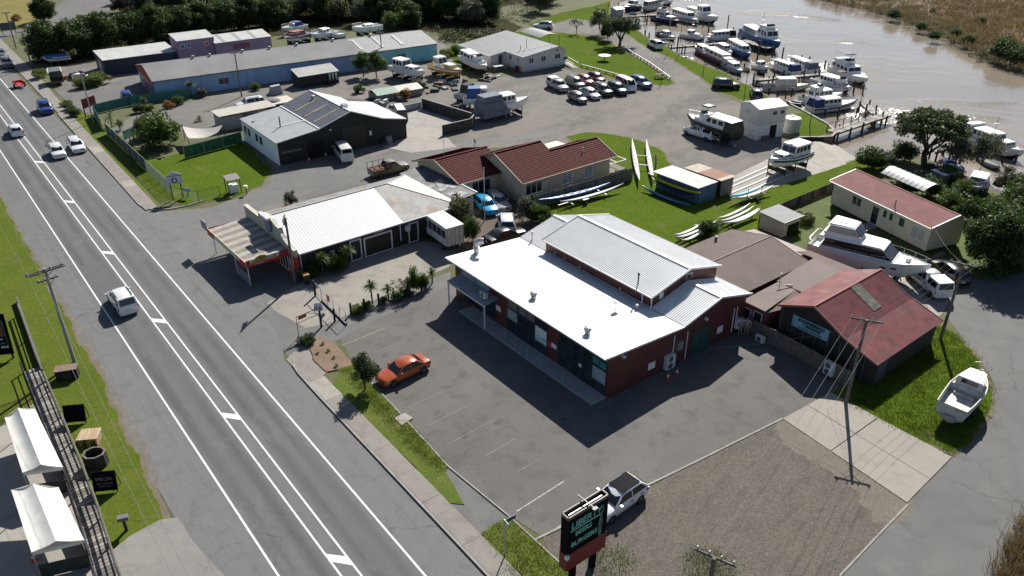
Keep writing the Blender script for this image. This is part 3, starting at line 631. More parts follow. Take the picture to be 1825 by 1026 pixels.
# timber-free entrance awning and walkway
AWN = paint('awning_sheet', (.30,.33,.36), .5, .08)
aw = roof(b, 'awning', [(-.03,13.3,2.62),(-.03,18.9,2.62),(-1.5,18.9,2.4),(-1.5,13.3,2.4)], (1,0,0), AWN, .2, .03)
O('awning_beam', M().bar((-1.46,13.3,2.3),(-1.46,18.9,2.3),.09,.14), SEAMW, b)
for v_ in (13.42,18.8): O('awning_post', M().box(-1.51,-1.41,v_-.05,v_+.05,0,2.24), SEAMW, b)
acunit(b, (-.75,14.6,2.62), Vector((0,-1,0)), NO, .75, .5, .3)
wk_ = kind(bpy.data.objects.new('shop_walkway', None), 'structure'); C.objects.link(wk_); wk_.location = b.location; wk_.rotation_euler = b.rotation_euler
WALKM = surf('walkway_concrete', (.34,.34,.34), (.29,.29,.29), (.24,.24,.24), .3, 1.2, 28, .85, .15)
for k in range(9): O('slab', M().box(-1.5,-.01,.15+k*1.9,.15+k*1.9+1.87,-.02,.1+.004*(k % 2)), WALKM, wk_)
for k, v_ in enumerate((3.6,7.9,9.6,10.9)):
    tag(O('bollard', M().lathe([(.06,0),(.06,.8),(.05,.86),(.01,.88)], 8), STEEL, smooth=40, loc=b.matrix_basis @ Vector((-1.25,v_,.1))), 'grey bollard on the shaded walkway before the maroon shop', 'bollard', 'bollards on the shop walkway')

# ---- pizza shop ---------------------------------------------------------
b = B('pizza_shop_building', 'pizza shop with cream parapet, red front and white and rusty hipped iron roof', 'building', -20.23, 66.59, 38.7)
BLKW = paint('charcoal_wall', (.022,.02,.019), .7, .2, 2); CREAM = paint('cream_plaster', (.44,.42,.34), .75, .1, 1.5, dirt=((.3,.28,.22), .5, 2))
REDW2 = paint('red_shopfront', (.36,.03,.028), .5, .1, 2)
RUST = paint('rusty_iron', (.36,.35,.33), .6, .15, .8, dirt=((.24,.12,.06), .9, .55), streak=(1.0,1.0,1)); IRON = paint('old_grey_iron', (.2,.205,.21), .6, .25, .7, dirt=((.32,.31,.29), .8, 1.2))
CRI = paint('cream_painted_iron', (.44,.40,.31), .6, .08, 1)
Lp, Wp, ze, zr, uh = 18.8, 5.4, 2.62, 4.65, 5.5
O('wall', M().prism([(.05,0),(Lp-.4,0),(Lp-.4,2*Wp-.3),(.05,2*Wp-.3)], 0, 2.6), BLKW, b)
roof(b, 'roof', [(.2,-.25,ze),(11.6,-.25,ze),(11.6,Wp,zr),(.2,Wp,zr)], (0,1,.38), ROOFW, .3, .018)
roof(b, 'roof', [(11.62,-.25,ze),(Lp,-.25,ze),(Lp-uh,Wp,zr),(11.62,Wp,zr)], (0,1,.38), RUST, .12, .02, 'wave', 'patched rusty end of the roof')
roof(b, 'roof', [(Lp,-.25,ze),(Lp,2*Wp+.2,ze),(Lp-uh,Wp,zr)], (-1,0,.37), CRI, .12, .02, 'wave')
roof(b, 'roof', [(.2,2*Wp+.2,ze),(Lp,2*Wp+.2,ze),(Lp-uh,Wp,zr),(.2,Wp,zr)], (0,-1,.38), RUST, .12, .02, 'wave')
trim(b, 'ridge_cap', [((.2,Wp,zr+.03),(Lp-uh,Wp,zr+.03)),((Lp-uh,Wp,zr+.03),(Lp,-.25,ze+.03)),((Lp-uh,Wp,zr+.03),(Lp,2*Wp+.2,ze+.03))], paint('grey_ridge', (.3,.3,.3), .5), .22, .04)
trim(b, 'gutter', [((.2,-.34,ze-.03),(Lp,-.34,ze-.03))], SEAMW, .12, .12)
# stepped parapet facing the road
pr = [(-.3,0),(11.1,0),(11.1,3.75),(8.3,3.75),(8.3,4.05)]
pts = [(-.25,2.4),(-.25,3.0),(1.3,3.25),(1.9,3.45),(2.4,3.8),(2.7,4.25),(3.4,4.3),(4.2,4.62),(5.2,4.72),(6.2,4.62),(7.0,4.3),(7.5,4.3),(7.5,3.85),(11.1,3.85),(11.1,2.4)]
O('parapet', body(pts, -.25, .12, 'u'), CREAM, b)
trim(b, 'parapet_coping', [((-.07,a[0],a[1]+.04),(-.07,c_[0],c_[1]+.04)) for a, c_ in zip(pts[1:-1], pts[2:-1]) if abs(a[0]-c_[0]) > .3], paint('coping_cream', (.5,.48,.4), .7), .42, .05)
O('shopfront', body([(-.25,0),(-.25,2.4),(11.0,2.4),(11.0,0)], -.22, .1, 'u'), REDW2, b)
AP = Vector((0,-1,0))
win(b, (-.22,3.4,.3), AP, NO, 1.9, 1.9, 3, 1, WHITE); win(b, (-.22,6.2,.05), AP, NO, 1.3, 2.1, 1, 1, WHITE, name='entrance_door'); win(b, (-.22,10.4,.5), AP, NO, 3.4, 1.6, 3, 1, WHITE)
plate(b, 'poster', (-.22,1.1,1.2), AP, NO, .6, .6, POST, .03); plate(b, 'poster', (-.22,1.0,.3), AP, NO, .7, .8, paint('poster_pale_blue', (.55,.6,.75), .5), .03)
# round emblem board on the parapet
o_ = O('roundel', M().loft([[(-.3-d_, 4.9 + r_*math.cos(t), 3.95 + r_*math.sin(t)) for t in [i*math.pi/12 for i in range(24)]] for r_, d_ in ((.78,0),(.78,.1))]), paint('roundel_grey', (.16,.18,.2), .5), b)
O('roundel_badge', M().loft([[(-.41-d_, 4.9 + r_*math.cos(t), 3.95 + r_*math.sin(t)) for t in [i*math.pi/12 for i in range(24)]] for r_, d_ in ((.55,0),(.55,.03))]), paint('roundel_blue', (.12,.2,.4), .5), o_)
o_ = O('sign_light_box', M().box(-.75,-.35,4.0,5.9,4.72,4.95), paint('light_box_white', (.6,.6,.62), .4), b)
# canopy over the footpath
STRA, STRB = paint('canopy_stripe_pale', (.37,.36,.335), .6, .1, 2, dirt=((.25,.23,.2),.6,1.5)), paint('canopy_stripe_tan', (.24,.2,.15), .7, .15, 2)
v0, v1, u0, zc0, zc1 = 1.3, 10.6, -4.3, 2.75, 2.5
k = 0; vv = v0
while vv < v1 - .01:
    ve = min(vv + .72, v1)
    roof(b, 'canopy_sheet', [(-.28,vv,zc0),(-.28,ve,zc0),(u0,ve,zc1),(u0,vv,zc1)], (1,0,0), (STRA, STRB)[k % 2], .12, .015, 'wave', under=.03); vv = ve; k += 1
SIGNG = paint('sign_lime', (.32,.36,.06), .5, .2, 1.2, dirt=((.5,.2,.05), .7, 2)); CRM2 = paint('fascia_cream', (.6,.55,.42), .5)
O('fascia', M().slab([(u0-.06,v0-.1,2.1),(u0-.06,v1+.1,2.1),(u0-.06,v1+.1,2.62),(u0-.06,v0-.1,2.62)], (-.06,0,0)), CRM2, b)
O('fascia', M().slab([(u0-.06,v0-.1,2.05),(-.25,v0-.1,2.05),(-.25,v0-.1,2.72),(u0-.06,v0-.1,2.72)], (0,-.06,0)), REDW2, b)
O('fascia', M().slab([(u0-.06,v1+.1,2.1),(-.25,v1+.1,2.1),(-.25,v1+.1,2.62),(u0-.06,v1+.1,2.62)], (0,.06,0)), REDW2, b)
plate(b, 'fascia_panel', (u0-.12,v0+1.2,2.0), AP, NO, 1.3, .64, REDW2, .05); plate(b, 'fascia_panel', (u0-.12,v1+.1,2.0), AP, NO, 1.6, .64, REDW2, .05)
sg = O('pizza_sign', M().slab([(u0+.3,v0-.17,2.15),(u0+3.1,v0-.17,2.15),(u0+3.1,v0-.17,2.78),(u0+.3,v0-.17,2.78)], (0,-.06,0)), paint('sign_white', (.66,.65,.6), .5), b)
plate(sg, 'sign_band', (u0+.3,v0-.23,2.15), US, YO, 2.8, .22, REDP, .02)
pa = [(u0+.3 + x, v0-.236, 2.38 + z) for x, z in ((0,0),(1.7,0),(1.75,.3),(1.45,.55),(1.0,.62),(.6,.5),(.3,.25),(0,.1))]
O('sign_picture', M().slab(pa, (0,-.02,0)), SIGNG, sg)
m_ = M()
for (cx_, cz_, r_) in ((.95,.38,.16),(1.28,.3,.12),(.68,.22,.1),(1.05,.16,.09)):
    m_.loft([[(u0+.3+cx_+r_*math.cos(t), v0-.258-d_, 2.38+cz_+r_*.8*math.sin(t)) for t in [i*math.pi/6 for i in range(12)]] for d_ in (0,.012)])
O('sign_picture', m_, paint('sign_food_brown', (.2,.09,.03), .6, .3, 6), sg)
text(sg, 'PIZZA', (u0+1.95,v0-.235,2.44), US, Z_, .34, BLKP, bold=.006); text(sg, '09 422 9269', (u0+.75,v0-.255,2.2), US, Z_, .15, POST)
for v_, u_ in ((v0+.1,u0+.1),(v0+3.2,u0+.1),(v1-.6,u0+.1)): O('canopy_post', M().tube([(u_,v_,0),(u_,v_,2.4)], .05, 8), SEAMW, b, smooth=40)
trim(b, 'barrier_rail', [((u0+.1,v0+.1,.95),(u0+.1,v0+3.2,.95)),((u0+.1,v0+.1,.5),(u0+.1,v0+3.2,.5))], paint('rail_grey', (.2,.21,.22), .5), .06, .3)
O('barrier_panel', M().box(u0+.08,u0+.12,v0+.15,v0+3.15,.12,.95), paint('rail_grey', (.2,.21,.22), .5), b)
o_ = O('hanging_sign', M().box(u0-.2,u0-.1,v1+.2,v1+1.6,2.3,3.2), paint('hanging_sign_grey', (.25,.27,.3), .5), b)
# yard side: doors, garage, bins
WH = paint('door_trim_white', (.66,.66,.64), .5)
for (u_, w_) in ((5.6,1.15),): 
    d_ = win(b, (u_,0,.02), US, YO, w_, 2.15, 1, 1, WH, paint('dark_door', (.02,.02,.022), .6), .14, .1, 'door')
o_ = win(b, (7.15,0,.02), US, YO, 3.1, 2.0, 1, 1, WH, paint('brown_roller_door', (.03,.022,.018), .6), .16, .1, 'garage_door')
for k in range(7): O('door_slat', M().box(7.3,10.1,-.075,-.03,.1+k*.27,.1+k*.27+.25), paint('brown_roller_door', (.03,.022,.018), .6), o_)
win(b, (12.3,0,.02), US, YO, 1.1, 2.1, 1, 1, WH, paint('dark_door', (.02,.02,.022), .6), .12, .1, 'door')
win(b, (15.0,0,.1), US, YO, 2.9, 2.15, 1, 1, WH, paint('dark_door', (.02,.02,.022), .6), .12, .1, 'garage_door')
pipe(b, 'downpipe', [(11.3,-.1,.6),(11.3,-.1,2.6)], .06, SEAMW); pipe(b, 'downpipe', [(.35,-.15,.1),(.35,-.15,2.6)], .05, SEAMW)
plate(b, 'notice', (3.4,0,1.3), US, YO, .5, .5, POST, .03); plate(b, 'notice', (8.3,0,2.2), US, YO, 1.2, .3, paint('faded_sign', (.25,.24,.22), .6), .03)
O('heat_pump', M().box(11.9,12.35,-.35,-.004,1.5,2.1), paint('appliance_white', (.62,.63,.62), .5, .06), b)
# rear lean-tos
b2 = B('iron_lean_to', 'low rusty iron lean-to along the far side of the pizza shop', 'shed', -20.23, 66.59, 38.7)
O('wall', M().prism([(2.5,10.95),(17.6,10.95),(17.6,12.1),(2.5,12.1)], 0, 2.0), paint('rusty_wall', (.25,.16,.1), .8, .25, 1.5), b2)
roof(b2, 'roof', [(2.3,10.9,2.5),(18,10.9,2.5),(18,12.3,2.05),(2.3,12.3,2.05)], (0,1,-.3), paint('very_rusty_iron', (.33,.2,.12), .75, .2, 1.2, dirt=((.42,.40,.36), .9, 1.0)), .12, .02, 'wave')
b2 = B('grey_patched_shed', 'patchwork grey iron shed with white gutter behind the pizza shop', 'shed', -20.23, 66.59, 38.7)
O('wall', M().prism([(18.95,1.7),(21.8,1.7),(21.8,12.2),(18.95,12.2)], 0, 2.1), paint('pale_shed_wall', (.5,.5,.5), .7, .1, 2), b2)
DIRON = paint('dark_patched_iron', (.1,.105,.115), .6, .25, .7, dirt=((.2,.2,.2), .8, 1.2))
roof(b2, 'roof', [(18.9,12.4,2.3),(22.1,12.4,2.6),(22.1,1.4,2.6),(18.9,1.4,2.3)], (1,0,.1), DIRON, .12, .02, 'wave')
rr_ = random.Random(3)
for k in range(16):
    u_ = 18.95 + rr_.random()*2.1; v_ = 1.5 + rr_.random()*5.6; f_ = lambda a, c2: (a, c2, 2.3 + (a-18.9)*.094 + .05)
    O('roof_patch', M().slab([f_(u_,v_), f_(u_+.9,v_), f_(u_+.9,v_+.75), f_(u_,v_+.75)], (0,0,.006+.0015*k)), paint('pale_patch_iron', (.3,.3,.3), .6, .2, 2), b2)
trim(b2, 'gutter', [((22.15,1.4,2.62),(22.15,4.9,2.62))], SEAMW, .16, .16)
plate(b2, 'window_board', (20.6,1.7,1.2), US, YO, .7, .45, paint('dark_board', (.05,.07,.08), .5), .04)

# ---- engineering shed ----------------------------------------------------
b = B('engineering_shed', 'dark engineering shed with weathered red iron gable roof and skylight', 'shed', 23.58, 53.5, 38.8)
REDR = paint('weathered_red_iron', (.25,.072,.072), .6, .18, .7, dirt=((.3,.19,.17), .75, .5)); REDR2 = paint('weathered_red_iron_dark', (.235,.068,.07), .65, .2, .9, spec=.3, dirt=((.15,.08,.075), .85, 1.1), streak=(.35,1.6,1))
DKW = paint('dark_tar_wall', (.03,.027,.025), .8, .25, 2)
L, vl, vk, ve = 9.8, 3.06, 3.0, 5.85
O('wall', body([(vl-.1,0),(vl-.1,3.2),(0,4.42),(-vk,2.95),(-ve+.25,2.12),(-ve+.25,0)], .3, L-.2, 'u'), DKW, b)
roof(b, 'roof', [(-.05,0,4.6),(L,0,4.6),(L,vl,3.33),(-.05,vl,3.33)], (0,1,-.4), REDR, .16, .03, 'wave')
roof(b, 'roof', [(-.05,0,4.6),(L,0,4.6),(L,-vk,3.08),(-.05,-vk,3.08)], (0,1,.5), REDR2, .16, .03, 'wave', 'streaky dark red upper roof slope')
roof(b, 'roof', [(-.05,-vk+.1,3.1),(L+.15,-vk+.1,3.1),(L+.15,-ve,2.2),(-.05,-ve,2.2)], (0,1,.3), REDR2, .16, .03, 'wave')
trim(b, 'ridge_cap', [((-.05,0,4.66),(L,0,4.66))], paint('pale_red_flashing', (.34,.17,.155), .85, spec=.08), .16, .04)
trim(b, 'barge_board', [((-.1,0,4.6),(-.1,vl,3.34)),((-.1,0,4.6),(-.1,-vk,3.08)),((-.1,-vk,3.08),(-.1,-ve,2.2)),((L+.02,0,4.6),(L+.02,-vk,3.08)),((L+.18,-vk,3.08),(L+.18,-ve,2.2))], paint('pale_red_flashing', (.42,.22,.2), .5), .07, .16)
sl = (4.6-3.08)/vk
q = lambda u_, v_: (u_, -v_, 4.6 - v_*sl + .05)
roof(b, 'skylight', [q(4.9,.1), q(6.1,.1), q(6.1,2.4), q(4.9,2.4)], (0,1,.5), paint('mossy_skylight', (.26,.25,.19), .6, .3, 3, dirt=((.12,.12,.07), .9, 4)), .16, .03, 'wave')
for k in range(8): plate(b, 'wall_batten', (.3,vl-.3-k*1.06,0), Vector((0,-1,0)), NO, .07, 3.2 if k < 3 else (3.1,2.9,2.5,2.2,2.0)[min(4,k-3)], paint('batten_grey', (.1,.095,.09), .8), .05)
plate(b, 'wall_panel', (.3,-5.0,.05), Vector((0,-1,0)), NO, .55, 1.9, DKW, .03)
plate(b, 'blue_wall_panel', (.6,-5.6,.05), US, YO, 1.4, 1.9, paint('dull_blue_panel', (.055,.07,.1), .7), .03)
sg = plate(b, 'sign_board', (.3,1.75,1.95), Vector((0,-1,0)), NO, 3.3, 1.0, paint('pale_blue_sign', (.22,.46,.58), .5, .05), .05)
AE = Vector((0,-1,0))
text(sg, 'ENGINEERING', (.24,.1,2.62), AE, Z_, .37, BLKP, align='CENTER', shear=.3, bold=.018); text(sg, '& MARINE', (.24,.05,2.3), AE, Z_, .37, BLKP, align='CENTER', shear=.3, bold=.018); text(sg, 'PH. 021 0837 - 0800 027 020', (.24,.1,2.05), AE, Z_, .17, BLKP, align='CENTER', bold=.008)

# ---- brown roofed house ---------------------------------------------------
b = B('brown_roofed_house', 'low house with brown corrugated gable and wing beside the maroon shop', 'house', 17.55, 62.42, 38.2)
BRN = paint('brown_roofing_iron', (.185,.135,.115), .6, .1, .5, dirt=((.145,.11,.098), .6, .8)); BRC = paint('brown_cap', (.27,.225,.2), .85, spec=.08)
HW = paint('dark_red_weatherboard', (.17,.05,.045), .7, .15, 2)
ve, vl, zr, ze, L = 4.34, 4.5, 3.85, 2.87, 8.62
O('wall', body([(vl-.4,0),(vl-.4,2.9),(0,3.7),(-ve+.4,2.78),(-ve+.4,0)], -1.2, L-.35, 'u'), HW, b)
roof(b, 'roof', [(-1.5,0,zr),(L,0,zr),(L,vl,2.9),(-1.5,vl,2.9)], (0,1,-.2), BRN, .09, .02, 'wave'); roof(b, 'roof', [(-1.5,0,zr),(L,0,zr),(L,-ve,ze),(-1.5,-ve,ze)], (0,1,.2), BRN, .09, .02, 'wave')
trim(b, 'ridge_cap', [((-1.5,0,zr+.05),(L,0,zr+.05))], BRC, .13, .03); trim(b, 'barge_flashing', [((-1.53,0,zr),(-1.53,-ve,ze)),((L+.02,0,zr),(L+.02,-ve,ze)),((L+.02,0,zr),(L+.02,vl,2.9))], BRC, .06, .12)
q = loc(b, g(1276, 426, 3.3)); O('roof_flue', M().lathe([(.12,-.3),(.12,.4),(.18,.42),(.18,.5),(.03,.55)], 8, (q.x,q.y,3.1)), DARKM, b, smooth=40)
# pale rear lean-to roof
roof(b, 'rear_roof', [(L+.05,vl-.6,2.75),(L+.05,-ve+.5,2.75),(L+3.0,-ve+.5,2.3),(L+3.0,vl-.6,2.3)], (1,0,-.15), paint('faded_pink_iron', (.34,.25,.23), .6, .12, 1, dirt=((.45,.42,.4), .8, 1.5)), .16, .03, 'wave')
O('rear_wall', M().box(L-.3,L+2.7,-ve+.8,vl-.9,0,2.2), HW, b)
# right wing gable: ridge along v
wing_u0, wing_u1 = 4.6, 9.6
n2 = lambda x, y: (1200 + x/4.459, 390 + y/4.459)
cA, cB, cC, cD = [loc(b, g(*n2(*p), z_)) for p, z_ in (((840,460),2.55),((1140,250),3.0),((1392,402),3.0),((992,580),2.55))]
roof(b, 'wing_roof', [(3.6,-ve-.02,2.66),(9.2,-ve-.02,3.1),(9.2,-9.0,3.1),(3.6,-9.0,2.66)], (1,0,.1), BRN, .09, .02, 'wave')
roof(b, 'wing_roof', [(9.2,-2.6,3.1),(9.2,-9.0,3.1),(11.4,-9.0,2.5),(11.4,-2.6,2.5)], (1,0,-.25), BRN, .09, .02, 'wave')
O('wing_wall', M().box(4.0,11.0,-8.7,-ve+.5,0,2.55), HW, b)
trim(b, 'barge_flashing', [((3.58,-9.02,2.68),(9.2,-9.02,3.12)),((9.2,-9.02,3.12),(11.4,-9.02,2.5))], BRC, .06, .12)
roof(b, 'porch_roof', [(-1.3,-ve-.25,2.5),(3.55,-ve-.25,2.62),(3.55,-6.4,2.62),(-1.3,-6.9,2.28)], (1,0,.06), BRN, .09, .02, 'wave')
roof(b, 'porch_roof', [(-1.3,-6.9,2.28),(3.55,-6.4,2.62),(3.55,-8.2,2.3)], (0,1,.15), BRN, .09, .02, 'wave')
O('porch_wall', M().prism([(-1.0,-ve),(3.6,-ve),(3.6,-7.6),(-1.0,-6.6)], 0, 2.2), HW, b)
win(b, (-1.0,-5.7,1.0), Vector((0,-1,0)), NO, .8, .95, 1, 1, WHITE, sill=True); win(b, (-1.0,-4.6,.9), Vector((0,-1,0)), NO, .8, .95, 1, 1, WHITE)
ae = O('tv_aerial', M().tube([(3.4,-4.9,2.7),(3.4,-4.9,3.7)], .03, 6).tube([(2.6,-5.2,3.0),(3.9,-5.9,2.75)], .05, 6), STEEL, b)
# ---- cream house ----------------------------------------------------------
b = B('cream_house', 'cream weatherboard house with long red iron roof behind the beached launch', 'house', 41.23, 71.64, 23.2)
CRW = paint('cream_weatherboard', (.66,.58,.44), .7, .06, 1.2, dirt=((.52,.46,.36), .5, 1.5)); REDR3 = paint('red_house_iron', (.2,.055,.055), .65, .12, .5, spec=.25, dirt=((.24,.1,.095), .7, .7))
L, W, W2, ze, zr = 13.7, 3.6, 5.3, 2.96, 3.74
O('wall', body([(.4,.3),(.4,2.9),(W,3.62),(W2-.3,2.85),(W2-.3,.3)], 0, L-.3), CRW, b)
O('foundation', M().box(.5,W2-.4,.1,L-.4,0,.3), DTIMBER, b)
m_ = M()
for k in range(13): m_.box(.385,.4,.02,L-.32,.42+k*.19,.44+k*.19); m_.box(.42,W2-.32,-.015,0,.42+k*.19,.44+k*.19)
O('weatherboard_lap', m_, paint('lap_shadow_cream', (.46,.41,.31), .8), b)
roof(b, 'roof', [(0,-.3,ze),(0,L,ze),(W,L,zr),(W,-.3,zr)], (1,0,.2), REDR3, .14, .025, 'wave'); roof(b, 'roof', [(W,-.3,zr),(W,L,zr),(W2+.1,L,2.9),(W2+.1,-.3,2.9)], (1,0,-.4), REDR3, .14, .025, 'wave')
trim(b, 'ridge_cap', [((W,-.3,zr+.05),(W,L,zr+.05))], paint('pink_cap', (.42,.24,.22), .85, spec=.08), .12, .03); trim(b, 'barge_board', [((0,-.33,ze),(W,-.33,zr)),((W,-.33,zr),(W2+.1,-.33,2.9)),((0,L+.03,ze),(W,L+.03,zr))], SEAMW, .06, .16); trim(b, 'gutter', [((-.08,-.3,ze-.05),(-.08,L,ze-.05))], SEAMW, .12, .1)
AC_ = Vector((0,-1,0))
def cw(p1, p2, cols, nm='window', **k):
    pass
BROWNF = paint('grey_joinery', (.3,.29,.27), .5); CURT = paint('curtained_glass', (.42,.43,.43), .3, .15, 5)
for v_, z0, w_, h_, c_ in ((10.4,1.45,1.3,.95,2),(6.05,1.6,.55,.85,1),(5.2,1.6,.6,.85,1),(3.9,1.5,.75,.95,1)): win(b, (.4,v_,z0), AC_, NO, w_, h_, c_, 1, SEAMW, None, sill=True)
win(b, (.4,2.2,1.05), AC_, NO, 1.7, 1.25, 2, 1, SEAMW, CURT, sill=True)
win(b, (.4,7.5,.35), AC_, NO, .95, 2.0, 1, 1, SEAMW, None, name='door'); O('step', M().box(-.5,.38,6.5,7.6,0,.25), CONC, b)
pipe(b, 'downpipe', [(.3,4.6,.3),(.3,4.6,2.9)], .05, SEAMW); pipe(b, 'flue', [(.6,5.0,3.0),(.6,5.0,3.9)], .05, DARKM)
# ---- red tile house --------------------------------------------------------
b = B('tile_roof_house', 'cream house with dark red tiled double gable roof in the middle of the block', 'house', 1.15, 83.88, 38.15)
TILE = paint('dark_red_tile', (.085,.022,.02), .85, .15, 1.2, spec=.12, dirt=((.11,.035,.03), .6, 3)); HWL = paint('pale_cream_brick', (.55,.48,.36), .8, .12, 2)
L1, W, L2, v2, ze, zr, zr2 = 14.8, 5.35, 6.9, 3.6, 2.7, 4.8, 3.9
O('wall', body([(.5,0),(.5,2.7),(W,4.6),(2*W-.5,2.7),(2*W-.5,0)], .4, L2, 'u'), HWL, b); O('wall', body([(.5,0),(.5,2.7),(v2,3.75),(2*v2-.5,2.7),(2*v2-.5,0)], L2, L1-.6, 'u'), HWL, b)
def tiles(poly, nm='tiled_roof'): return roof(b, nm, poly, (1,0,0), TILE, .33, .04, 'step')
sl = (zr-ze)/W
tiles([(0,0,ze),(L1,0,ze),(L1,v2,ze+sl*v2),(0,v2,ze+sl*v2)]); tiles([(0,v2,ze+sl*v2),(L2+.2,v2,ze+sl*v2),(L2+.2,W,zr),(0,W,zr)])
tiles([(0,W,zr),(L2+.2,W,zr),(L2+.2,2*W,ze),(0,2*W,ze)]); tiles([(L2,v2,ze+sl*v2),(L1,v2,ze+sl*v2),(L1,2*v2,ze),(L2,2*v2,ze)])
trim(b, 'ridge_tiles', [((0,W,zr+.05),(L2+.2,W,zr+.05)),((L2+.2,v2,ze+sl*v2+.05),(L1,v2,ze+sl*v2+.05))], TILE, .3, .1)
FAS = paint('cream_fascia', (.4,.3,.22), .6); trim(b, 'barge_board', [((-.03,0,ze),(-.03,W,zr)),((-.03,W,zr),(-.03,2*W,ze)),((L1+.03,0,ze),(L1+.03,v2,ze+sl*v2)),((L1+.03,v2,ze+sl*v2),(L1+.03,2*v2,ze)),((L2+.23,W,zr),(L2+.23,v2+.2,ze+sl*v2))], FAS, .06, .2); trim(b, 'gutter', [((0,-.07,ze-.05),(L1,-.07,ze-.05))], FAS, .12, .1)
for u_, w_, c_ in ((.9,2.4,3),(6.4,1.6,2),(10.0,1.3,2)): win(b, (u_,.5,.9), US, YO, w_, 1.3, c_, 1, WHITE, None if c_ == 3 else FROST, sill=True)
pipe(b, 'downpipe', [(4.6,.4,.2),(4.6,.4,2.6)], .05, SEAMW); pipe(b, 'vent_pipe', [(11.0,2.0,3.3),(11.0,2.0,4.1)], .06, SEAMW)
O('balcony_deck', M().box(L1-.6,L1+2.6,.6,5.4,.0,.35), TIMBER, b); trim(b, 'balcony_rail', [((L1-.5,.7,1.5),(L1+2.5,.7,1.5)),((L1+2.5,.7,1.5),(L1+2.5,5.3,1.5)),((L1-.5,3.0,1.5),(L1+2.5,3.0,1.5)),((L1+.9,.7,1.5),(L1+.9,3,1.5)),((L1-.4,.7,.35),(L1-.4,.7,1.5)),((L1+2.5,.7,.35),(L1+2.5,.7,1.5))], SEAMW, .08, .08)
# carport bay behind
O('rear_canopy', M().slab([(L2+1.0,7.3,2.55),(L2+6.2,7.3,2.55),(L2+6.2,9.2,2.5),(L2+1.0,9.2,2.5)], (0,0,.08)), CRI, b); O('rear_wall', M().box(L2+1.2,L2+6,8.8,9.1,0,2.5), DTIMBER, b)
bl = B('tile_roof_wing', 'smaller tiled gable with dark red roof left of the double gable house', 'house', -6.0, 83.66, 38.2); b = bl
L, W, ze, zr = 7.6, 4.9, 2.7, 4.17
O('wall', body([(.5,0),(.5,2.65),(W,3.98),(2*W-.5,2.65),(2*W-.5,0)], .5, L, 'u'), HWL, b)
tiles([(0,0,ze),(L,0,ze),(L,W,zr),(0,W,zr)]); tiles([(0,W,zr),(L,W,zr),(L,2*W,ze),(0,2*W,ze)])
trim(b, 'ridge_tiles', [((0,W,zr+.05),(L,W,zr+.05))], TILE, .3, .1); trim(b, 'barge_board', [((-.03,0,ze),(-.03,W,zr)),((-.03,W,zr),(-.03,2*W,ze))], FAS, .06, .2); trim(b, 'gutter', [((0,-.07,ze-.05),(L,-.07,ze-.05))], FAS, .12, .1)
win(b, (2.2,.5,.4), US, YO, 2.6, 1.8, 3, 1, WHITE); win(b, (.5,3.6,1.0), Vector((0,1,0)), NO, 1.4, 1.1, 2, 1, WHITE)
pipe(b, 'aerial_mast', [(1.5,5.0,4.0),(1.5,5.0,6.4)], .02, STEEL); q = O('satellite_dish', M().lathe([(.02,0),(.2,.03),(.34,.1),(.35,.12),(.2,.06),(.02,.03)], 14), DARKM, b, smooth=50, loc=(7.0,6.6,4.5)); q.rotation_euler = (1.0,.5,.6); pipe(b, 'dish_mast', [(7.0,6.6,3.6),(7.0,6.6,4.5)], .03, STEEL)
# ---- green-black workshop ------------------------------------------------
b = B('workshop_building', 'black-green workshop with white side wall and three-part grey and white roof', 'workshop', -29.77, 96.9, 36.6)
DG = paint('black_green_cladding', (.032,.038,.032), .7, .15, 2, spec=.2); WW = paint('white_block_wall', (.82,.84,.87), .7, .06, 1.5); RGR = paint('light_grey_iron', (.37,.385,.39), .5, .06, .6); RBL = paint('blue_grey_iron', (.175,.185,.21), .45, .12, .6)
L, z1, u1, z2, u2, z3, u3, z4, u4, z5 = 12.8, 3.05, 5.86, 3.75, 10.45, 5.3, 15.1, 3.5, 18.8, 2.76
O('wall', body([(.05,0),(.05,2.95),(u1,3.62),(u2,5.15),(u3,3.38),(u4-.1,2.66),(u4-.1,0)], 0, L-.1), DG, b)
plate(b, 'white_wall', (.05,L-.1,0), Vector((0,-1,0)), NO, L-.1, 2.9, WW, .06)
roof(b, 'low_roof', [(-.15,-.1,z1),(-.15,L,z1),(u1,L,z2),(u1,-.1,z2)], (1,0,.1), RGR, .16, .012); roof(b, 'middle_roof', [(u1,-.1,z2+.05),(u1,L,z2+.05),(u2,L,z3),(u2,-.1,z3)], (1,0,.3), RBL, .2, .02)
roof(b, 'white_roof', [(u2,-.1,z3),(u2,L,z3),(u3,L,z4),(u3,-.1,z4)], (1,0,-.3), ROOFW, .2, .02); roof(b, 'white_roof', [(u3,-.1,z4+.01),(u3,L-2.6,z4+.01),(u4,L-2.6,z5),(u4,-.1,z5)], (1,0,-.2), ROOFW, .2, .02)
tan_ = paint('tan_skylight', (.30,.24,.17), .6, .25, 1.2)
for v_ in (2.2,5.2,8.4):
    f_ = lambda u_: z2 + .05 + (u_-u1)*(z3-z2-.05)/(u2-u1) + .045
    O('skylight', M().slab([(u1+.4,v_,f_(u1+.4)),(u2-.8,v_,f_(u2-.8)),(u2-.8,v_+.5,f_(u2-.8)),(u1+.4,v_+.5,f_(u1+.4))], (0,0,.01)), tan_, b)
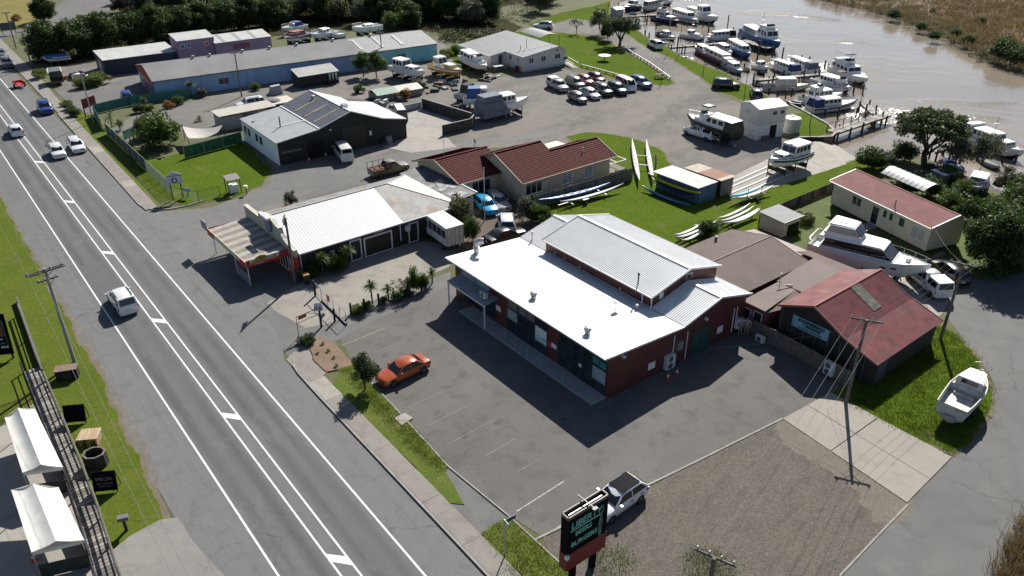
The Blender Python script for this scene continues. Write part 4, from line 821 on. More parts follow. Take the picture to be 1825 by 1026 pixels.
trim(b, 'ridge_flashing', [((u1,-.1,z2+.09),(u1,L,z2+.09)),((u2,-.1,z3+.04),(u2,L,z3+.04)),((2.0,5.2,3.36),(u1,4.4,3.82))], SEAMW, .22, .03); trim(b, 'barge_flashing', [((-.15,-.14,z1),(u1,-.14,z2)),((u1,-.14,z2+.05),(u2,-.14,z3)),((u2,-.14,z3),(u3,-.14,z4)),((u3,-.14,z4),(u4,-.14,z5))], SEAMW, .06, .12)
for v_ in (9.5,10.9,5.2,6.7): win(b, (-.01,v_+1.0,1.25), Vector((0,-1,0)), NO, 1.05, 1.15, 1, 1, WHITE)
turbine(b, (u2-1.0,9.5,z3-.4), .3, .55); O('roof_vent', M().box(u2+.1,u2+.8,2.2,3.0,z3-.2,z3+.3), STEEL, b)
pipe(b, 'flue', [(2.6,5.0,3.3),(2.6,5.0,4.8)], .09, paint('flue_rust', (.12,.1,.09), .6)); O('roof_light', M().box(.6,.9,9.8,10.1,3.12,3.3), STEEL, b)
plate(b, 'roller_door', (9.0,0,.02), US, YO, 3.4, 3.2, paint('dark_roller', (.016,.018,.018), .55), .05); plate(b, 'painted_door_dark', (4.0,0,.02), US, YO, 2.3, 2.3, paint('painted_interior_dark', (.006,.006,.006), .9), .03)  # open door is a near-black plate, the unlit interior painted on
plate(b, 'louvre_sign', (.4,0,1.5), US, YO, 2.8, .28, paint('dull_sign', (.13,.13,.11), .6), .04); plate(b, 'notice', (13.0,0,1.5), US, YO, .3, .6, POST, .03); O('flood_light', M().box(7.2,7.5,-.2,-.004,3.3,3.45), SEAMW, b)
for k in range(4): plate(b, 'door_rib', (9.0,-.05,.3+k*.8), US, YO, 3.4, .04, DG, .02)
# ---- long blue shed --------------------------------------------------------
b = B('long_blue_shed', 'very long pale blue iron shed with grey roof and red gable front', 'shed', -57.5, 127.26, 32.9)
BLW = paint('pale_blue_iron', (.27,.41,.62), .65, .12, .5, dirt=((.36,.46,.56), .8, .3)); TQW = paint('turquoise_iron', (.2,.52,.6), .65, .15, .6, dirt=((.36,.52,.55), .7, .5)); GRR = paint('old_grey_roof', (.19,.192,.192), .7, .12, .25, spec=.25, dirt=((.235,.23,.22), .7, .5)); GRR2 = paint('new_grey_roof', (.17,.18,.185), .5, .08, .4)
L, W, ze, zr = 51.5, 6.66, 2.95, 4.28
O('wall', body([(.02,0),(.02,2.85),(W,4.15),(2*W-.1,2.85),(2*W-.1,0)], .1, 37.5, 'u'), BLW, b); O('wall', body([(.02,0),(.02,2.85),(W,4.15),(2*W-.1,2.85),(2*W-.1,0)], 37.5, L-.1, 'u'), TQW, b)
roof(b, 'roof', [(-.1,-.15,ze),(36,-.15,ze),(36,W,zr),(-.1,W,zr)], (0,1,.2), GRR, .25, .035, 'wave'); roof(b, 'roof', [(36.02,-.15,ze),(L,-.15,ze),(L,W,zr),(36.02,W,zr)], (0,1,.2), GRR2, .25, .035, 'wave', 'newer darker grey end of the roof'); roof(b, 'roof', [(-.1,2*W,ze),(L,2*W,ze),(L,W,zr),(-.1,W,zr)], (0,-1,.2), GRR, .25, .035, 'wave')
for u_ in (36.4,40.6,44.6): O('skylight', M().slab([(u_,1.2,ze+.1+1.35*.2),(u_+.6,1.2,ze+.1+1.35*.2),(u_+.6,5.9,ze+.1+6.05*.2),(u_,5.9,ze+.1+6.05*.2)], (0,0,.01)), paint('pale_skylight', (.34,.35,.35), .5), b)
for u_ in (8.2,11.0,16.6,21.4,26.4,33.3,40.8): turbine(b, (u_,W+.05,zr-.05), .28, .5)
trim(b, 'eave_fascia', [((-.1,-.2,ze-.06),(L,-.2,ze-.06))], paint('rusty_gutter', (.14,.12,.1), .7, .3, 1), .1, .14)
REDF = paint('red_gable_front', (.42,.035,.035), .55); O('red_front', body([(.0,2.2),(.0,2.95),(W,4.27),(2*W,2.95),(2*W,2.2)], -.06, .1, 'u'), REDF, b)
win(b, (.09,1.0,.2), Vector((0,1,0)), NO, 6.0, 1.7, 5, 2, SEAMW); plate(b, 'red_door', (.1,.1,0), Vector((0,1,0)), NO, .85, 2.2, REDF, .05); plate(b, 'front_sign', (.1,3.6,1.85), Vector((0,1,0)), NO, 6, .32, paint('front_sign_pale', (.45,.4,.25), .6), .16); plate(b, 'red_door', (.1,7.4,0), Vector((0,1,0)), NO, 1.6, 2.0, REDF, .05)
for u_, z_ in ((10.2,1.0),(25.2,1.1),(43.0,.9)): win(b, (u_,.02,z_), US, YO, 1.7, 1.0, 2, 1, BLW, paint('boarded_glass', (.1,.09,.06), .5, .4, 2))
plate(b, 'wall_hatch', (6.2,.02,.6), US, YO, .5, .6, BLW, .04)
for u_ in (7.5,15,22.5,30): pipe(b, 'downpipe', [(u_,-.08,.2),(u_,-.08,2.8)], .05, BLW)
# ---- sheds beyond ----------------------------------------------------------
PURP = paint('dusty_purple_wall', (.26,.16,.21), .75, .1, .8); NAVYW = paint('navy_wall', (.022,.024,.04), .7, .15, 1); PALER = paint('pale_roof', (.45,.45,.43), .55, .08, .5, dirt=((.36,.36,.34), .5, .8))
def skil(name, label, x, y, a, L, W, z0, z1, wm, rm):
    b = B(name, label, 'shed', x, y, a); O('wall', body([(.1,0),(.1,z0-.08),(W-.1,z1-.08),(W-.1,0)], .1, L-.1, 'u'), wm, b)
    roof(b, 'roof', [(0,0,z0),(L,0,z0),(L,W,z1),(0,W,z1)], (0,1,.1), rm, .25, .03, 'wave'); return b
b = skil('navy_shed', 'low navy shed with flat pale roof below the round trees', -72.16, 142.0, 35.9, 12.8, 7.6, 2.77, 3.15, NAVYW, PALER); plate(b, 'roller_door', (.1,2,0), Vector((0,1,0)), NO, 3.2, 2.2, paint('pale_roller', (.3,.32,.33), .5), .04)
b = skil('tall_purple_shed', 'taller purple shed with pale roof between two lower sheds', -61.0, 148.2, 36, 6.9, 4.9, 4.77, 5.33, PURP, PALER)
for u_, w_, mt in ((.6,.7,GLASS),(1.7,.6,GLASS),(5.0,.6,REDP)): win(b, (u_,.1,3.4), US, YO, w_, .7, 1, 1, SEAMW, mt)
b = skil('long_purple_shed', 'long purple shed with ribbed skylights beyond the blue shed', -55.18, 151.2, 36, 10.9, 4.75, 3.78, 4.42, PURP, PALER)
for u_ in (1.6,4.6,7.6): O('skylight', M().slab([(u_,.4,3.9),(u_+.6,.4,3.9),(u_+.6,4.4,4.44),(u_,4.4,4.44)], (0,0,.012)), paint('grey_skylight', (.3,.31,.3), .5), b)
plate(b, 'red_lettering_board', (3.3,.1,2.3), US, YO, 3.2, .9, paint('faded_red_paint', (.2,.06,.06), .7, .3, 3), .03)
b = skil('dark_lean_to', 'dark lean-to with corrugated roof against the blue shed wall', -35.8, 133.7, 36, 7.4, 3.2, 1.95, 2.7, DKW, paint('corrugated_grey', (.27,.27,.255), .6, .12, .8))
for k, u_ in enumerate((5.4,6.0,6.6)):
    tag(O('gas_bottle', M().lathe([(.14,0),(.19,.08),(.19,.95),(.12,1.12),(.05,1.2)], 10), STEEL, smooth=40, loc=b.matrix_basis @ Vector((u_,-.45,.75))), ('left', 'middle', 'right')[k] + 'most of three grey cylinders on the rack by the lean-to' if k != 1 else 'middle of three grey cylinders on the rack by the lean-to', 'cylinder', 'cylinders by the lean-to')
rk = tag(O('cylinder_rack', M().box(5.1,6.9,-.75,-.15,.66,.75).box(5.1,5.2,-.75,-.65,0,.66).box(6.8,6.9,-.75,-.65,0,.66).box(5.1,5.2,-.25,-.15,0,.66).box(6.8,6.9,-.25,-.15,0,.66), DARKM, loc=b.location, rz=b.rotation_euler[2]), 'dark steel rack carrying grey cylinders beside the lean-to', 'rack')
# ---- clubhouse --------------------------------------------------------------
b = B('clubhouse', 'pale grey clubhouse with broad low grey roof beside the parked cars', 'building', 2.07, 144.6, 34)
GW = paint('pale_grey_board', (.6,.59,.575), .7, .05, 1); GRF = paint('grey_metal_roof', (.255,.258,.262), .5, .05, .3)
W, W2, ze, zr, z2, L, L1, L2, W1 = 7.55, 2.25, 2.9, 3.86, 2.85, 16.5, 5.45, 17.0, 3.7; sl = (zr-ze)/W
O('wall', body([(0,.35),(0,2.82),(W,3.75),(W+W2-.3,2.8),(W+W2-.3,.35)], 0, 16.2), GW, b); O('wall', body([(-W1+.3,.35),(-W1+.3,2.3),(0,2.78),(0,.35)], L1+.2, 16.2), GW, b); O('foundation', M().box(.2,W+W2-.6,.2,16,0,.35).box(-W1+.5,.2,L1+.4,16,0,.35), paint('white_base', (.5,.5,.48), .7), b)
roof(b, 'roof', [(-.3,-.3,ze-.3*sl),(-.3,L1,ze-.3*sl),(W,L1,zr),(W,-.3,zr)], (1,0,.1), GRF, .25, .02); roof(b, 'roof', [(-W1,L1,ze-W1*sl),(-W1,16.9,ze-W1*sl),(W,16.9,zr),(W,L1,zr)], (1,0,.1), GRF, .25, .02); roof(b, 'roof', [(W,-.3,zr),(W,16.9,zr),(W+W2,16.9,z2),(W+W2,-.3,z2)], (1,0,-.4), GRF, .25, .02)
trim(b, 'roof_flashing', [((-.3,3.4,ze+.02),(W,1.6,zr+.06))], SEAMW, .15, .03); trim(b, 'barge_board', [((-.3,-.33,ze-.05),(W,-.33,zr)),((W,-.33,zr),(W+W2,-.33,z2)),((-W1-.03,L1,ze-W1*sl-.03),(-W1-.03,16.9,ze-W1*sl-.03)),((-W1,L1-.03,ze-W1*sl-.02),(-.3,L1-.03,ze-.05)),((-.33,-.3,ze-.06),(-.33,L1,ze-.06))], SEAMW, .08, .15)
for u_, w_, c_, z_ in ((1.2,1.0,2,1.5),(3.9,1.0,2,1.55),(7.0,1.2,2,1.55)): win(b, (u_,0,z_), US, YO, w_, .9, c_, 1, WHITE, sill=True)
plate(b, 'notice_board', (9.0,0,1.1), US, YO, .9, .6, paint('slate_board', (.1,.12,.14), .5), .05); plate(b, 'gable_vent', (7.3,0,2.95), US, YO, .35, .35, DARKM, .03)
for v_, w_, c_ in ((4.6,.9,2),(1.9,.4,1)): win(b, (0,v_,1.6), Vector((0,-1,0)), NO, w_, .85, c_, 1, WHITE, sill=True)
plate(b, 'door', (-1.7,L1+.2,.4), US, YO, .8, 1.9, paint('slate_door', (.07,.075,.085), .6), .05); pipe(b, 'flue', [(1.8,3.6,3.1),(1.8,3.6,4.1)], .07, STEEL); O('entry_steps', M().box(-1.9,-.7,4.2,5.6,0,.2).box(-1.9,-.7,4.7,5.6,.2,.38), CONC, b); trim(b, 'step_rail', [((-.7,4.2,.9),(-.7,5.5,1.3)),((-.7,4.2,0),(-.7,4.2,.9))], SEAMW, .05, .05)
for v_ in (9.5,13.0): win(b, (-W1+.3,v_,1.4), Vector((0,-1,0)), NO, 1.2, .8, 2, 1, WHITE)
O('roof_dish', M().lathe([(.02,0),(.2,.03),(.32,.1),(.2,.05),(.02,.03)], 12), SEAMW, b, smooth=50, loc=(6.6,.4,4.3)).rotation_euler = (.9,.2,0); pipe(b, 'dish_mast', [(6.6,.4,3.7),(6.6,.4,4.3)], .03, STEEL); O('ramp', M().hexa([(9.3,-2.6,0),(10.6,-2.6,0),(10.6,.6,0),(9.3,.6,0)], [(9.3,-2.6,.05),(10.6,-2.6,.05),(10.6,.6,.5),(9.3,.6,.5)]), CONC, b); trim(b, 'ramp_rail', [((9.35,-2.6,.9),(9.35,.6,1.35)),((10.55,-2.6,.9),(10.55,.6,1.35)),((9.35,-2.6,.45),(9.35,.6,.9))], SEAMW, .06, .06)
# curved shelter beyond the clubhouse
def curved(name, label, b, u0, u1, v0, v1, z0, rise_, mat, posts=True, axis='v'):
    m = M(); n = 14; r0, r1 = [], []
    for k in range(n+1):
        t = k/n; z = z0 + rise_*math.sin(math.pi*t)
        r0.append((u0+(u1-u0)*t, v0, z)); r1.append((u0+(u1-u0)*t, v1, z))
    o = B(name, label, 'shelter', *b)
    mm = M(); mm.loft([r0, r1], cap=False, closed=False); n0 = len(mm.v); mm.loft([[(x,y,z-.06) for x,y,z in r0], [(x,y,z-.06) for x,y,z in r1]], cap=False, closed=False)
    O('curved_roof', mm, mat, o, smooth=40)
    m2 = M()
    for k in range(1, int(abs(v1-v0)/.7)):
        v_ = v0 + (v1-v0)*k/int(abs(v1-v0)/.7); m2.tube([(x,v_,z+.01) for x,y,z in r0], .025, 4)
    O('roof_rib', m2, mat, o)
    for u_ in (u0+.1,u1-.1):
        for v_ in (v0+.15,(v0+v1)/2,v1-.15): O('post', M().tube([(u_,v_,0),(u_,v_,z0)], .05, 6), DARKM, o)
    return o
p = g(985, 88); curved('curved_shelter', 'dark curved-roof shelter on the lawn behind the clubhouse', (p.x-2, p.y+2, 34), -1.5, 3.5, -1.2, 5.8, 2.3, .5, GRF)
p = g(1668, 338, 1.7); curved('curved_carport', 'silver curved iron carport beyond the cream house roof', (p.x, p.y, 23), -1.6, 1.4, .2, 6.6, 1.7, .6, paint('silver_iron', (.42,.43,.43), .4, .1, 1, metal=.3))
# ---- winch house -------------------------------------------------------------
b = B('winch_house', 'white and grey two-storey winch house by the slipway', 'building', 33.89, 106.9, 24.1)
W, L, ze, zr = 3.95, 4.7, 4.38, 4.95; UP = paint('warm_grey_cladding', (.58,.555,.51), .7, .05, 1.2); LOW = paint('scuffed_white_block', (.8,.8,.8), .7, .08, 1.5, dirt=((.3,.25,.2), .8, 2.5))
O('lower_wall', M().box(0,L,0,W,0,2.05), LOW, b); O('upper_wall', body([(-.04,2.05),(-.04,4.3),(W/2,4.86),(W+.04,4.3),(W+.04,2.05)], -.04, L+.04, 'u'), UP, b)
roof(b, 'roof', [(-.15,-.15,ze),(L+.15,-.15,ze),(L+.15,W/2,zr),(-.15,W/2,zr)], (0,1,.3), ROOFG, .16, .02, 'wave'); roof(b, 'roof', [(-.15,W+.15,ze),(L+.15,W+.15,ze),(L+.15,W/2,zr),(-.15,W/2,zr)], (0,-1,.3), ROOFG, .16, .02, 'wave'); trim(b, 'barge_flashing', [((-.18,-.15,ze),(-.18,W/2,zr)),((-.18,W/2,zr),(-.18,W+.15,ze))], SEAMW, .06, .12)
for u_ in (2.3,3.6): win(b, (u_,-.04,3.3), US, YO, .8, .6, 1, 1, WHITE)
win(b, (-.04,2.9,3.2), Vector((0,-1,0)), NO, 1.2, .7, 2, 1, WHITE, CURT); plate(b, 'doorway', (2.3,0,.02), US, YO, 1.1, 1.85, paint('painted_interior_dark', (.006,.006,.006), .9), .03); plate(b, 'door_leaf', (3.45,0,.02), US, YO, .8, 1.75, LOW, .06); O('tool_bench', M().box(.9,2.1,-.5,-.1,0,.55), TIMBER, b)  # doorway is a flat plate with the darkness inside put into its colour
p = g(1412, 238); wt = E('water_tank', 'pale ribbed round water tank beside the winch house', 'water tank', (p.x, p.y+1.0, 0)); TNK = paint('tank_cream', (.45,.44,.42), .6); pr_ = [(1.25,0)]
for k in range(9): pr_ += [(1.25,.22*k+.06),(1.29,.22*k+.1),(1.29,.22*k+.16),(1.25,.22*k+.2)]
O('tank_shell', M().lathe(pr_ + [(1.2,2.06),(.4,2.3),(.02,2.32)], 24), TNK, wt, smooth=40); O('tank_hatch', M().lathe([(.3,2.25),(.3,2.4),(.02,2.42)], 12), TNK, wt)
# ---- kayak container and rusty shed, hut -------------------------------------
b = B('kayak_shed', 'blue corrugated kayak shed with flat grey roof on the lawn', 'shed', 21.35, 84.36, 38.9); BLS = paint('faded_blue_steel', (.09,.2,.33), .6, .18, 1.5, dirt=((.16,.2,.24), .7, 1.2))
L, W = 6.5, 3.0; m_ = M(); m_.box(0,W,0,L,0,2.0)
for k in range(28): m_.box(-.035,-.002,.12+k*.23,.22+k*.23,.05,1.95)
for k in range(12): m_.box(.1+k*.245,.2+k*.245,-.035,-.002,.05,1.95)
O('shell', m_, BLS, b); roof(b, 'roof', [(-.5,-.1,2.1),(-.5,L+.35,2.1),(W+.05,L+.35,2.05),(W+.05,-.1,2.05)], (1,0,0), paint('flat_grey_iron', (.3,.32,.31), .6, .12, .7, dirt=((.4,.4,.38), .7, 1)), .16, .02, 'wave')
for v_ in (.8,2.6,4.6,6.2): O('rack_arm', M().bar((-.04,v_,1.05),(-.95,v_,1.15),.06,.06).bar((-.04,v_,.55),(-.95,v_,.62),.06,.06).bar((-.92,v_,.62),(-.92,v_,1.2),.05,.05), DARKM, b)
b = B('rusty_lean_to', 'open shed with rust-striped iron roof beside the blue kayak shed', 'shed', 24.2, 86.4, 38.9)
for (u_, v_) in ((.2,.1),(2.3,.1),(.2,5.0),(2.3,5.0)): O('post', M().box(u_-.06,u_+.06,v_-.06,v_+.06,0,1.9), TIMBER, b)
O('wall', M().box(2.25,2.35,.1,5.2,0,1.9).box(0.1,2.3,5.2,5.28,0,1.9), paint('grey_shed_boards', (.2,.185,.165), .8, .2, 3), b); O('wall', M().box(.1,2.3,.0,.06,0,1.9), paint('grey_shed_boards', (.2,.185,.165), .8, .2, 3), b)
RS = paint('rust_red_iron', (.26,.1,.05), .75, .2, 1, dirt=((.4,.36,.3), .6, 1)); PI = paint('buff_iron', (.42,.36,.28), .7, .12, 1)
for k in range(8): roof(b, 'roof_sheet', [(-.15,-.1+k*.7,2.1),(-.15,.6+k*.7,2.1),(2.6,.6+k*.7,2.02),(2.6,-.1+k*.7,2.02)], (1,0,0), RS if k in (1,2,3,4) else PI, .12, .02, 'wave')
b = B('garden_hut', 'small cream hut with flat dark grey roof behind the brown roofed house', 'hut', 28.24, 75.41, 35.2)
O('wall', M().box(.1,2.9,.1,3.1,0,1.65), CRW, b); O('roof', M().hexa([(-.1,-.1,1.68),(3.1,-.1,1.75),(3.1,3.25,1.9),(-.1,3.25,1.82)], [(-.1,-.1,1.76),(3.1,-.1,1.83),(3.1,3.25,1.98),(-.1,3.25,1.9)]), paint('slate_grey_membrane', (.13,.14,.15), .7, .1, 1), b); trim(b, 'roof_edge', [((-.13,-.13,1.74),(3.13,-.13,1.8))], DARKM, .05, .12); plate(b, 'painted_recess_shade', (.9,.1,0), US, YO, 1.9, 1.2, paint('painted_interior_dark', (.006,.006,.006), .9), .02)  # no hollow here: a near-black plate paints the shade of a recess
# carport left of the workshop
pA = g(392, 232); b = B('cream_carport', 'low cream roofed lean-to left of the workshop', 'carport', pA.x, pA.y, 36.6)
O('wall', M().box(.3,8.2,2.8,2.9,0,2.0).box(.3,.4,0,2.9,0,2.0), paint('pale_panel', (.4,.4,.4), .7), b); roof(b, 'roof', [(0,-.6,2.1),(8.6,-.6,2.25),(8.6,3.1,2.25),(0,3.1,2.1)], (0,1,0), paint('cream_roof', (.5,.47,.4), .6, .06, 1), .2, .02)
for u_ in (.3,3,6): O('post', M().box(u_-.05,u_+.05,-.55,-.45,0,2.1), SEAMW, b)
O('wall_panel', M().box(.2,3.4,-.55,-.5,0,1.9), paint('pale_panel', (.4,.4,.4), .7), b)
# ================================================================ VEHICLES
KINDS = dict(  # L, W, H, clearance, cowl x, roof start x, roof end (from rear), rear base (from rear), hood height, belt height, tail height
 hatch=(4.1,1.70,1.48,.2,1.05,1.85,.55,.12,.92,.95,.95), sedan=(4.8,1.82,1.43,.18,1.3,2.1,1.35,.62,.88,.93,.97), wagon=(4.7,1.78,1.5,.2,1.25,2.0,.5,.08,.9,.95,.95),
 suv=(4.6,1.84,1.70,.25,1.15,1.9,.45,.1,1.05,1.08,1.08), mpv=(4.3,1.74,1.72,.2,.75,1.7,.3,.06,1.0,1.02,1.02), van=(4.7,1.75,1.98,.22,.25,1.0,.16,.04,1.05,1.12,1.12), ute=(5.2,1.82,1.76,.3,1.3,2.05,2.15,1.85,1.08,1.12,1.0))
CACHE = {}
def wheel(par, x, y, r, side):
    k = ('tyre', r)
    if k not in CACHE:
        m = M(); n = 18
        prof = [(r*.62,-.1),(r*.95,-.1),(r,-.06),(r,.06),(r*.95,.1),(r*.62,.1)]
        m.loft([[(a*math.cos(2*math.pi*i/n), y_, a*math.sin(2*math.pi*i/n)) for i in range(n)] for a, y_ in prof]); CACHE[k] = m.mesh('tyre', 40)
        m = M(); m.loft([[(a*math.cos(2*math.pi*i/14), y_, a*math.sin(2*math.pi*i/14)) for i in range(14)] for a, y_ in ((r*.63,.06),(r*.6,.085),(r*.2,.07),(.02,.075))])
        for q in range(5):
            t = 2*math.pi*q/5; m.bar((.05*math.cos(t),.09,.05*math.sin(t)), (r*.58*math.cos(t),.09,r*.58*math.sin(t)), .05, .03, up=(0,1,0))
        CACHE[('rim', r)] = m.mesh('rim', 40)
    w_ = O('wheel', None, RUBBER, par, mesh=CACHE[k], loc=(x, y, r)); w_.scale = (1, side, 1)
    O('rim', None, paint('alloy', (.35,.36,.37), .35, .1, metal=.7), w_, mesh=CACHE[('rim', r)])
def car_parts(kind, L, W, H, gc, xc, xf, xb, xr, hh, bh, th):
    w = W/2; xb = L - xb; xr = L - xr; X = lambda x: L/2 - x
    def ring(x, zt, k, zb, cr=.03):
        q = [(0,zb),(w*k*.86,zb),(w*k*.97,zb+.12),(w*k,zb+.34),(w*k*.985,zt-.2),(w*k*.93,zt-.05),(w*k*.78,zt),(0,zt+cr)]
        return [(X(x), y, max(z, zb)) for y, z in q] + [(X(x), -y, max(z, zb)) for y, z in q[-2:0:-1]]
    st = [(0,.58*hh/.9+.12,.74,gc+.12),(.08,.66*hh/.9+.1,.88,gc+.02),(.3,hh-.13,.96,gc),(xc*.6,hh-.04,1.0,gc),(xc,hh,1.0,gc),(xf,bh,1.0,gc),((xf+xb)/2,bh,1.0,gc),(xb,bh,1.0,gc),(xr,th,.985,gc),(L-.1,th-.03,.95,gc+.03),(L,th-.2,.84,gc+.12)]
    if kind == 'ute': st = st[:8] + [(xr+.05,th,1.0,gc),(L-.06,th,.98,gc+.05),(L,th-.03,.95,gc+.15)]
    st = sorted(st); st2 = [st[0]]
    for s_ in st[1:]:
        if s_[0] - st2[-1][0] > .03: st2.append(s_)
    m = M(); m.loft([ring(*s_) for s_ in st2])
    wb, wt, zb, zt = w*.93, w*(.80 if kind in ('van','mpv') else .74), bh-.06, H-.05
    def cr(x, zr, k):
        f = lambda h: wb + (wt-wb)*h
        q = [(wb,zb-.02),(f(.5*k),zb+(zr-zb)*.5),(f(k),zr-.05*k),(f(k)-.1*k,zr),(0,zr+.03*k)]
        return [(X(x),y,z) for y,z in q] + [(X(x),-y,z) for y,z in q[-2::-1]]
    rings = [cr(xc,zb+.02,.02), cr(xf,H-.04,.97), cr((xf*2+xb)/3,H,1), cr((xf+2*xb)/3,H,1), cr(xb,H-.05,.97), cr(xr,zb+.04,.04)]
    m.loft(rings, closed=False, cap=False)
    parts = [('body', m, 'body', 50)]
    def side(x, h, s_, e=.012):
        lim = lambda h_: wb + (wt-wb)*h_
        return (X(x), s_*(lim(h)+e), zb + (zt-zb)*h)
    xm = xf + (xb-xf)*(.42 if kind != 'ute' else .5)
    for s_ in (1,-1):
        fr_ = lambda h: xc + (xf-xc)*h; re = lambda h: xr + (xb-xr)*h
        pol = [[(fr_(.14)+.14,.14),(xm,.14),(xm,.92),(fr_(.92)+.1,.92)],[(xm+.1,.14),(re(.14)-.16,.14),(re(.92)-.14,.92),(xm+.1,.92)]]
        if kind in ('van','mpv','suv','wagon') and xb - xm > 1.3:
            x2 = xm + (xb-xm)*.56; pol[1:] = [[(xm+.1,.14),(x2,.14),(x2,.92),(xm+.1,.92)],[(x2+.1,.14),(re(.14)-.14,.14),(re(.92)-.12,.92),(x2+.1,.92)]]
        for p in pol: parts.append(('side_window', M().slab([side(x,h,s_) for x,h in p], (0,s_*.006,0)), 'glass', None))
        for xs in (xc+.12, xm+.05) + (() if kind == 'ute' else (min(xb, xm+1.05),)): parts.append(('door_seam', M().box(X(xs)-.009,X(xs)+.009,s_*w*.995,s_*w+.006,gc+.3,bh-.16), 'black', None))
        for xs in (xm-.12, xm+.85): parts.append(('door_handle', M().box(X(xs)-.09,X(xs)+.09,s_*w*.99,s_*w+.025,bh-.24,bh-.2), 'black', None))
        parts.append(('mirror', M().box(X(xc+.32)-.08,X(xc+.32)+.08,s_*(w+.02),s_*(w+.2),bh-.02,bh+.14), 'body', None))
        parts.append(('headlight', M().hexa([(X(.05),s_*w*.5,hh-.34),(X(.3),s_*w*.93,hh-.34),(X(.36),s_*w*.955,hh-.2),(X(.1),s_*w*.5,hh-.22)], [(X(.03),s_*w*.5,hh-.3),(X(.28),s_*w*.955,hh-.3),(X(.34),s_*w*.96,hh-.17),(X(.12),s_*w*.5,hh-.16)]), 'lamp', None))
        zt_ = th if kind != 'van' else 1.0
        parts.append(('tail_light', M().box(X(L-.06)-.02,X(L-.22),s_*w*.72,s_*w*.965,zt_-.32,zt_-.1), 'tail', None))
        for xw in (.82 if kind != 'van' else .75, L-.85):
            parts.append(('arch_shade_disc', M().loft([[(X(xw)+.37*math.cos(t),s_*yy,.33+.37*math.sin(t)) for t in [i*math.pi/8 for i in range(16)]] for yy in (w*.9,w+.006)]), 'black', None))  # black disc on the flank, painted shade in place of a cut-out arch
    d = Vector((X(xc)-X(xf),0,0)); 
    a = [Vector((X(xc+.06),s_*wb*.86,zb+.08)) for s_ in (1,-1)]; c2 = [Vector((X(xf-.02),s_*(wt*.88),H-.1)) for s_ in (-1,1)]
    q = a + c2; nn = (q[1]-q[0]).cross(q[2]-q[1]).normalized(); nn = nn if nn.x > 0 else -nn
    parts.append(('windscreen', M().slab([p + nn*.025 for p in q], nn*.008), 'glass', None))
    q = [Vector((X(xr-.07),s_*wb*.82,zb+.12)) for s_ in (1,-1)] + [Vector((X(xb+.02),s_*wt*.84,H-.13)) for s_ in (-1,1)]; nn = (q[1]-q[0]).cross(q[2]-q[1]).normalized(); nn = nn if nn.x < 0 else -nn
    parts.append(('rear_window', M().slab([p + nn*.035 for p in q], nn*.008), 'glass', None))
    parts.append(('bumper', M().hexa([(X(-.03),-w*.7,gc+.08),(X(.25),-w*.95,gc+.08),(X(.25),w*.95,gc+.08),(X(-.03),w*.7,gc+.08)], [(X(-.02),-w*.7,gc+.26),(X(.22),-w*.975,gc+.26),(X(.22),w*.975,gc+.26),(X(-.02),w*.7,gc+.26)]), 'trimc', None))
    parts.append(('grille', M().slab([(X(.03),-w*.45,gc+.34),(X(.03),w*.45,gc+.34),(X(.1),w*.45,hh-.24),(X(.1),-w*.45,hh-.24)], (.02,0,0)), 'black', None))
    parts.append(('number_plate', M().box(X(L)-.03,X(L)+.02,-.2,.2,th-.42,th-.3), 'plate', None)); parts.append(('rear_bumper', M().hexa([(X(L+.03),-w*.75,gc+.08),(X(L-.25),-w*.95,gc+.08),(X(L-.25),w*.95,gc+.08),(X(L+.03),w*.75,gc+.08)], [(X(L+.02),-w*.75,gc+.28),(X(L-.22),-w*.975,gc+.28),(X(L-.22),w*.975,gc+.28),(X(L+.02),w*.75,gc+.28)]), 'trimc', None))
    return parts
CARM = dict(glass=CARGLASS, black=BLACK, lamp=paint('headlamp', (.5,.52,.55), .1, .05, spec=.8), tail=paint('tail_lamp', (.3,.01,.01), .2), plate=paint('plate_white', (.6,.6,.58), .5))
def carpaint(nm, col, rough=.25):
    if nm in MATS: return MATS[nm]
    n = N(nm); c = n.mixc(n.ramp(n.noise(2.2, 3), .3, .75), col, tuple(x*.88 for x in col)); mm = n.fin(c, rough, .1, .5)
    n.b.inputs['Coat Weight'].default_value = .6; n.b.inputs['Coat Roughness'].default_value = .06; MATS[nm] = mm; return mm
